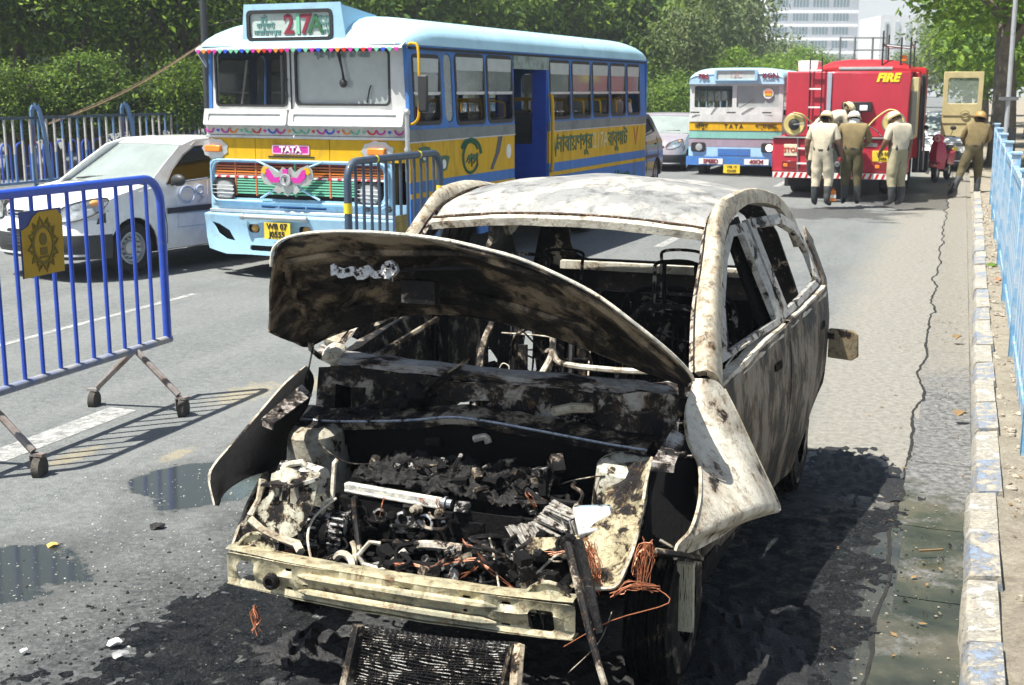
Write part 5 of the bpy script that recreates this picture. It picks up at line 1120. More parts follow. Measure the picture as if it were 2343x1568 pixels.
for y in (1.12, 5.5):
    wheel(bus, 1.0, y, .47, .26, zo=.13); wheel(bus, -1.0, y, .47, .26, zo=.13)
    for sg in (1, -1): m = MB(); m.loft([[(sg*1.19, y+.55*math.cos(R_(t)), .5+.48*math.sin(R_(t))), (sg*.7, y+.55*math.cos(R_(t)), .5+.48*math.sin(R_(t)))] for t in range(0, 181, 20)]); m.build('wheel_arch', m_black, bus)
m = MB(); m.box(-.5, .5, .4, BL-.5, .45, .62); m.box(-.4, .4, 5.3, 5.7, .35, .6); m.build('chassis', m_black, bus)
# side lettering and paint marks
def side_text(s, size, mat, y, z, **k): return text(s, size, mat, bus, (BW+.004, y, z), (0, 1, 0), (0, 0, 1), **k)
side_text('V', .42, p_bottle, 4.0, 1.38, squash=.7); side_text('\u09a8\u09be\u09ac\u09be\u09df\u09a3\u09aa\u09c1\u09b0', .30, p_bottle, 4.72, 1.40, squash=1.05, bold=.004); side_text('217A', .30, M('pale outline', (.6, .5, .25), .5), 5.72, 1.40, bold=.003); side_text('\u09ac\u09be\u09ac\u09c1\u0998\u09be\u099f', .30, p_bottle, 6.5, 1.40, bold=.004); side_text('V', .40, p_rust, 7.35, 1.40)
side_text('Ultimate', .2, p_bottle, 6.75, .86)
m = MB(); pts = [(1.42+.20*math.cos(R_(t)), 1.37+.17*math.sin(R_(t))) for t in range(30, 340, 20)]
m.tube([(BW+.004, y, z) for y, z in pts], .018, 4); m.tube([(BW+.004, 1.42+.26*math.cos(R_(t)), 1.40+.17*math.sin(R_(t))) for t in range(0, 170, 17)], .022, 4); m.build('painted_scroll', p_bottle, bus); side_text('\u0997\u09aa', .2, p_bottle, 1.48, 1.33, bold=.005)
m = MB(); m.panel([(1.95, 1.21), (2.02, 1.20), (2.22, 1.40), (2.3, 1.57), (2.18, 1.57), (2.1, 1.38)], [], lambda y, z: (BW+.004, y, z), .006, 0); m.build('painted_streak', M('slate paint', (.05, .06, .09), .5), bus)
m = MB(); m.panel([(2.48+.07*math.cos(R_(t)), 1.39+.085*math.sin(R_(t))) for t in range(0, 360, 20)], [], lambda y, z: (BW+.004, y, z), .006, 0); m.build('white_disc', m_white, bus)
for y, z in ((.3, 1.44), (.75, 1.33)):
    m = MB(); m.panel([(y-.12, z+.08), (y-.02, z-.08), (y+.08, z-.06), (y+.15, z+.07), (y+.05, z+.09)], [], lambda a, b: (BW+.004, a, b), .006, 0); po = m.build('painted_emblem', p_bottle, bus)
    m = MB(); m.panel([(y+.045*math.cos(R_(t)), z+.05*math.sin(R_(t))) for t in range(0, 360, 30)], [], lambda a, b: (BW+.011, a, b), .004, 0); m.build('emblem_centre', m_white, po)
# ------------------------------------------------------------------ minibus behind
mb = empty('minibus', Vector((5.2, 29.95, .02)), ROAD, 'pale blue minibus marked 786 and KGN standing beside the red fire engine', 'bus')
W2, L2 = 1.08, 6.2
p_pale = M('pale blue paint', (.40, .62, .78), .4, coat=.2, dirt=.12, dcol=(.3, .34, .36)); p_teal = M('teal green paint', (.22, .48, .42), .45, dirt=.15); p_lil = M('dusty mauve paint', (.34, .27, .33), .5, dirt=.2)
m = MB(); rr3 = []
for y in (-.08, -.05, .0, .1, .25, .5, 1.2, 3, 5, 5.8, 6.1, 6.2):
    ef = min(1, (y+.08)/.5); eb = min(1, max(0, (6.2-y)/.6)); k = min(math.sqrt(1-(1-ef)**2), math.sqrt(max(0, 1-(1-eb)**2)))
    rr3.append([(W2*(1 if math.cos(math.pi*j/16) >= 0 else -1)*abs(math.cos(math.pi*j/16))**.45, y, 2.16+.36*math.sin(math.pi*j/16)**.6*(.62+.38*k)) for j in range(17)])
m.loft(rr3, .02); m.add([rr3[0][j] for j in range(17)], [tuple(range(17))]); m.build('roof', p_pale, mb, smooth=60)
for sg in (1, -1):
    m = MB(); m.panel([(0, .5), (L2, .5), (L2, 2.18), (0, 2.18)], [rrect(.15+.98*k, 1.0+.98*k, 1.45, 2.05, .06) for k in range(6)], lambda y, z, sg=sg: (sg*W2, y, z), .03*sg, 0); m.build('side_panel', p_pale, mb)
    for k in range(6): m = MB(); m.box(*sorted((sg*(W2-.02), sg*(W2-.012))), .15+.98*k, 1.0+.98*k, 1.75, 2.05); m.build('window', g_bus, mb)
m = MB(); m.panel([(-W2, .28), (W2, .28), (W2, 2.2), (-W2, 2.2)], [rrect(-.85, .85, 1.35, 2.0, .08)], lambda x, z: (x, L2, z), .03, 0); m.build('rear_panel', p_pale, mb)
m = MB(); m.box(-W2+.02, W2-.02, .2, L2, .6, .65); m.build('floor', m_dark, mb)
for y in (1.6, 2.5, 3.4, 4.3, 5.2):
    for x in (-.62, .62): m = MB(); m.box(x-.36, x+.36, y, y+.1, .7, 1.5); m.build('bench_seat', seatm, mb, bevel=.02)
m = MB(); m.panel([(-W2, 1.45), (W2, 1.45), (W2, 2.2), (-W2, 2.2)], [rrect(-.97, -.08, 1.63, 2.12, .03), rrect(.02, .98, 1.63, 2.12, .03)], lambda x, z: (x, -.04+.03*abs(x)**4, z), .04, .3); m.build('windscreen_frame', p_whi, mb)
m = MB(); m.box(-.97, -.08, .0, .006, 1.63, 2.12); m.build('windscreen', g_clear, mb); m = MB(); m.box(.02, .98, -.0, .006, 1.63, 2.12); m.build('windscreen', g_front, mb)
m = MB(); m.lathe((.74, -.03, 1.95), (0, -1, 0), [(0, .12), (.004, .12), (.004, 0)], 20); st_ = m.build('round_sticker', m_white, mb); m = MB(); m.box(.65, .83, -.045, -.036, 1.95, 2.02); m.build('sticker_band', p_rust, st_); m = MB(); m.box(.66, .82, -.045, -.036, 1.9, 1.95); m.build('sticker_band', p_yel, st_)
def band(z0, z1, mt, nm, y=-.07, xa=-W2, xb=W2):
    m = MB(); m.panel([(xa, z0), (xb, z0), (xb, z1), (xa, z1)], [], lambda x, z: (x, y+.05*abs(x/W2)**6, z), .03, .2); return m.build(nm, mt, mb)
band(1.3, 1.46, p_whi, 'sill_panel', -.1); o = band(1.10, 1.29, p_yel, 'name_panel', -.08); band(.92, 1.095, p_teal, 'green_panel', -.07); band(.72, .915, p_lil, 'grille_panel', -.06); band(.50, .715, p_pale, 'lower_panel', -.06)
sign_text('T A T A', .13, p_ink, o, -.02, -.084, 1.195, bold=.003); sign_text('\u09b6\u09bf\u09aa\u09c1\u09b0', .14, p_ink, o, -.78, -.078, 1.2, bold=.003); sign_text('\u09a7\u09b0\u09cd\u09ae\u09a4\u09b2\u09be', .14, p_ink, o, .72, -.078, 1.2, bold=.003)
for x in (-.95, -.1, .72): m = MB(); m.box(x-.09, x+.12, -.11, -.10, 1.50, 1.53); m.build('slot', m_black, mb)
for k in range(5): m = MB(); m.box(-.38, .38, -.07, -.055, .53+.034*k, .545+.034*k); m.build('grille_slat', p_blue, mb)
for x in (-.84, .80):
    m = MB(); m.panel(rrect(x-.17, x+.17, .60, .82, .05), [], lambda a, z: (a, -.085, z), .03, 0); ho = m.build('headlamp', m_black, mb)
    m = MB(); m.lathe((x+.02, -.09, .71), (0, -1, 0), [(0, .085), (.015, .08), (.02, 0)], 16); m.build('lens', g_lens if x < 0 else M('lit lens', (.8, .75, .6), .2, emit=(1, .85, .55, 1.2)), ho)
m = MB(); m.panel(rrect(-.50, .50, 2.235, 2.49, .04), [rrect(-.44, .44, 2.26, 2.465, .03)], lambda x, z: (x, -.17, z), .2, 0); db2 = m.build('destination_box', p_sky, mb)
m = MB(); m.box(-.45, .45, -.14, -.13, 2.25, 2.47); m.build('blind', M('faded blind', (.5, .54, .52), .5), db2); sign_text('12C', .17, M('faded red lettering', (.5, .3, .28), .6), db2, .0, -.145, 2.36)
sign_text('786', .17, p_maroon, mb, -.76, -.105, 2.33, bold=.006); sign_text('KGN', .17, p_maroon, mb, .78, -.105, 2.35, bold=.006)
m = MB(); m.panel([(-W2-.03, .30), (W2+.03, .30), (W2+.03, .50), (-W2-.03, .50)], [], lambda x, z: (x, -.25+.1*abs(x/W2)**5, z), .12, .2); bp = m.build('front_bumper', p_blue, mb)
for xa, xb, s_ in ((-.78, -.22, 'SPEED'), (.28, .84, '40KM')): m = MB(); m.box(xa, xb, -.262, -.24, .33, .46); m.build('painted_patch', m_white, bp); sign_text(s_, .13, p_maroon, bp, (xa+xb)/2, -.266, .392, bold=.005)
m = MB(); m.box(-.19, .19, -.30, -.29, .13, .33); pl = m.build('number_plate', p_plate, mb); sign_text('WB 19', .08, p_ink, pl, 0, -.304, .275); sign_text('C6420', .08, p_ink, pl, 0, -.304, .185)
for a, b in (((-.62, 1.62), (-.36, 1.95)), ((.1, 1.62), (.42, 1.82))): m = MB(); m.tube([(a[0], -.09, a[1]), (b[0], -.09, b[1])], .01, 5); m.build('wiper', m_black, mb)
for x in (-.86, .86): wheel(mb, x, .85, .38, .2); wheel(mb, x, 4.6, .38, .24)
m = MB(); m.box(-.5, .5, .1, 6, .3, .55); m.build('chassis', m_black, mb)
# ------------------------------------------------------------------ fire engine (seen from the rear)
fe = empty('fire_engine', Vector((6.1, 23.8, .03)), ROAD, 'red fire engine seen from behind with yellow FIRE lettering at the top', 'fire engine')
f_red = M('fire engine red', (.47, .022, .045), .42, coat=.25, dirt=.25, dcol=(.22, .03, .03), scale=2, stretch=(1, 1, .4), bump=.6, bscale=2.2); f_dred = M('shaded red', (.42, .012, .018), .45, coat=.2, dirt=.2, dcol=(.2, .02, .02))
f_khaki = M('khaki panel paint', (.50, .43, .22), .5, dirt=.15, dcol=(.3, .25, .12)); p_hose = M('straw yellow hose', (.62, .5, .18), .6)
def FB(nm, bx, mt, bevel=.01, parent=fe): m = MB(); m.box(*bx); return m.build(nm, mt, parent, bevel=bevel)
FB('rear_body', (-1.1, 1.16, .55, 4.8, 1.15, 2.36), f_red, .02)
FB('shutter_panel', (-.30, 1.14, .53, .549, 1.16, 2.33), f_red, .004); FB('left_panel', (-1.08, -.66, .53, .549, 1.16, 2.34), f_red, .004)
FB('corner_strip', (-.34, -.26, .50, .54, 1.5, 2.34), M('pale strip', (.45, .5, .58), .4, .4), .004)
m = MB(); L = []
for y in (.7, .85, 1.1, 2.5, 4.2): L.append([(x, y, 2.37+.22*(1-((x-.3)/.95)**4)*min(1, (y-.6)/.3)) for x in (-.62, -.5, -.3, 0, .4, .8, 1.0, 1.12, 1.2)])
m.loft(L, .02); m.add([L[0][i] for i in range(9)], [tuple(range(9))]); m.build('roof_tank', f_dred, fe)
m = MB(); m.cyl((-.15, .62, 2.40), (.82, .62, 2.40), .045, n=10); m.build('roof_roller', m_steel, fe); FB('white_box', (-1.0, -.62, 1.4, 2.1, 2.36, 2.58), m_white)
FB('beacon', (.95, .95, 1.1, 1.2, 2.5, 2.62) if False else (.93, 1.05, .95, 1.07, 2.55, 2.66), p_orange)
FB('lower_body', (-1.25, 1.22, 0, .56, .50, 1.13), f_red, .025); FB('lower_body_side', (-1.25, 1.22, .57, 4.8, .72, 1.145), f_red, .02)
FB('side_locker', (1.165, 1.30, .62, 1.6, 1.13, 2.25), f_khaki, .01)
for k in range(6): FB('locker_rib', (1.18+.02*k, 1.19+.02*k, .60, .62, 1.2, 2.0), M('locker shade grey', (.12, .13, .12), .5), 0)
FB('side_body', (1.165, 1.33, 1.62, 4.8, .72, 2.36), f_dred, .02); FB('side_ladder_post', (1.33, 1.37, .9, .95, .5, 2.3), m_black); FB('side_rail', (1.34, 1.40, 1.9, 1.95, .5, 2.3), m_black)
sign_text('FIRE', .21, M('fire lettering yellow', (.85, .68, .03), .4), fe, .75, .525, 2.24, bold=.012, shear=.25, squash=1.05)
o = FB('stop_sign', (-1.03, -.76, -.012, 0, .80, 1.02), M('stop sign cream', (.72, .66, .48), .4)); sign_text('STOP', .12, M('stop lettering red', (.5, .05, .03), .5), o, -.895, -.016, .91, bold=.003)
for x in (-.89, .78): o = FB('tail_lamp', (x-.17, x+.17, -.02, 0, .58, .71), M('lamp dark red', (.2, .02, .02), .3), .006); FB('lamp_lens', (x-.14, x-.06, -.03, -.02, .60, .66), p_orange, .004, o)
o = FB('number_plate', (.58, .95, -.012, 0, .72, .92), p_plate); sign_text('WB 02', .075, p_ink, o, .76, -.016, .865); sign_text('3486', .075, p_ink, o, .76, -.016, .775)
o = FB('grey_label', (.35, .66, -.012, 0, .99, 1.06), m_chrome); sign_text('AMBUR', .05, p_ink, o, .5, -.015, 1.022)
m = MB(); m.panel([(-1.22, .40), (1.22, .40), (1.22, .50), (-1.22, .50)], [], lambda x, z: (x, -.06, z), .05, 0); rb = m.build('rear_bar', m_white, fe)
for k in range(21): x = -1.2+k*.115; m = MB(); m.add([(x, -.063, .402), (x+.045, -.063, .402), (x+.085, -.063, .498), (x+.04, -.063, .498)], [(0, 1, 2, 3)]); m.build('red_stripe', p_red, rb, smooth=0)
FB('tail_shelf', (-1.26, 1.2, -.04, .5, 1.13, 1.15), m_steel, .004)
# ladders
for x0, z0, z1, y, n in ((-.56, 1.15, 2.62, .48, 4), (-.66, .5, 1.14, -.03, 2)):
    w = .22 if z0 > 1 else .24; lad = MB(); lad.cyl((x0-w/2+.02, y, z0), (x0-w/2, y, z1), .013, n=6); lad.cyl((x0+w/2+.02, y, z0), (x0+w/2, y, z1), .013, n=6); lo_ = lad.build('ladder', m_black if z0 > 1 else m_steel, fe)
    for k in range(n): z = z0+(z1-z0)*(k+.6)/(n+.3); m = MB(); m.box(x0-w/2, x0+w/2, y-.012, y+.012, z-.015, z+.015); m.build('rung', m_white, lo_)
# roof gantry
for x, y in ((.62, .75), (1.12, .75), (.62, 2.6), (1.12, 2.6), (.95, .8)): m = MB(); m.cyl((x, y, 2.4), (x, y, 2.98+.12*(x < .7)), .018, n=6); m.build('gantry_post', m_black, fe)
for a, b in (((.62, .75, 2.86), (.62, 2.6, 2.86)), ((1.12, .75, 2.86), (1.12, 2.6, 2.86)), ((.62, .9, 2.84), (1.12, .9, 2.78)), ((.62, 2.3, 2.84), (1.12, 2.3, 2.84)), ((.62, .76, 2.85), (1.12, 2.5, 2.85))): m = MB(); m.cyl(a, b, .022, n=6); m.build('gantry_rail', m_steel, fe)
# hose reels
for cx, cz in ((-.88, 1.38), (.92, 1.42)):
    c = Vector((cx, .2, cz)); m = MB(); m.lathe(c, (0, -1, 0), [(-.05, .1), (-.05, .21), (.0, .215), (.0, .19), (.05, .19), (.05, .215), (.06, .2), (.06, .1)], 24); ro = m.build('hose_reel', M('reel rim steel', (.3, .28, .2), .4, .5), fe)
    m = MB(); m.lathe(c, (0, -1, 0), [(.02, .10), (.065, .11), (.07, .185), (.05, .195)], 24); m.build('hose_coil', p_hose, ro); m = MB(); m.lathe(c, (0, -1, 0), [(.0, 0), (.0, .1), (.1, .09), (.12, .05), (.12, 0)], 16); m.build('reel_hub', m_black, ro)
    m = MB(); m.tube([c+Vector((0, -.12, 0)), c+Vector((.0, -.16, 0)), c+Vector((.2, -.16, .02))], .012, 6); m.build('crank', m_steel, ro)
m = MB(); m.tube(spline([(-.9, .1, 1.6), (-.74, .1, 1.57), (-.62, .2, 1.47), (-.5, .35, 1.36)], 4), .016, 6); m.build('hose', p_hose, fe)
m = MB(); m.tube(spline([(.98, -.02, 1.64), (.82, -.02, 1.66), (.6, -.03, 1.5), (.42, -.04, 1.28), (.34, -.05, 1.14)], 5), .016, 6); m.build('hose', p_hose, fe)
m = MB(); m.tube(spline([(0, .3, 1.45), (.3, .2, 1.44), (.6, .1, 1.3), (.72, .0, 1.18)], 4), .012, 6); m.build('cable', m_black, fe)
# pump bay: dark recess with pipes and valves
FB('pump_bay', (-.18, .30, -.025, 0, .50, 1.13), m_dark, .004); FB('pump_cabinet', (-.18, .30, .40, .54, 1.15, 1.62), m_dark, .004)
FB('gauge_box', (-.05, .50, .44, .52, 1.62, 1.80), m_black); FB('gauge_face', (.28, .42, .42, .438, 1.64, 1.74), m_white)
for k in range(9):
    x = random.uniform(-.12, .25); z = random.uniform(.65, 1.5); m = MB(); m.lathe((x, -.03 if z < 1.12 else .38, z), (0, -1, 0), [(0, .05), (.05, .05), (.055, .03), (.09, .03), (.09, 0)], 12); m.build('valve', (m_steel, f_dred, m_chrome)[k % 3], fe)
for x, z in ((0, .95), (.16, .8)): m = MB(); m.tube(spline([(x, -.03, z), (x, -.12, z), (x+.05, -.14, z-.12), (x+.05, -.14, .45)], 4), .03, 8); m.build('suction_pipe', m_steel, fe)
# cab door standing open on the right, beyond the body
dr = MB(); dr.panel([(1.66, .98), (2.50, .98), (2.50, 2.42), (1.66, 2.42)], [rrect(1.76, 2.40, 1.72, 2.28, .04)], lambda x, z: (x, 6.1, z), .05, 0); do_ = dr.build('cab_door', f_khaki, fe, bevel=.008)
m = MB(); m.box(1.75, 2.41, 6.12, 6.126, 1.71, 2.29); m.build('door_glass', Mglass('door glass', (.5, .6, .55), .22), do_)
m = MB(); m.tube([(2.15+.09*math.cos(t), 6.07, 1.5+.07*math.sin(t)) for t in [k*.5 for k in range(13)]], .012, 5, closed=True); m.build('door_pocket', M('khaki shadow line', (.3, .26, .14), .5), do_)
for z in (1.28, 1.45): m = MB(); m.box(1.68, 2.48, 6.085, 6.096, z, z+.012); m.build('door_seam', M('khaki seam', (.22, .19, .1), .5), do_)
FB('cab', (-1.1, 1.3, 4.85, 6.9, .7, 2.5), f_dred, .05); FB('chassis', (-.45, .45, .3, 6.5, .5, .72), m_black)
for x in (-.86, .86): wheel(fe, x, 1.75, .46, .42); wheel(fe, x+.06*(1 if x > 0 else -1), 5.9, .46, .28)
FB('mud_flap', (-1.15, -.65, 1.2, 1.22, .15, .55), m_black, 0); FB('mud_flap', (.7, 1.2, 1.2, 1.22, .15, .55), m_black, 0)
FB('step_box', (1.2, 1.5, 2.6, 3.6, .38, .78), m_dark, .01); FB('step_edge', (1.48, 1.54, 2.55, 3.65, .36, .42), m_chrome, .004)
for k, (a, b) in enumerate((((1.36, 1.0, .5), (1.36, 1.0, 1.1)), ((1.44, 1.4, .5), (1.44, 1.4, 1.2)))): m = MB(); m.cyl(a, b, .02, n=6); m.build('side_post', m_steel, fe)
jc = empty('jerry_can', Vector((5.85, 23.3, .05)), 0, 'orange and white plastic can on the wet road under the fire engine tail', 'can')
m = MB(); m.box(-.07, .07, -.05, .05, 0, .2); m.cyl((.03, 0, .2), (.03, 0, .23), .02, n=8); m.build('can_body', p_orange, jc, bevel=.02); m = MB(); m.box(-.073, .073, -.054, -.051, .06, .12); m.build('can_label', m_white, jc)
# ------------------------------------------------------------------ small vehicles
c_white = M('car white paint', (.80, .81, .81), .22, coat=.7, dirt=.06, dcol=(.5, .49, .46)); c_trim = M('black bumper plastic', (.035, .037, .04), .5)
g_ws = Mglass('bright windscreen glass', (.36, .42, .40), .88, .05); g_side = Mglass('dark car glass', (.012, .015, .015), .8)
def hatch(name, loc, yaw, label, body, plate=None, full=True, L=3.4, W=.745, Hh=1.47, logo=True):
    """small five-door car; nose at y=0"""
    r = empty(name, loc, yaw, label, 'car'); sx = L/3.4; k = Hh/1.47
    def wd(y): return W*(1-.10*max(0, 1-y/.5)**2-.06*max(0, (y-2.9)/.5)**2)
    def sidef(sg):
        def f(y, z):
            x = W-max(0, z-.88*k)*.32+.015*math.sin(min(1, max(0, z-.2)/.7)*math.pi); return (sg*x, y, z)
        return f
    arcs = ((.66, .33), (2.92, .33)); pts = []
    pts += [(.30, .25)]
    for c, q in arcs: pts += ([] if c < 1 else [((c-q)*sx, .22)])+[((c+q*math.cos(R_(t)))*sx, .27+q*math.sin(R_(t))) for t in range(165, 0, -15)]+[((c+q)*sx, .22)]
    pts += [(3.33*sx, .25), (3.40*sx, .5), (3.38*sx, .9*k), (3.28*sx, 1.02*k), (3.05*sx, 1.36*k), (2.85*sx, 1.43*k), (2.2*sx, 1.47*k), (1.75*sx, 1.46*k), (1.5*sx, 1.39*k), (1.22*sx, 1.2*k), (.92*sx, .98*k), (.5*sx, .90*k), (.30*sx, .83*k)]
    h1 = [(1.17*sx, .975*k), (2.0*sx, 1.02*k), (1.97*sx, 1.38*k), (1.72*sx, 1.375*k), (1.52*sx, 1.28*k), (1.3*sx, 1.12*k)]; h2 = [(2.14*sx, 1.03*k), (2.95*sx, 1.1*k), (2.78*sx, 1.36*k), (2.12*sx, 1.385*k)]
    for sg in (1, -1):
        f = sidef(sg); m = MB(); m.panel(pts, [h1, h2], f, .02*sg, .12); m.build('body_side', body, r)
        for j, h in enumerate((h1, h2)):
            ins = lambda y, z, f=f, sg=sg: (f(y, z)[0]-.012*sg, y, z)
            m = MB(); m.panel(h, [], ins, .004*sg, 0); m.build('window', g_side, r)
            m = MB(); q = [f(*p) for p in h]; m.tube([Vector(p) for p in q], .013, 4, closed=True); m.build('window_rubber', m_black, r)
        for a in (1.08, 2.06, 2.98):
            m = MB(); m.tube([Vector(f(a*sx+(.04*math.sin(z*4) if a == 1.08 else 0), z*k))+Vector((.001*sg, 0, 0)) for z in (.3, .5, .7, .9, 1.0)], .006, 4); m.build('door_gap', m_black, r)
        for a in (1.86, 2.8): m = MB(); m.obox(Vector(f(a*sx, .86*k))+Vector((.01*sg, 0, 0)), (0, .055, 0), (.012, 0, 0), (0, 0, .018)); m.build('door_handle', m_black, r, bevel=.006)
        m = MB(); m.loft([[Vector(f(y*sx, z))+Vector((.012*sg, 0, 0)) for z in (.60, .63, .66)] for y in (1.12, 1.6, 2.05, 2.5, 2.95)], .01*sg); m.build('side_moulding', c_trim, r)
        m = MB(); c = Vector((sg*(W+.11), 1.22*sx, 1.02*k)); m.ell(c, (.10, .05, .065), 12, 8); m.tube([c, c-Vector((sg*.12, -.02, .05))], .02, 6); m.build('door_mirror', c_trim, r)
        # front corner: headlamp
        m = MB(); hl_ = [Vector(f(y*sx, z*k)) for y, z in ()]
        A = [Vector((sg*.42, -.05, .60)), Vector((sg*.44, -.02, .71)), Vector((sg*.58, .07, .785)), Vector((sg*.72, .26, .825)), Vector((sg*.742, .36, .80)), Vector((sg*.735, .24, .69)), Vector((sg*.62, .02, .605))]
        A = spline(A, 3, closed=True); nA = len(A); cen = sum(A, Vector())/nA; dv = (cen-Vector((0, .7, .6))).normalized(); mid_ = [p.lerp(cen, .45)+dv*.028 for p in A]; m.add(A+mid_+[cen+dv*.036], [(i, (i+1) % nA, nA+(i+1) % nA, nA+i) for i in range(nA)]+[(nA+i, nA+(i+1) % nA, 2*nA) for i in range(nA)]); mb2 = MB(); mb2.tube([p+dv*.004 for p in A], .007, 5, closed=True); mb2.build('lamp_gasket', m_black, r); A = A[::3]; m.tube([p+dv*.006 for p in A_full], .006, 5, closed=True) if False else None; ho = m.build('headlamp', M('headlamp clear', (.42, .45, .46), .12, .3, coat=1, spec=.8, var=.5, scale=14), r)
        m = MB(); m.ell(A[3].lerp(A[4], .5).lerp(cen, .35)+Vector((sg*.01, -.02, 0)), (.04, .07, .035), 10, 6); m.build('indicator_lamp', M('soft orange lens', (.8, .35, .12), .3, coat=.5), ho)
        for y in (.66, 2.92): wheel(r, sg*(W-.09), y*sx, .275, .155, M('silver steel rim', (.45, .46, .47), .35, .6), 12)
        for y in (.66, 2.92): m = MB(); m.loft([[(sg*(W-.01), (y+.33*math.cos(R_(t)))*sx, .27+.33*math.sin(R_(t))), (sg*(W-.3), (y+.33*math.cos(R_(t)))*sx, .27+.33*math.sin(R_(t)))] for t in range(-10, 191, 20)]); m.build('wheel_arch', m_black, r)
    def Bf(z, y0, w, dp=.36):
        o = []
        for t in range(-12, 13):
            u = t/12; o.append((w*(1 if u > 0 else -1)*(1-(1-abs(u))**1.5) if u else 0, y0+(dp-y0)*abs(u)**3.2, z))
        return o
    prof = [(-.045, .60, .36), (-.02, .68, .36), (.03, .76, .37), (.12, .81, .38), (.34, .885, .5), (.65, .945, .75), (.93, .985, .98)]
    m = MB(); m.loft([[(p[0], p[1]*sx, z*k-.035*abs(p[0]/W)**5) for p in Bf(z, y, W-.004-.02*(z-.6), dp)] for y, z, dp in prof], .012); m.build('bonnet', body, r)
    A = lambda y, z, w: [(w*(-1+t/8), y*sx+.10*abs(-1+t/8)**2.5, z*k-.015*abs(-1+t/8)**2) for t in range(17)]
    m = MB(); m.loft([A(.95, .99, W-.035), A(1.25, 1.19, W-.10), A(1.58, 1.405, W-.165)], .006); m.build('windscreen', g_ws, r)
    m = MB(); m.loft([A(1.57, 1.41, W-.15), A(1.66, 1.452, W-.165), A(1.85, 1.475, W-.175), A(2.3, 1.485, W-.18), A(2.8, 1.46, W-.18), A(3.0, 1.38, W-.18)], .012); m.build('roof', body, r)
    m = MB(); m.loft([A(3.0, 1.38, W-.18), A(3.2, 1.05, W-.07)], .006); m.build('rear_window', g_side, r); m = MB(); m.loft([A(3.2, 1.05, W-.06), A(3.33, .9, W-.04), A(3.34, .4, W-.06)], .01); m.build('tailgate', body, r)
    m = MB(); m.loft([A(.93, .985, W-.03), A(.97, .992, W-.035)], .01); m.build('scuttle', m_black, r)
    for s_ in (-.32, .22): m = MB(); m.tube([(s_-.18, .99*sx, 1.01*k), (s_, 1.02*sx, 1.03*k), (s_+.28, 1.05*sx, 1.045*k)], .009, 5); m.build('wiper', m_black, r)
    m = MB(); m.loft([Bf(.605, -.045, W-.002), Bf(.56, -.065, W+.004), Bf(.455, -.085, W+.010)], .02); m.build('bumper_upper', body, r)
    m = MB(); m.loft([Bf(.455, -.085, W+.012), Bf(.40, -.095, W+.012), Bf(.30, -.09, W+.008), Bf(.21, -.03, W-.01)], .02); lb = m.build('front_bumper', c_trim, r)
    for sg in (1, -1):
        m = MB(); m.panel([(.14, .44), (.345, .44), (.40, .60), (.33, .70), (.22, .62)], [], lambda y, z, sg=sg: (sg*(W+.012-.14*max(0, (.3-y)/.3)**1.5), y, z), .01*sg, .06); m.build('bumper_corner', c_trim, lb)
    m = MB(); m.loft([[p for p in Bf(.262, -.10, W-.06, .2)], [p for p in Bf(.24, -.105, W-.06, .2)]], .012); m.build('bumper_lip', M('silver lip', (.6, .62, .62), .35, .4), lb)
    m = MB(); m.panel(rrect(-.33, .33, .30, .50, .05), [], lambda x, z: (x, -.108+.2*abs(x/W)**3, z), .01, .1); m.build('air_intake', m_black, lb)
    for z in (.335, .37, .405, .44): m = MB(); m.tube([(x, -.115+.2*abs(x/W)**3, z) for x in (-.3, -.15, 0, .15, .3)], .005, 4); m.build('grille_bar', c_trim, lb)
    m = MB(); m.panel(rrect(-.36, .36, .60, .69, .03), [], lambda x, z: (x, -.062+.25*abs(x/W)**3, z), .02, .1); gr = m.build('grille', m_black, r)
    for z in (.625, .66): m = MB(); m.tube([(x, -.07+.25*abs(x/W)**3, z) for x in (-.34, -.17, 0, .17, .34)], .008, 5); m.build('grille_bar', m_chrome, gr)
    if logo: text('S', .11, m_chrome, gr, (0, -.085, .645), (1, 0, 0), (0, 0, 1), squash=1.2, bold=.01, extrude=.006)
    m = MB(); m.box(-W+.08, W-.08, .9*sx, 3.2*sx, .2, .3); m.build('floor_pan', m_black, r)
    for x in (-.33, .33): m = MB(); m.box(x-.2, x+.2, 1.95*sx, 2.06*sx, .4, 1.08); m.box(x-.1, x+.1, 1.98*sx, 2.05*sx, 1.1, 1.25); m.build('seat', m_dark, r, bevel=.03)
    if plate: m = MB(); m.box(-.22, .22, -.10, -.09, .50, .60); po = m.build('number_plate', plate, r)
    return r
wc = hatch('white_car', Vector((-4.96, 13.13, .14)), R_(32), 'white small hatchback with black bumpers driving left of the big bus', c_white, Hh=1.38)
# door decal
m = MB(); D0 = (.755, 1.42, .60)
dm = M('faded blue decal', (.38, .47, .66), .5)
m.tube([(.765, 1.42+.11*math.cos(R_(t)), .79+.085*math.sin(R_(t))) for t in range(0, 360, 24)], .013, 4, closed=True); m.tube([(.757, 1.62+.055*math.cos(R_(t)), .83+.045*math.sin(R_(t))) for t in range(0, 360, 30)], .012, 4, closed=True); m.tube([(.765, 1.60, .79), (.768, 1.66, .74), (.768, 1.58, .70)], .012, 4); m.build('door_decal', dm, wc)
m = MB(); m.tube([(.760, 1.24, .93), (.758, 1.74, .95), (.77, 1.72, .67), (.77, 1.26, .66)], .0035, 4, closed=True); m.tube([(.77, 1.27, .59), (.77, 1.72, .59), (.762, 1.72, .44), (.762, 1.27, .44)], .003, 4, closed=True); m.build('decal_outline', dm, wc)
c_mauve = M('mauve grey car paint', (.40, .36, .39), .25, .2, coat=.6); c_taxi = M('dark blue grey car paint', (.06, .075, .10), .3, coat=.5)
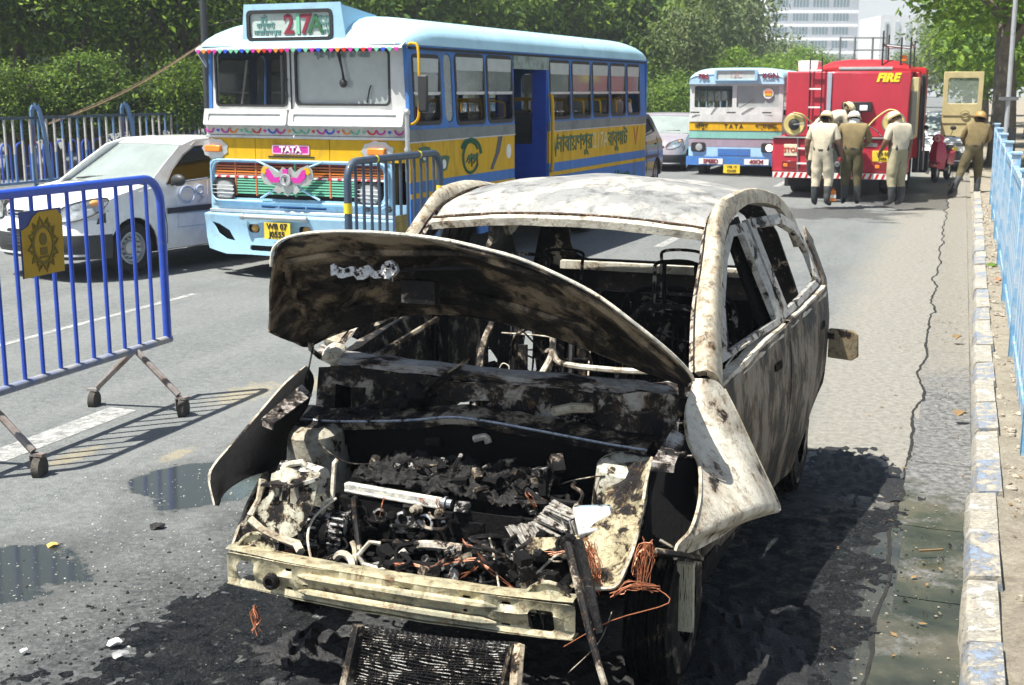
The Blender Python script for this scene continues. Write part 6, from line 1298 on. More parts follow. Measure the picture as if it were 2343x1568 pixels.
hatch('grey_car', Vector((3.35, 31.2, .05)), R_(19.3), 'mauve grey car with a white number plate waiting beyond the big bus', c_mauve, m_white, L=3.7, W=.80, Hh=1.42, logo=False)
hatch('dark_car', Vector((1.2, 24.0, .08)), R_(19.3), 'dark blue and white car half hidden behind the rear of the big bus', c_taxi, p_plate, L=3.8, W=.8, Hh=1.5, logo=False)
hatch('parked_white_car', Vector((11.1, 32.6, .03)), ROAD, 'white car with a yellow plate parked beyond the fire engine beside the scooter', c_white, p_plate, L=3.9, W=.8, Hh=1.45, logo=False)
# scooter
sc_ = empty('scooter', RG(-.5, 30.2), ROAD+.2, 'pink red scooter parked at the kerb beyond the fire engine', 'scooter'); s_red = M('scooter crimson', (.55, .03, .09), .25, coat=.6)
for y in (0, 1.2):
    m = MB(); m.lathe((0, y, .24), (1, 0, 0), [(-.05, .12), (-.05, .21), (0, .24), (.05, .21), (.05, .12)], 20); wo_ = m.build('wheel', m_rubber, sc_); m = MB(); m.lathe((0, y, .24), (1, 0, 0), [(-.04, 0), (-.04, .13), (.04, .13), (.04, 0)], 14); m.build('rim', m_chrome, wo_)
m = MB(); m.loft([[(-.16, .12, .3), (0, .02, .3), (.16, .12, .3)], [(-.2, .14, .6), (0, .0, .62), (.2, .14, .6)], [(-.14, .16, .9), (0, .08, .92), (.14, .16, .9)]], .03); m.build('leg_shield', s_red, sc_)
m = MB(); m.loft([[(-.08, -.16, .36), (0, -.26, .38), (.08, -.16, .36)], [(-.1, .05, .44), (0, .0, .5), (.1, .05, .44)], [(-.07, .22, .38), (0, .24, .44), (.07, .22, .38)]], .015); m.build('mudguard', s_red, sc_)
m = MB(); m.ell((0, .1, .98), (.14, .12, .1), 12, 8); m.build('headlamp_cowl', s_red, sc_); m = MB(); m.lathe((0, .0, .98), (0, -1, 0), [(0, .07), (.01, .06), (.01, 0)], 12); m.build('headlamp', g_lens, sc_)
m = MB(); m.tube(spline([(-.34, .22, 1.02), (-.15, .16, 1.04), (.15, .16, 1.04), (.34, .22, 1.02)], 4), .014, 6); m.build('handlebar', m_black, sc_)
for x in (-.3, .3): m = MB(); m.ell((x, .12, 1.22), (.07, .015, .05), 10, 6); m.tube([(x, .14, 1.2), (x*.8, .18, 1.04)], .007, 5); m.build('mirror', m_black, sc_)
m = MB(); m.loft([[(-.12, .6, .4), (-.14, .6, .62), (0, .6, .7), (.14, .6, .62), (.12, .6, .4)], [(-.18, .95, .36), (-.2, .95, .66), (0, .95, .74), (.2, .95, .66), (.18, .95, .36)], [(-.12, 1.45, .5), (-.12, 1.45, .64), (0, 1.45, .72), (.12, 1.45, .64), (.12, 1.45, .5)]], .02); m.build('rear_body', s_red, sc_)
m = MB(); m.ell((0, 1.0, .76), (.14, .38, .06), 14, 6); m.build('seat', m_black, sc_); m = MB(); m.box(-.16, .16, .15, .65, .26, .32); m.build('footboard', m_black, sc_)
# ------------------------------------------------------------------ barricades
bq = {}
def barricade(name, loc, yaw, Lh, hgt, mt, label, nb, sign=None, tape=False, rt=.026, zb=.40, feet=(), emblem=True):
    r = empty(name, loc, yaw, label, 'barricade', 'wheeled steel crowd barricades')
    # local y runs along the barricade
    y0, y1 = -Lh/2, Lh/2; c = .16
    pts = [(0, y0, zb), (0, y0, hgt-c)]+[(0, y0+c-c*math.cos(R_(a)), hgt-c+c*math.sin(R_(a))) for a in range(15, 91, 15)]+[(0, y1-c+c*math.sin(R_(a)), hgt-c+c*math.cos(R_(a))) for a in range(0, 91, 15)]+[(0, y1, zb)]
    m = MB(); m.tube(pts, rt, 12); fo = m.build('frame', mt, r)
    m = MB(); m.tube([(0, y0-rt, zb), (0, y1+rt, zb)], rt*.95, 12); m.build('bottom_rail', M('dusty '+mt.name, tuple(x*.8+.08 for x in mt.node_tree.nodes['Principled BSDF'].inputs['Base Color'].default_value[:3]) if False else (.16, .2, .34) if 'blue' in mt.name else (.1, .11, .13), .6, dirt=.7, dcol=(.34, .33, .3), dscale=5), r)
    b0 = None
    for k in range(nb):
        y = y0+(k+1)*(y1-y0)/(nb+1)
        if b0 is None: m = MB(); m.cyl((0, 0, zb), (0, 0, hgt), rt*.45, n=8, cap=False); b0 = m.build('baluster', mt, r); o = b0
        else: o = b0.copy(); sc.collection.objects.link(o)
        o.location = (0, y, 0)
    if tape:
        for y, z in ((y0, hgt*.68), (y1, hgt*.70)): m = MB(); m.cyl((0, y, z), (0, y, z+.09), rt+.004, n=12, cap=False); m.build('tape_band', M('reflective yellow tape', (.8, .62, .03), .35), fo)
        for y in (y0+.5, y1-.5): m = MB(); m.cyl((0, y, hgt), (0, y+.03, hgt), rt+.003, n=12, cap=False); m.build('tape_band', M('reflective yellow tape', (.8, .62, .03), .35), fo)
    leg = M('rusty leg steel', (.26, .24, .23), .6, .3, dirt=.5, dcol=(.16, .1, .07), dscale=9)
    for yy, (a, b) in feet:
        for xx in (a, b):
            m = MB(); m.tube([(0, yy, zb), (xx*.92, yy-.02*xx, .155)], rt*.75, 8); lo = m.build('leg', leg, r)
            m = MB(); m.lathe((xx, yy, .065), (1, .25, 0), [(-.022, 0), (-.022, .04), (-.02, .062), (.02, .062), (.022, .04), (.022, 0)], 18); m.build('castor', M('castor rubber', (.05, .045, .04), .8, bump=.3, dirt=.4, dcol=(.2, .18, .15)), lo)
            m = MB(); m.beam((xx*.95-.03, yy, .13), (xx*.95-.03, yy, .06), .03, .006, up=(1, 0, 0)); m.box(xx-.04, xx+.035, yy-.02, yy+.02, .13, .145); m.build('castor_fork', leg, lo)
    if sign:
        ya, yb, za, zb_ = sign; m = MB(); m.box(.024, .029, ya, yb, za, zb_); so = m.build('emblem_plate', M('plate blue', (.03, .06, .25), .5), r)
        if emblem:
            def pl(a, b): return (.034, a, b)
            cy, cz = (ya+yb)/2, (za+zb_)/2
            m = MB(); m.panel([(ya+.005, za), (yb-.005, za+.004), (yb, zb_-.05), (yb-.04, zb_-.008), (ya+.15, zb_-.01), (ya+.10, zb_-.035), (ya+.06, zb_-.08), (ya+.004, zb_-.10)], [], pl, .003, 0); m.build('emblem_ground', M('ochre yellow paint', (.50, .30, .012), .55, dirt=.3, dcol=(.25, .15, .02)), so)
            olive = M('emblem olive', (.17, .12, .012), .6, dirt=.2)
            n = 12; R1, R2 = .142, .10
            ring_ = [(cy+(R1 if k % 2 == 0 else R2)*math.cos(math.pi*k/n+.13)*.92, cz-.01+(R1 if k % 2 == 0 else R2)*math.sin(math.pi*k/n+.13)*1.12) for k in range(2*n)]
            inn = [(cy+.072*math.cos(R_(a)), cz-.01+.092*math.sin(R_(a))) for a in range(0, 360, 18)]
            star_in = [(cy+(R1-.018 if k % 2 == 0 else R2-.008)*math.cos(math.pi*k/n+.13)*.92, cz-.01+(R1-.018 if k % 2 == 0 else R2-.008)*math.sin(math.pi*k/n+.13)*1.12) for k in range(2*n)]
            pl2 = lambda a, b: (.038, a, b)
            m = MB(); m.panel(ring_, [star_in], pl2, .003, 0); m.build('emblem_star', olive, so)
            m = MB(); m.panel([(cy+(p[0]-cy)*1.22, cz-.01+(p[1]-cz+.01)*1.2) for p in inn], [inn], pl2, .003, 0)
            for k in range(20):
                a = 2*math.pi*k/20; m.panel([(cy+.094*math.cos(a+q)*r_, cz-.01+.118*math.sin(a+q)*r_) for q, r_ in ((-.1, 1), (.1, 1), (0, 1.18))], [], pl2, .003, 0)
            m.build('emblem_wreath', olive, so)
            m = MB(); m.panel([(cy+.03*math.cos(R_(a)), cz+.02+.035*math.sin(R_(a))) for a in range(0, 360, 24)], [], pl2, .003, 0); m.panel(rrect(cy-.028, cy+.028, cz-.065, cz-.025, .006), [], pl2, .003, 0); m.panel(rrect(cy-.036, cy+.036, cz-.085, cz-.073, .003), [], pl2, .003, 0); m.build('emblem_device', olive, so)
        else:
            m = MB(); m.box(.030, .033, ya, yb, za, zb_); m.build('board_face', M('aged ochre board', (.30, .22, .04), .6, dirt=.6, dcol=(.08, .08, .05), dscale=9), so)
    return r
m_bblue = M('glossy barricade blue', (.018, .075, .48), .32, coat=.4, dirt=.12, dcol=(.16, .18, .24), dscale=7)
m_bdark = M('dark navy barricade paint', (.035, .06, .10), .4, coat=.3, dirt=.2, dcol=(.15, .15, .15))
barricade('barricade', RG(-4.77, 5.9, -.03), ROAD, 1.94, 1.46, m_bblue, 'bright blue wheeled barricade at the left edge with a yellow emblem plate', 12,
          sign=(-.36, -.02, 1.00, 1.36), feet=((.62, (-.33, .33)), (-.70, (-.33, .33))), zb=.42, rt=.027)
p0 = Vector((-1.42, 11.0, 0)); p1_ = Vector((-.72, 12.75, 0)); mid_b = (p0+p1_)/2; Lb = (p1_-p0).length
barricade('barricade', mid_b+Vector((0, 0, .06)), math.atan2(p1_.x-p0.x, p1_.y-p0.y), Lb, 1.38, m_bdark, 'dark navy wheeled barricade with yellow tape bands in front of the big bus', 12,
          sign=(-.12, .13, .56, .84), tape=True, feet=((.6, (-.3, .3)), (-.6, (-.3, .3))), zb=.42, rt=.034, emblem=False)
# ------------------------------------------------------------------ left railing with hairpin posts
f_lite = M('faded white railing paint', (.50, .49, .46), .6, dirt=.35, dcol=(.2, .22, .26), dscale=5); f_blue = M('railing light blue', (.13, .24, .42), .5, dirt=.3, dcol=(.08, .11, .16)); f_navy = M('railing dark top', (.05, .08, .12), .5, dirt=.3)
fl0 = RW(-17.2, 19.9, .13); lf = empty('left_railing', fl0, ROAD, 'tall blue and white street railing with hairpin posts on the far left side', 'railing'); bar0 = None
plinth = MB(); plinth.box(-.25, .25, -6, 60, -.1, .02); tag(plinth.build('median_kerb', M('median kerb stone', (.3, .29, .27), .9, dirt=.4)), kind='structure'); o = bpy.data.objects['median_kerb']; o.location = fl0; o.rotation_euler = (0, 0, -ROAD)
post0 = None
def hair(y):
    m = MB()
    for x0, x1 in ((0, .36),): pass
    a = [(-.02, 0, 0), (0, 0, 1.35), (0, 0, 1.52), (.035, .02, 1.62), (.075, .05, 1.62), (.11, .08, 1.52), (.15, .12, 1.2), (.20, .16, .4), (.22, .18, 0)]
    for p, q in zip(a, a[1:]): m.beam(p, q, .10, .035, up=(1, 0, 0))
    return m
for k in range(15):
    y = .78+k*2.86
    if post0 is None:
        po = hair(0).build('post', f_blue, lf); po.location = (0, y, 0); post0 = po
        m = MB(); m.box(-.04, .04, -.024, -.019, .85, 1.25); m.build('red_band', M('faded red paint', (.4, .08, .12), .6), po); m = MB(); m.box(-.04, .04, -.024, -.019, .1, .84); m.build('white_band', f_lite, po)
    else: po = copy_tree(post0, lf); po.location = (0, y, 0)
m = MB(); m.box(-.03, .03, -6, 41, 1.36, 1.41); m.build('top_rail', f_navy, lf); m = MB(); m.box(-.03, .03, -6, 41, .12, .17); m.build('bottom_rail', f_blue, lf)
for k in range(190):
    y = -2.4+k*.2383
    if abs((y-.78+.06) % 2.86) < .12: continue
    if bar0 is None:
        m = MB(); m.mat(0).box(-.017, .017, -.017, .017, .7, 1.36); m.mat(1).box(-.017, .017, -.017, .017, .17, .7); o = m.build('bar', [f_lite, f_blue], lf); m2 = MB(); m2.mat(1).box(-.017, .017, -.017, .017, .95, 1.36); m2.mat(0).box(-.017, .017, -.017, .017, .17, .95); alt = m2.build('bar', [f_lite, f_blue], lf); alt.location = (0, y-.238, 0); bar0 = o
    else: o = (bar0 if (k*7 % 5) < 3 else alt).copy(); sc.collection.objects.link(o)
    o.location = (0, y, 0)
lh = empty('hoop_fence', RW(-18.3, 18.5, .1), ROAD, 'low blue hoop fence behind the tall railing on the left', 'fence'); h0 = None
for k in range(40):
    if h0 is None: m = MB(); m.tube([(0, 0, 0), (0, 0, .75)]+[(0, .13-.13*math.cos(R_(a)), .75+.13*math.sin(R_(a))) for a in range(30, 180, 30)]+[(0, .26, .75), (0, .26, 0)], .02, 6); h0 = m.build('hoop', m_bblue, lh); o = h0
    else: o = h0.copy(); sc.collection.objects.link(o)
    o.location = (0, k*.42, 0)
# ------------------------------------------------------------------ right-hand pale blue fence, poles
f_pale = M('weathered pale blue paint', (.15, .35, .56), .5, coat=.15, dirt=.5, dcol=(.55, .56, .55), dscale=6, bump=.3); f_pale2 = M('weathered whitish blue paint', (.45, .55, .64), .55, dirt=.3, dcol=(.2, .35, .5), dscale=8)
rf_ = empty('right_fence', RW(.455, 7, .06), ROAD+.007, 'pale blue painted steel railing along the right edge beside the kerb', 'railing')
pb = None; bb = None
for k in range(7):
    y = .3+k*2.72
    if pb is None: m = MB(); m.box(-.04, .04, -.04, .04, -.05, 1.40); m.box(-.055, .055, -.055, .055, 1.40, 1.43); pb = m.build('post', f_pale, rf_, bevel=.006); o = pb
    else: o = pb.copy(); sc.collection.objects.link(o)
    o.location = (0, y, 0)
m = MB(); m.box(-.025, .025, .3, 16.6, 1.24, 1.30); m.build('top_rail', f_pale, rf_); m = MB(); m.box(-.02, .02, .3, 16.6, .14, .19); m.build('bottom_rail', f_pale, rf_)
for k in range(118):
    y = .42+k*.1375
    if bb is None: m = MB(); m.box(-.011, .011, -.016, .016, .02, 1.27); bb = m.build('bar', f_pale, rf_); b2 = bb.copy(); b2.data = bb.data.copy(); b2.data.materials[0] = f_pale2; sc.collection.objects.link(b2); b2.location = (0, y-.1, 0); o = bb
    else: o = (bb if (k*5 % 3) else b2).copy(); sc.collection.objects.link(o)
    o.location = (0, y, 0)
m = MB(); m.box(.035, .05, 13.2, 16.4, .1, 1.36); m.build('sheet_panel', f_pale, rf_)
pz_ = empty('thin_pole', RW(.62, 20.3, .05), 0, 'thin grey metal pole behind the pale blue railing on the right', 'pole'); m = MB(); m.cyl((0, 0, 0), (.02, .1, 6.5), .035, .03, n=10); m.build('shaft', M('galvanised grey', (.42, .44, .45), .45, .4, dirt=.2), pz_); m = MB(); m.box(-.14, .14, -.02, .02, 1.85, 1.90); m.build('cross_plate', m_steel, pz_)
m = MB(); m.box(.02, .14, -.02, .02, .9, 1.45); m.build('hung_box', m_dark, pz_)
pw = empty('white_pole', RW(1.02, 19.6, .05), 0, 'thick whitish ringed lamp pole with brown painted base at the right edge', 'pole'); m = MB(); m.cyl((0, 0, 0), (0, 0, 1.75), .15, .14, n=18); m.build('base', M('brown painted base', (.3, .19, .09), .6, dirt=.3), pw); m = MB(); m.cyl((0, 0, 1.75), (-.03, 0, 7), .135, .11, n=18); m.build('shaft', M('chalky pole paint', (.6, .62, .64), .55, dirt=.3, dcol=(.3, .32, .34), dscale=6), pw)
for z in (2.25, 2.55, 2.95, 3.4): m = MB(); m.lathe((-.005, 0, z), (0, .1, 1), [(0, .13), (0, .145), (.03, .145), (.03, .13)], 16); m.build('ring', m_steel, pw)
sl = empty('street_lamp', RW(-21, 100, .1), ROAD, 'thin street lamp with a short arm among the distant trees', 'street lamp'); m = MB(); m.cyl((0, 0, 0), (0, 0, 7.6), .09, .06, n=8); m.tube(spline([(0, 0, 7.5), (.6, 0, 8.0), (1.9, 0, 8.15)], 4), .05, 6); m.build('mast', m_steel, sl); m = MB(); m.obox((2.3, 0, 8.2), (.5, 0, .06), (0, .16, 0), (0, 0, .07)); m.build('lamp_head', M('pale lamp housing', (.7, .7, .66), .4), sl, bevel=.03)
# dark pole left of the bus with its brown stay cable
dp_w = lambda px, py, D: (lambda r: Vector((r.x/r.y*D, D, H+r.z/r.y*D)))(ray(px, py))
pp = dp_w(473, 200, 29); dpo = empty('dark_pole', Vector((pp.x, pp.y, .1)), 0, 'dark pole rising behind the left railing beside the big bus', 'pole'); m = MB(); m.cyl((0, 0, 0), (0, 0, 7), .085, .07, n=10); m.build('shaft', M('dark pole paint', (.04, .045, .05), .6), dpo)
m = MB(); a, b = dp_w(466, 100, 28.9), dp_w(110, 285, 27); m.tube([a.lerp(b, t/12)+Vector((0, 0, -.16*math.sin(math.pi*t/12))) for t in range(13)], .015, 6); m.tube([a.lerp(b, t/12)+Vector((0, .05, .03-.14*math.sin(math.pi*t/12))) for t in range(13)], .008, 5)
tag(m.build('stay_cable', M('brown stay cable', (.22, .15, .09), .8)), 'brown sagging stay cable running down from the dark pole', 'cable')
m = MB(); a, b = dp_w(600, 2, 28), dp_w(560, 40, 28.5); m.tube([dp_w(640, -30, 28), dp_w(560, 40, 28.5), dp_w(474, 60, 29)], .012, 5); tag(m.build('overhead_wire', m_black), 'thin overhead wire between the dark pole and the treetops', 'wire')
# ------------------------------------------------------------------ people
skin = M('brown skin', (.20, .105, .062), .55, spec=.4); cl_cream = M('cream khaki cloth', (.56, .50, .37), .85, var=.16, scale=9, bump=.4, bscale=30); cl_brown = M('brown khaki cloth', (.215, .165, .075), .85, var=.2, scale=9, bump=.4, bscale=30); cl_dark = M('dark olive trousers', (.10, .085, .04), .9, var=.3, scale=7, bump=.4, bscale=30); boot = M('rubber gumboot', (.035, .038, .04), .35, dirt=.4, dcol=(.12, .12, .12)); belt_m = M('dark belt', (.03, .03, .032), .5); hair_m = M('black hair', (.012, .011, .01), .6); h_cream = M('cream helmet', (.70, .62, .38), .4, dirt=.12); h_brown = M('brown helmet', (.36, .22, .07), .4, dirt=.2)
def person(label, loc, yaw, J, shirt, trou, sleeve=.55, helmet=None, boots=True, cloth=False, group=None, long_sleeve=False, hj=None):
    r = empty('person', loc, yaw, label, 'person', group)
    D = dict(pelvis=(0, 0, .90), waist=(0, .0, 1.02), chest=(0, .0, 1.22), neck=(0, -.01, 1.405), skull=(0, .01, 1.50), crown=(0, .015, 1.575),
             hipL=(-.085, 0, .86), hipR=(.085, 0, .86), kneeL=(-.10, .02, .48), kneeR=(.10, .02, .48), ankL=(-.11, -.02, .09), ankR=(.11, -.02, .09), toeL=(-.13, .15, .04), toeR=(.13, .15, .04),
             shL=(-.195, 0, 1.35), shR=(.195, 0, 1.35), elL=(-.24, 0, 1.08), elR=(.24, 0, 1.08), wrL=(-.25, .06, .85), wrR=(.25, .06, .85), haL=(-.25, .08, .78), haR=(.25, .08, .78))
    D.update(J); V = {k: Vector(v) for k, v in D.items()}
    names = ['pelvis', 'waist', 'chest', 'neck', 'skull', 'crown']; verts = []; rad = []; edges = []; lab = []; idx = {}
    RR = dict(pelvis=(.17, .13), waist=(.178, .13), chest=(.185, .13), neck=(.055, .055), skull=(.082, .092), crown=(.055, .06), hipL=(.10, .10), hipR=(.10, .10), kneeL=(.088, .088), kneeR=(.088, .088), ankL=(.055, .055), ankR=(.055, .055), toeL=(.04, .035), toeR=(.04, .035),
              shL=(.08, .08), shR=(.08, .08), elL=(.055, .055), elR=(.055, .055), wrL=(.03, .026), wrR=(.03, .026), haL=(.032, .018), haR=(.032, .018))
    def addv(n, p, q): idx[n] = len(verts); verts.append(tuple(p)); rad.append(q)
    for n in V: addv(n, V[n], RR[n])
    def link(*ns):
        for a, b in zip(ns, ns[1:]): edges.append((idx[a], idx[b]))
    link('pelvis', 'waist', 'chest', 'neck', 'skull', 'crown')
    for s in 'LR':
        mid = V['hip'+s].lerp(V['knee'+s], .45); addv('th'+s, mid, (.112, .112)); cf = V['knee'+s].lerp(V['ank'+s], .35); addv('cf'+s, cf+Vector((0, -.015, 0)), (.072, .072) if boots else (.06, .06))
        link('pelvis', 'hip'+s, 'th'+s, 'knee'+s, 'cf'+s, 'ank'+s, 'toe'+s); link('chest', 'sh'+s, 'el'+s, 'wr'+s, 'ha'+s)
    me = bpy.data.meshes.new('skeleton'); me.from_pydata(verts, edges, []); o = bpy.data.objects.new('skeleton', me); sc.collection.objects.link(o)
    sk = o.modifiers.new('skin', 'SKIN'); sk.use_smooth_shade = True
    for i, v in enumerate(me.skin_vertices[0].data): v.radius = rad[i]; v.use_root = (i == 0)
    ss = o.modifiers.new('sub', 'SUBSURF'); ss.levels = 2; ss.render_levels = 2
    dg = bpy.context.evaluated_depsgraph_get(); bm = bpy.data.meshes.new_from_object(o.evaluated_get(dg)); bpy.data.objects.remove(o)
    bm.name = 'body'; bm.materials.clear()
    for mt in (shirt, trou, skin, boot, belt_m, hair_m): bm.materials.append(mt)
    segs = []
    def sg(a, b, f): segs.append((V[a], V[b], f))
    for a, b in (('waist', 'chest'), ('chest', 'neck')): sg(a, b, lambda t: 0)
    sg('pelvis', 'waist', lambda t: 1 if t < .55 else (4 if t < .85 else 0)); sg('neck', 'skull', lambda t: 2 if t > .1 else 0); sg('skull', 'crown', lambda t: 5)
    for s in 'LR':
        sg('chest', 'sh'+s, lambda t: 0); sg('sh'+s, 'el'+s, (lambda t: 0) if long_sleeve else (lambda t: 0 if t < .8 else 2)); sg('el'+s, 'wr'+s, (lambda t: 0 if t < .9 else 2) if long_sleeve else (lambda t: 2)); sg('wr'+s, 'ha'+s, lambda t: 2)
        sg('hip'+s, 'knee'+s, lambda t: 1); sg('pelvis', 'hip'+s, lambda t: 1); sg('knee'+s, 'ank'+s, (lambda t: 1 if t < .32 else 3) if boots else (lambda t: 1)); sg('ank'+s, 'toe'+s, lambda t: 3)
    for v in bm.vertices:                     # cloth folds
        n = noise.noise_vector(v.co*13+Vector((loc[0], 0, 0))); w = noise.noise(Vector((v.co.x*8, v.co.y*8, v.co.z*26)))
        if v.co.z < V['neck'].z-.02: v.co += n*.008+Vector((n.x, n.y, 0)).normalized()*w*.008
    for p in bm.polygons:
        c = p.center; best = (9, 0)
        for a, b, f in segs:
            d = b-a; t = max(0, min(1, (c-a).dot(d)/d.length_squared)); q = (a+d*t-c).length/(1.3 if f(t) in (0, 1, 4) else 1)
            if q < best[0]: best = (q, f(t))
        p.material_index = best[1]; p.use_smooth = True
    body = bpy.data.objects.new('body', bm); sc.collection.objects.link(body); body.parent = r
    # head details
    up = (V['crown']-V['neck']).normalized(); sd = (V['shR']-V['shL']); fw_ = up.cross(sd).normalized()*1.0
    fd_ = Vector(hj) if hj else fw_; fd_ = (fd_-up*fd_.dot(up)).normalized(); side_ = fd_.cross(up).normalized(); hc = V['skull']
    for s in (1, -1): m = MB(); e = hc+side_*.082*s-up*.01; m.ell(e, (.018, .026, .034), 8, 6); m.build('ear', skin, body)
    m = MB(); m.lathe(hc+fd_*.085-up*.01, (fd_*.8-up*.6), [(-.01, .0), (.0, .012), (.024, .014), (.034, 0)], 8); m.build('nose', skin, body)
    for s in (1, -1): m = MB(); m.ell(hc+fd_*.088+side_*.032*s+up*.02, .011, 6, 5); m.build('eye', m_black, body)
    m = MB(); m.obox(hc+fd_*.088-up*.045, side_*.022, fd_*.004, up*.004); m.build('mouth', M('lip brown', (.16, .06, .05), .5), body)
    for s in 'LR':                            # palm and fingers, slightly curled
        w = V['ha'+s]; d = (V['ha'+s]-V['wr'+s]).normalized(); inn = Vector((1 if s == 'L' else -1, 0, 0)); inn = (inn-d*inn.dot(d)).normalized(); fwd = d.cross(inn).normalized()*(1 if s == 'L' else -1); m = MB()
        for k, ln in enumerate((.068, .078, .073, .058)):
            b = w+fwd*(.024-.016*k)+d*.012; m.tube([b, b+d*ln*.5+inn*.005, b+d*ln*.85+inn*.02, b+d*ln+inn*.032], [.0095, .009, .008, .006], 6)
        b = w+fwd*.022-d*.025; m.tube([b, b+fwd*.02+d*.02+inn*.01, b+fwd*.024+d*.045+inn*.02], [.011, .010, .007], 6); m.build('fingers', skin, body)
    if helmet:
        hm = MB(); bx, by_ = side_, fd_; L = []
        for (h, q) in ((-.012, 1.16), (-.008, 1.12), (.0, 1.02), (.03, 1.03), (.07, .95), (.105, .75), (.125, .42), (.132, .02)): L.append([hc+up*(h+.01)+(bx*math.cos(2*math.pi*k/20)*.108+by_*math.sin(2*math.pi*k/20)*.128)*q for k in range(20)])
        hm.loft(L, .006, closed=True); ho = hm.build('helmet', helmet, r, smooth=50)
        m = MB(); m.tube([hc+up*(.12*math.cos(t)+.02)+by_*.13*math.sin(t)*.95 for t in [(-1.3+.26*k) for k in range(11)]], .009, 6); m.build('crest', helmet, ho)
        m = MB(); m.tube([hc+up*.02+(bx*math.cos(2*math.pi*k/20)*.112+by_*math.sin(2*math.pi*k/20)*.132) for k in range(20)], .008, 5, closed=True); m.build('band', M('helmet band', (.4, .25, .1), .5), ho)
    if cloth:
        m = MB(); m.loft([[hc-up*(.02+.05*j)+(side_*math.cos(t)*(.095-.01*j)-fd_*abs(math.sin(t))*(.095-.005*j))+side_*.006*math.sin(t*9+j) for t in [math.pi*k/12 for k in range(13)]] for j in range(3)], .006); m.build('head_cloth', M('white head cloth', (.7, .7, .68), .9, bump=.4), r)
    return r
G = 'firefighters'
ffz = .07
person('firefighter in cream uniform standing leftmost with his arms hanging down', Vector((5.33, 21.95, ffz)), R_(30), dict(elL=(-.27, -.02, 1.10), wrL=(-.29, .05, .86), haL=(-.29, .07, .79), elR=(.27, .0, 1.10), wrR=(.30, .10, .88), haR=(.30, .13, .81), neck=(0, .06, 1.40), skull=(0, .12, 1.49), crown=(0, .15, 1.56), kneeR=(.11, .06, .48)), cl_cream, cl_cream, helmet=h_cream, group=G)
person('firefighter bending forward over the pump with a round cream helmet, highest of the four', Vector((5.48, 23.25, .45)), R_(78), dict(pelvis=(0, 0, .93), waist=(0, .12, 1.02), chest=(0, .34, 1.12), neck=(0, .52, 1.20), skull=(0, .62, 1.25), crown=(0, .69, 1.28), shL=(-.17, .46, 1.17), shR=(.17, .46, 1.17), elL=(-.24, .54, .94), wrL=(-.2, .62, .76), haL=(-.19, .66, .70), elR=(.24, .56, .92), wrR=(.22, .66, .76), haR=(.2, .7, .70)), cl_cream, cl_cream, helmet=h_cream, hj=(0, .5, -1), group=G)
person('firefighter in brown uniform and white head cloth, back turned, working at the pump', Vector((5.92, 22.25, ffz)), R_(12), dict(elL=(-.28, .06, 1.10), wrL=(-.18, .26, 1.02), haL=(-.14, .33, 1.02), elR=(.28, .06, 1.10), wrR=(.18, .26, 1.0), haR=(.14, .33, 1.0), neck=(0, .05, 1.40), skull=(0, .09, 1.48), crown=(0, .12, 1.56), chest=(0, .02, 1.22)), cl_brown, cl_dark, helmet=m_white, cloth=True, group=G, long_sleeve=True)
person('firefighter in cream uniform on the right looking down at the hose', Vector((6.62, 21.95, ffz)), R_(-25), dict(elL=(-.25, .04, 1.10), wrL=(-.24, .18, .93), haL=(-.22, .23, .88), elR=(.24, -.01, 1.09), wrR=(.26, .04, .86), neck=(0, .05, 1.40), skull=(0, .12, 1.48), crown=(0, .17, 1.55)), cl_cream, M('olive cream trousers', (.36, .32, .2), .85, var=.16, scale=9, bump=.4, bscale=30), helmet=h_cream, group=G)
person('man in brown uniform and helmet striding away beside the kerb on the right', RG(.24, 26.3, .02), R_(5), dict(pelvis=(0, 0, .90), hipL=(-.08, .0, .86), hipR=(.08, 0, .86), kneeL=(-.20, .0, .50), ankL=(-.36, -.12, .13), toeL=(-.42, .03, .05), kneeR=(.14, .12, .48), ankR=(.12, .02, .08), toeR=(.27, .13, .04), chest=(.04, .02, 1.22), neck=(.08, .04, 1.40), skull=(.10, .07, 1.49), crown=(.12, .09, 1.57), shL=(-.13, .0, 1.35), shR=(.24, .03, 1.33), elR=(.33, .14, 1.12), wrR=(.28, .3, 1.0), haR=(.26, .36, .98), elL=(-.2, .1, 1.12), wrL=(-.12, .24, 1.0), haL=(-.1, .3, .98)), cl_brown, cl_dark, helmet=h_brown, long_sleeve=True)
sit = dict(pelvis=(0, 0, .55), waist=(0, .0, .67), chest=(0, .0, .88), neck=(0, .02, 1.06), skull=(0, .04, 1.16), crown=(0, .05, 1.23), hipL=(-.09, .05, .53), hipR=(.09, .05, .53), kneeL=(-.12, .42, .50), kneeR=(.12, .42, .50), ankL=(-.12, .45, .1), ankR=(.12, .45, .1), toeL=(-.12, .58, .05), toeR=(.12, .58, .05), shL=(-.17, 0, 1.01), shR=(.17, 0, 1.01), elL=(-.24, .12, .8), elR=(.24, .12, .8), wrL=(-.16, .34, .84), wrR=(.16, .34, .84), haL=(-.14, .40, .86), haR=(.14, .40, .86))
bw = lambda x, y, z: Vector((-2.12, 13.24, 0))+Vector((math.cos(R_(23.2)), -math.sin(R_(23.2)), 0))*x+Vector((math.sin(R_(23.2)), math.cos(R_(23.2)), 0))*y+Vector((0, 0, z))
person('bus driver, a dark seated figure behind the left windscreen', bw(-.42, .75, .95), R_(23.2+180), sit, M('dark shirt', (.05, .05, .06), .8), cl_dark, boots=False)
person('passenger in a dark red shirt at the front side window of the bus', bw(.85, .5, .80), R_(23.2+180), sit, M('maroon shirt', (.28, .02, .03), .8), cl_dark, boots=False)
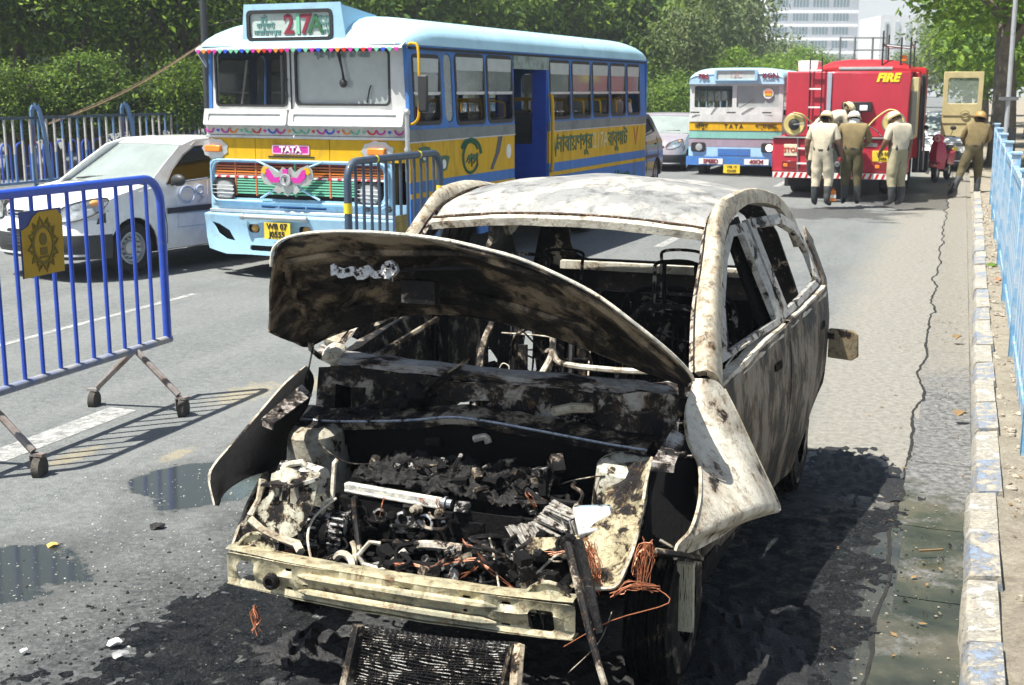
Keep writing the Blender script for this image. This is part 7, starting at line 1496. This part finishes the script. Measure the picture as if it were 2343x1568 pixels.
person('passenger with a pale sleeve at the rearmost side window of the bus', bw(.9, 7.35, .80), R_(23.2+180), sit, M('pale pink shirt', (.6, .45, .42), .8), cl_dark, boots=False)
# ------------------------------------------------------------------ trees
def leaf_mat(name, a, b, c):
    m, nt, bs = _new(name); g = _n(nt, 'ShaderNodeNewGeometry'); v = _vec(nt)
    f = _noise(nt, 1.1, 4, .6, v); r = g.outputs['Random Per Island']
    col = _mix(nt, _ramp(nt, f, ((.38, 0), (.62, 1))), a, b); col = _mix(nt, _ramp(nt, r, ((.45, 0), (.92, .85))), col, c)  # bright third colour on random leaves stands for sunlit foliage
    nt.links.new(col, bs.inputs['Base Color']); bs.inputs['Roughness'].default_value = .6; bs.inputs['Specular IOR Level'].default_value = .25
    tr = _n(nt, 'ShaderNodeBsdfTranslucent'); nt.links.new(_mix(nt, .5, col, (.22, .34, .02)), tr.inputs[0]); mx = _n(nt, 'ShaderNodeMixShader'); mx.inputs[0].default_value = .36
    out = nt.nodes['Material Output']; nt.links.new(bs.outputs[0], mx.inputs[1]); nt.links.new(tr.outputs[0], mx.inputs[2]); nt.links.new(mx.outputs[0], out.inputs[0]); return m
lf_dark = leaf_mat('deep green leaves', (.010, .032, .007), (.030, .072, .012), (.26, .40, .035))
lf_mid = leaf_mat('mid green leaves', (.035, .085, .02), (.09, .17, .03), (.26, .38, .05))
lf_pale = leaf_mat('pale grey green leaves', (.08, .12, .055), (.14, .19, .08), (.25, .29, .12))  # paler, greyer greens, mostly for the farther crowns
lf_bright = leaf_mat('bright green leaves', (.07, .15, .018), (.14, .27, .03), (.3, .44, .05))
bark = M('dark bark', (.07, .055, .042), .9, var=.4, scale=8, bump=1, bscale=25); bark2 = M('grey brown bark', (.17, .145, .115), .9, var=.4, scale=6, bump=1, bscale=22)
def crown_mesh(seed, nc, per, R, leaf, flat=.8, spread=.34, mat=None):
    rg = random.Random(seed); V = []; F = []; cl = []
    for k in range(nc):
        while True:
            p = Vector((rg.uniform(-1, 1), rg.uniform(-1, 1), rg.uniform(-1, 1)))
            q = p.length
            if q < 1 and q > .35+.3*noise.noise(p*2.3+Vector((seed, 0, 0))): break
        p *= .82+.30*noise.noise(p*1.7+Vector((0, seed, 0))); cl.append((Vector((p.x*R, p.y*R, p.z*R*flat)), rg.uniform(.7, 1.25)))
    for c, s in cl:
        for i in range(per):
            d = Vector((rg.gauss(0, 1), rg.gauss(0, 1), rg.gauss(0, .75)))*spread*s*.62; o = c+d
            n = (d.normalized()*.55+Vector((rg.uniform(-.7, .7), rg.uniform(-.7, .7), rg.uniform(.1, 1.0)))).normalized(); a, b = frame_of(n); t = rg.uniform(0, 6.28); u = a*math.cos(t)+b*math.sin(t); w = n.cross(u); L = leaf*rg.uniform(.6, 1.3)
            k = len(V); V += [o-u*L, o+w*L*.42-n*L*.08, o+u*L, o-w*L*.42-n*L*.08]; F.append((k, k+1, k+2, k+3))
    me = bpy.data.meshes.new('crown'); me.from_pydata([tuple(v) for v in V], [], F); me.materials.append(mat)
    return me
def tree(name, label, loc, cr, crown_z, R, hgt, yaw=0, bk=bark, tr=.22, group=None, scl=1, limbs=5, lean=(0, 0), seed=0, cat='tree'):
    r = empty(name, loc, yaw, label, cat, group, 1); rg = random.Random(seed*7+3)
    o = bpy.data.objects.new('crown', cr); sc.collection.objects.link(o); o.parent = r; o.location = (lean[0], lean[1], crown_z); o.scale = (R, R, hgt); o.rotation_euler = (0, 0, seed*1.3)
    m = MB(); top = Vector((lean[0]*.6, lean[1]*.6, crown_z-.1)); m.tube(spline([(0, 0, -.1), (lean[0]*.1+.05, 0, crown_z*.3), (lean[0]*.35, lean[1]*.3, crown_z*.6), top], 4), [tr*(1.25-.8*k/12)*(1.0 if k else 1.25) for k in range(13)], 10)
    for k in range(limbs):
        a = 2*math.pi*k/limbs+rg.uniform(-.3, .3); s = Vector((lean[0]*.4, lean[1]*.4, crown_z*rg.uniform(.5, .85))); e = Vector((lean[0], lean[1], crown_z))+Vector((math.cos(a)*R*.7, math.sin(a)*R*.7, rg.uniform(-.1, .5)*hgt))
        m.tube(spline([s, s.lerp(e, .45)+Vector((rg.uniform(-.2, .2), rg.uniform(-.2, .2), .15)), e], 4), [tr*.5*(1-.09*j) for j in range(9)], 6)
    m.build('trunk', bk, r); return r
# crown meshes are made for a unit radius and scaled per tree; leaf sizes follow the distance they are seen at
cA = crown_mesh(1, 190, 44, 1, .040, .85, .21, lf_dark); cA2 = crown_mesh(5, 170, 46, 1, .044, .85, .22, lf_mid)
cB = crown_mesh(2, 130, 44, 1, .05, .85, .24, lf_mid); cC = crown_mesh(3, 130, 40, 1, .052, .85, .24, lf_pale); cD = crown_mesh(4, 420, 26, 1, .036, .8, .15, lf_bright); cE = crown_mesh(6, 240, 22, 1, .05, .85, .2, lf_bright)
rg = random.Random(21); GL = 'trees beyond the left railing'
def ptree(px, D, cz, R, hz, cr, k, lab, tr=.2, bk=bark, gz_=0, nm='tree', group=GL, cat='tree'):
    r = ray(px, 784); X = r.x/r.y*D
    return tree(nm, lab, Vector((X, D, gz_)), cr, cz, R, hz, 0, bk, tr, group, seed=k, lean=(rg.uniform(-.3, .3), rg.uniform(-.3, .3)), cat=cat)
L1 = 'dense dark green tree standing behind the left railing'; L2 = 'lighter leafy tree mixed among the dark ones behind the left railing'; L3 = 'big tree seen above the roof of the big bus'; L4 = 'hazy grey green tree far down the road beyond the bus'; L5 = 'low leafy bush growing behind the left railing'; L6 = 'sunlit yellow green tree low behind the minibus'
k = 0
for px, D, cz, R, hz, cr, lab in ((-40, 30, 4.6, 2.4, 2.3, cA, L1), (90, 33, 5.2, 2.6, 2.4, cA2, L2), (230, 31, 4.3, 2.0, 1.9, cA, L1), (340, 34, 4.9, 2.5, 2.3, cA2, L2), (450, 33, 4.6, 2.2, 2.2, cA, L1), (560, 37, 4.4, 3.0, 2.8, cA, L1), (700, 42, 5.4, 3.2, 3.0, cA2, L2),
                            (10, 39, 5.2, 3.4, 4.0, cA, L1), (190, 40, 5.6, 3.4, 4.0, cA, L1), (380, 41, 5.4, 3.3, 4.0, cA, L1), (520, 43, 5.2, 3.4, 4.0, cA, L1), (260, 29.5, 2.1, 1.2, 1.2, cA2, L5), (60, 28.5, 1.8, 1.1, 1.1, cA, L5), (420, 30.5, 1.9, 1.2, 1.2, cA, L5), (150, 28.7, 1.7, 1.0, 1.1, cA, L5), (345, 30, 1.8, 1.1, 1.2, cA, L5), (-20, 28, 1.6, 1, 1, cA, L5)):
    ptree(px, D, cz, R, hz, cr, k, lab, cat='tree' if lab != L5 else 'bush', nm='tree' if lab != L5 else 'bush', group=GL if lab != L5 else 'bushes behind the railing'); k += 1
for px, D, cz, R, hz, cr in ((850, 50, 6.2, 3.6, 4, cB), (980, 52, 6.4, 3.6, 4, cB), (1100, 56, 6.0, 3.8, 4.2, cA2), (1220, 58, 6.4, 3.8, 4, cA), (1330, 62, 6.0, 3.8, 4.4, cA2), (1420, 62, 5.4, 3.4, 4.4, cB), (1500, 66, 6.4, 3.9, 5.2, cC), (1150, 72, 8.5, 5.5, 5.5, cA2), (1350, 78, 9, 6, 6, cC), (920, 68, 8.5, 5.5, 5.5, cA2), (760, 55, 6.5, 4.5, 5, cA)):
    ptree(px, D, cz, R, hz, cr, k, L3, .28, bark2, group='trees above the bus roof'); k += 1
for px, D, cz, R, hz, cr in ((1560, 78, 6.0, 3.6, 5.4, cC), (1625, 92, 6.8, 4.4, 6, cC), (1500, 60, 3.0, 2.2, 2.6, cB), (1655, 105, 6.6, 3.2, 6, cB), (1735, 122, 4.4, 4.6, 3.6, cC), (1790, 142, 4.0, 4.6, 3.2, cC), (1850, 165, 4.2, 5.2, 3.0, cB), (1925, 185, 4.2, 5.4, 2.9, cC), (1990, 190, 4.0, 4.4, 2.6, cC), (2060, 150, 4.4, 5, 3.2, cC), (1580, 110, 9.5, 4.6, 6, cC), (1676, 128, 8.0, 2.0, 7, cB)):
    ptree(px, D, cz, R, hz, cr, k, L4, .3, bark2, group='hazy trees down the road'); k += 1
for px, D, cz, R, hz, cr in ((1545, 52, 1.6, 1.5, 1.5, cB), (1510, 47, 1.5, 1.3, 1.2, cA2), (1640, 70, 3.0, 2.2, 1.8, cE), (1740, 78, 3.0, 2.0, 1.7, cE), (1700, 75, 2.7, 2, 1.6, cE), (1590, 62, 2.6, 1.6, 1.6, cE), (1800, 88, 3.4, 2.2, 2.2, cE), (1560, 58, 4.2, 1.7, 2.4, cC)):
    ptree(px, D, cz, R, hz, cr, k, L6, .16, bark2, group='sunlit low trees behind the minibus'); k += 1
# right-hand pavement trees
tree('tree', 'near kerbside tree with a grey trunk and bright green crown on the right', RG(1.0, 36, .05), cD, 5.6, 3.9, 2.9, 0, bark2, .30, None, seed=31, lean=(-.5, -.6), limbs=7)
tree('tree', 'bright green tree overhanging the pavement at the top right corner', RG(2.6, 28, .05), cD, 6.2, 2.8, 2.6, 0, bark2, .26, None, seed=33, lean=(-.4, -.4), limbs=6)
for j, (l, d_, cz, R, hz, cr) in enumerate(((1.4, 48, 4.6, 3.0, 3.2, cE), (.8, 60, 3.8, 2.8, 2.8, cB), (2.6, 56, 5.4, 3.6, 3.6, cE), (.2, 82, 4.2, 3.4, 3.2, cC), (3.4, 42, 4.2, 3.0, 3.6, cB), (2.4, 75, 6.5, 4.5, 5.0, cB), (5, 36, 3.5, 2.6, 3.2, cB), (1.0, 105, 6, 5, 5, cC))):
    tree('tree', 'leafy roadside tree further along the right pavement', RG(l, d_, .05), cr, cz, R, hz, 0, bark2, .22, 'roadside trees along the right pavement', seed=40+j)
hs_ = MB(); N = 26
hs_.loft([[RW(-34-6*i+3*math.sin(i*2.1+j), 14+j*9, -.2+ (8.5+2*noise.noise(Vector((i, j*.7, 3)))) * (1 if i else 0)) for i in range(3)] for j in range(N)]); tag(hs_.build('park_backdrop', M('dark backdrop green', (.02, .035, .014), .95, var=.5, scale=2)), kind='structure')  # tall dark backdrop added to block the sky between the trees
m = MB(); m.loft([[RW(-42, d_, .02), RW(-17.5, d_, .12)] for d_ in (-5, 60, 400)]); tag(m.build('park_ground', M('bare park soil', (.06, .055, .035), .95, var=.5, scale=1.5)), kind='structure')
ORD = ['leftmost', 'second from the left', 'third from the left', 'fourth from the left', 'fifth from the left', 'sixth from the left', 'seventh from the left', 'eighth from the left', 'ninth from the left', 'tenth from the left', 'eleventh from the left', 'twelfth from the left']
seen = {}
for o in sc.collection.objects:
    if o.get('label') and o.get('group') and o.get('category') in ('tree', 'bush'): seen.setdefault(o['label'], []).append(o)
for lab, os_ in seen.items():
    if len(os_) < 2: continue
    os_.sort(key=lambda o: o.location.x/o.location.y)
    for i, o in enumerate(os_): o['label'] = ' '.join(lab.split()[:11])+', '+ORD[min(i, 11)]
# ------------------------------------------------------------------ far buildings
bW = M('bright rendered concrete', (.80, .81, .82), .7); bG = M('pale blue window glass', (.30, .42, .44), .3)
ob = empty('office_block', Vector((0, 0, 0)), 0, 'large pale office block with rows of windows in the distance', 'building'); DD = 300.0
def fx(px): r = ray(px, 784); return r.x/r.y*DD
x0, x1 = fx(1722), fx(1925); s_ = (x1-x0); 
m = MB(); m.box(x0, x1, DD, DD+24, 0, 35.5); m.build('wall', bW, ob)
wq = None
for row in range(7):
    z = 11.5+row*3.05
    for g, (a, b, n) in enumerate(((1738, 1772, 5), (1782, 1817, 5), (1825, 1861, 5), (1869, 1905, 5))):
        for i in range(n):
            x = fx(a+(b-a)*(i+.5)/n)
            if wq is None: m = MB(); m.box(-.26, .26, -.12, .02, 0, 1.7); wq = m.build('window', bG, ob); o = wq
            else: o = wq.copy(); sc.collection.objects.link(o)
            o.location = (x, DD, z)
for row in range(8): m = MB(); m.box(x0-.2, x1+.2, DD-.5, DD+.02, 10.1+row*3.05, 10.4+row*3.05); m.build('floor_band', bW, ob)
ob2 = empty('pale_building', Vector((0, 0, 0)), 0, 'plain pale building right of the office block, almost lost in haze', 'building'); DD = 330.0
m = MB(); m.box(fx(1975), fx(2078), DD, DD+20, 0, 20.5); m.build('wall', M('hazy grey concrete', (.7, .71, .71), .8), ob2)
for i in range(4): m = MB(); m.box(fx(1982+24*i), fx(1992+24*i), DD-.3, DD, 6, 19); m.build('window_strip', M('pale strip window', (.5, .56, .58), .5), ob2)
gn = empty('road_gantry', Vector((0, 0, 0)), 0, 'thin steel sign gantry frame standing beyond the fire engine', 'gantry'); DD = 75.0; zz = lambda py: H+(206-py)*DD/2957*1.0
for px in (1889, 1921, 1960, 1990): m = MB(); m.cyl((fx(px), DD, 0), (fx(px), DD, zz(88 if px != 1990 else 60)), .06, n=6); m.build('post', m_steel, gn)
for py, a, b in ((90, 1889, 1990), (117, 1921, 1990), (140, 1889, 1960)): m = MB(); m.cyl((fx(a), DD, zz(py)), (fx(b), DD, zz(py)), .05, n=6); m.build('crossbar', m_steel, gn)
# ------------------------------------------------------------------ litter, char and debris on the ground
rg = random.Random(5)
def scatter(name, n, fn, smin, smax, mt, flat=.5, jit=.35, label=None):
    m = MB()
    for i in range(n):
        l, d_ = fn(); s = smin+(smax-smin)*rg.random()**3; p = RG(l, d_, s*flat*.3)
        q = len(m.v); m.ell(p, (s*rg.uniform(.6, 1.4), s*rg.uniform(.6, 1.4), s*flat), 6, 4, jit)
    o = m.build(name, mt, smooth=0); tag(o, label, kind='stuff'); return o
carl = (CAR_O.dot(RA), CAR_O.dot(RB))
char_m = M('charred crumbs', (.012, .012, .013), .6, var=.8, scale=40, bump=1, bscale=80); ash_m = M('grey ash flakes', (.2, .21, .21), .8, var=.5, scale=40)
scatter('char_crumbs', 4200, lambda: (carl[0]+rg.gauss(-.25, .8), carl[1]+rg.gauss(-.05, .5)), .002, .010, char_m, .6)
scatter('char_crumbs', 900, lambda: (carl[0]+rg.gauss(1.15, .35), carl[1]+rg.uniform(-.6, 2.6)), .002, .009, char_m, .5)
scatter('ash_flakes', 900, lambda: (carl[0]+rg.gauss(-.3, 1.1), carl[1]+rg.gauss(.0, .8)), .002, .007, ash_m, .3)
scatter('grit', 1600, lambda: (rg.uniform(-4.2, -2.2), rg.uniform(3.6, 6.5)), .002, .006, M('road grit', (.35, .35, .33), .9, var=.6, scale=60), .5)
scatter('grit', 1100, lambda: (rg.uniform(-.35, .15), rg.uniform(3.6, 14)), .002, .008, M('gutter grit', (.2, .18, .14), .9, var=.7, scale=60), .5)
pvr = M('rubble stone', (.36, .32, .26), .95, var=.4, scale=20, bump=1)
m = MB()
for i in range(900):
    l = rg.uniform(.34, .62); d_ = rg.uniform(4, 24); s = .004+.028*rg.random()**3; m.ell(RW(l, d_, pz(l, d_)+s*.2), (s, s*rg.uniform(.6, 1.3), s*.7), 6, 4, .3)
tag(m.build('pavement_rubble', pvr, smooth=0), kind='stuff')
m = MB()
for i in range(420):
    l = rg.uniform(.3, .62) if i % 3 else rg.uniform(-.5, .15); d_ = rg.uniform(4.5, 26); a = rg.uniform(0, 6.28); s = rg.uniform(.006, .022); z = (pz(l, d_) if l > .2 else gz(l))+.008; p = RW(l, d_, z); u = Vector((math.cos(a), math.sin(a), .15))*s; w = Vector((-math.sin(a), math.cos(a), rg.uniform(-.3, .3)))*s*.5; m.add([p-u, p+w, p+u, p-w], [(0, 1, 2, 3)])
tag(m.build('dry_leaves', M('dry leaf brown', (.19, .12, .05), .85, var=.5, scale=20), smooth=0), kind='stuff')
def lump(name, lab, loc, s, mt, cat, flat=.4, n=10): 
    m = MB(); m.ell((0, 0, 0), (s, s*.7, s*flat), n, 7, .12); o = m.build(name, mt); o.location = loc; crumple(o, s*.5, .9/s); return tag(o, lab, cat)
for j, (px, py, s, nm, lab, mt, cat) in enumerate(((360, 1204, .038, 'rag', 'small dark scorched rag lying on the road left of the wreck', char_m, 'rag'), (262, 1470, .030, 'paper_scrap', 'crumpled white paper scrap on the road near the bottom left', M('dirty white paper', (.62, .63, .62), .8), 'litter'), (275, 1498, .032, 'foil_scrap', 'flattened grey foil scrap just below the white paper scrap', M('dull foil', (.3, .31, .31), .5, .4), 'litter'), (120, 1247, .028, 'leaf', 'yellow fallen leaf floating in the left puddle', M('yellow leaf', (.6, .4, .1), .7), 'leaf'), (55, 1488, .016, 'paper_scrap', 'tiny white scrap on the road in the bottom left corner', M('dirty white paper', (.62, .63, .62), .8), 'litter'),
                                               (2196, 945, .05, 'leaf_litter', 'small heap of dry twigs in the gutter beside the wreck', M('dry twig brown', (.2, .13, .06), .9), 'litter'), (2255, 1160, .035, 'stone', 'dark round stone lying on a kerb stone', char_m, 'stone'), (2190, 770, .045, 'leaf_litter', 'curled dead leaf in the gutter further along', M('dry twig brown', (.2, .13, .06), .9), 'litter'), (2285, 640, .05, 'brick_piece', 'broken reddish brick piece on the pavement by the railing', M('broken brick', (.3, .15, .08), .9), 'brick'), (2270, 607, .07, 'grass_tuft', 'small green grass tuft on the pavement near the railing', lf_bright, 'grass'))):
    r = ray(px, py); z = .1 if px > 2230 else gz(-3.5)+.01; t = (z-H)/r.z; p = Vector((0, 0, H))+r*t; lump(nm, lab, p, s, mt, cat, .22, 16)
for j, (px, py, a, L, w, lab, mt) in enumerate(((520, 1508, .5, .24, .035, 'pale slotted metal strip lying in the char before the bumper', b_ash), (520, 1380, -.6, .2, .03, 'thin dark bent strip left of the bumper beam', b_dark), (460, 1530, .3, .16, .03, 'short grey melted strip at the bottom edge', b_mid), (2130, 1265, .2, .12, .01, 'dry twig cluster in the gutter channel', M('dry twig brown', (.2, .13, .06), .9)))):
    r = ray(px, py); t = (.02-H)/r.z; p = Vector((0, 0, H))+r*t; m = MB(); m.tube([(-L/2, 0, .008), (0, .01, .014), (L/2, 0, .008)], w*.3, 5); m.obox((0, 0, .01), (L/2, 0, 0), (0, w/2, 0), (0, 0, .004)); o = m.build('metal_strip' if j < 3 else 'twig', mt); o.location = p; o.rotation_euler = (0, 0, a); crumple(o, .01, 14); tag(o, lab, 'debris')
# heaps of charred residue under the nose
def heap(name, px, py, rx, ry, hz, lab):
    r = ray(px, py); t = (.01-H)/r.z; p = Vector((0, 0, H))+r*t; m = MB(); n = 22
    m.loft([[(rx*(-1+2*i/n), ry*(-1+2*j/n), hz*max(0, 1-((-1+2*i/n)**2+(-1+2*j/n)**2))*(.5+.9*abs(noise.noise(Vector((i*.45, j*.45, px)))))+.02*noise.noise(Vector((i*1.1, j*1.1, px)))-.012) for i in range(n+1)] for j in range(n+1)]); o = m.build(name, char_m); o.location = p; crumple(o, .02, 22); return tag(o, lab, kind='stuff')
heap('char_heap', 690, 1500, .30, .22, .09, None); heap('char_heap', 560, 1470, .22, .16, .06, None); heap('char_heap', 1330, 1560, .35, .25, .06, None); heap('char_heap', 1700, 1480, .25, .5, .05, None); heap('char_heap', 1960, 1080, .25, .5, .035, None)
# wet sludge of char: real relief on the asphalt, glossy where the hose water stands
def sludge_mat():
    m, nt, b = _new('wet char sludge'); v = _vec(nt, world=True); a = _noise(nt, 26, 8, .75, v); f = _noise(nt, 90, 4, .7, v)
    nt.links.new(_mix(nt, .5, _ramp(nt, a, ((.46, (.004, .005, .007)), (.57, (.012, .014, .018)), (.63, (.10, .105, .11)), (.69, (.5, .5, .5)))), _ramp(nt, f, ((.5, (.003, .004, .005)), (.68, (.09, .095, .1))))), b.inputs['Base Color'])  # sparse pale specks in the colour stand for wet glints
    nt.links.new(_ramp(nt, _noise(nt, 9, 6, .7, v), ((.42, .2), (.58, .85))), b.inputs['Roughness']); _bump(nt, b, _math(nt, 'ADD', a, f), 1, .03); b.inputs['Specular IOR Level'].default_value = .35; return m
m_sl = sludge_mat()
def sludge(u0, u1, v0, v1, amp, seed, step=.016):
    nx = int((u1-u0)/step); ny = int((v1-v0)/step*.7); m = MB(); rows = []
    for j in range(ny+1):
        row = []
        for i in range(nx+1):
            a = i/nx; b_ = j/ny; p = CAR_O+CAR_A*(u0+(u1-u0)*a)+CAR_B*(v0+(v1-v0)*b_); l = p.dot(RA)
            e = 1-max(abs(2*a-1), abs(2*b_-1))**2; q = noise.noise(Vector((p.x*2.3, p.y*2.3, seed)))*.5+noise.noise(Vector((p.x*6, p.y*6, seed)))*.4+noise.noise(Vector((p.x*19, p.y*19, seed)))*.35
            h = amp*(noise.noise(Vector((p.x*9, p.y*6, seed)))*.6+noise.noise(Vector((p.x*24, p.y*18, seed)))*.5+abs(noise.noise(Vector((p.x*55, p.y*45, seed))))*.45)
            row.append(Vector((p.x, p.y, gz(l)+min(.0045, (e-.30+q)*.05)+h*max(0, min(1, (e-.2+q)*2.5))-.001)))
        rows.append(row)
    m.loft(rows); tag(m.build('wet_sludge', m_sl), kind='stuff')
sludge(.45, 1.42, -.7, 3.1, .016, 3); sludge(-1.35, .75, -1.0, .6, .018, 8); sludge(-1.25, -.5, .2, 2.2, .008, 5, .02)
# ------------------------------------------------------------------ haze
hz_ = MB(); hz_.box(-140, 260, -20, 480, -1.2, 37); ho = hz_.build('haze', [], smooth=0); ho.data.materials.clear()
hm_ = bpy.data.materials.new('haze air'); hm_.use_nodes = True; nt = hm_.node_tree; nt.nodes.clear(); o_ = nt.nodes.new('ShaderNodeOutputMaterial'); pv_ = nt.nodes.new('ShaderNodeVolumePrincipled'); pv_.inputs['Density'].default_value = .0011; pv_.inputs['Color'].default_value = (.86, .93, 1, 1); pv_.inputs['Anisotropy'].default_value = .3
nt.links.new(pv_.outputs[0], o_.inputs['Volume']); ho.data.materials.append(hm_); tag(ho, kind='stuff')
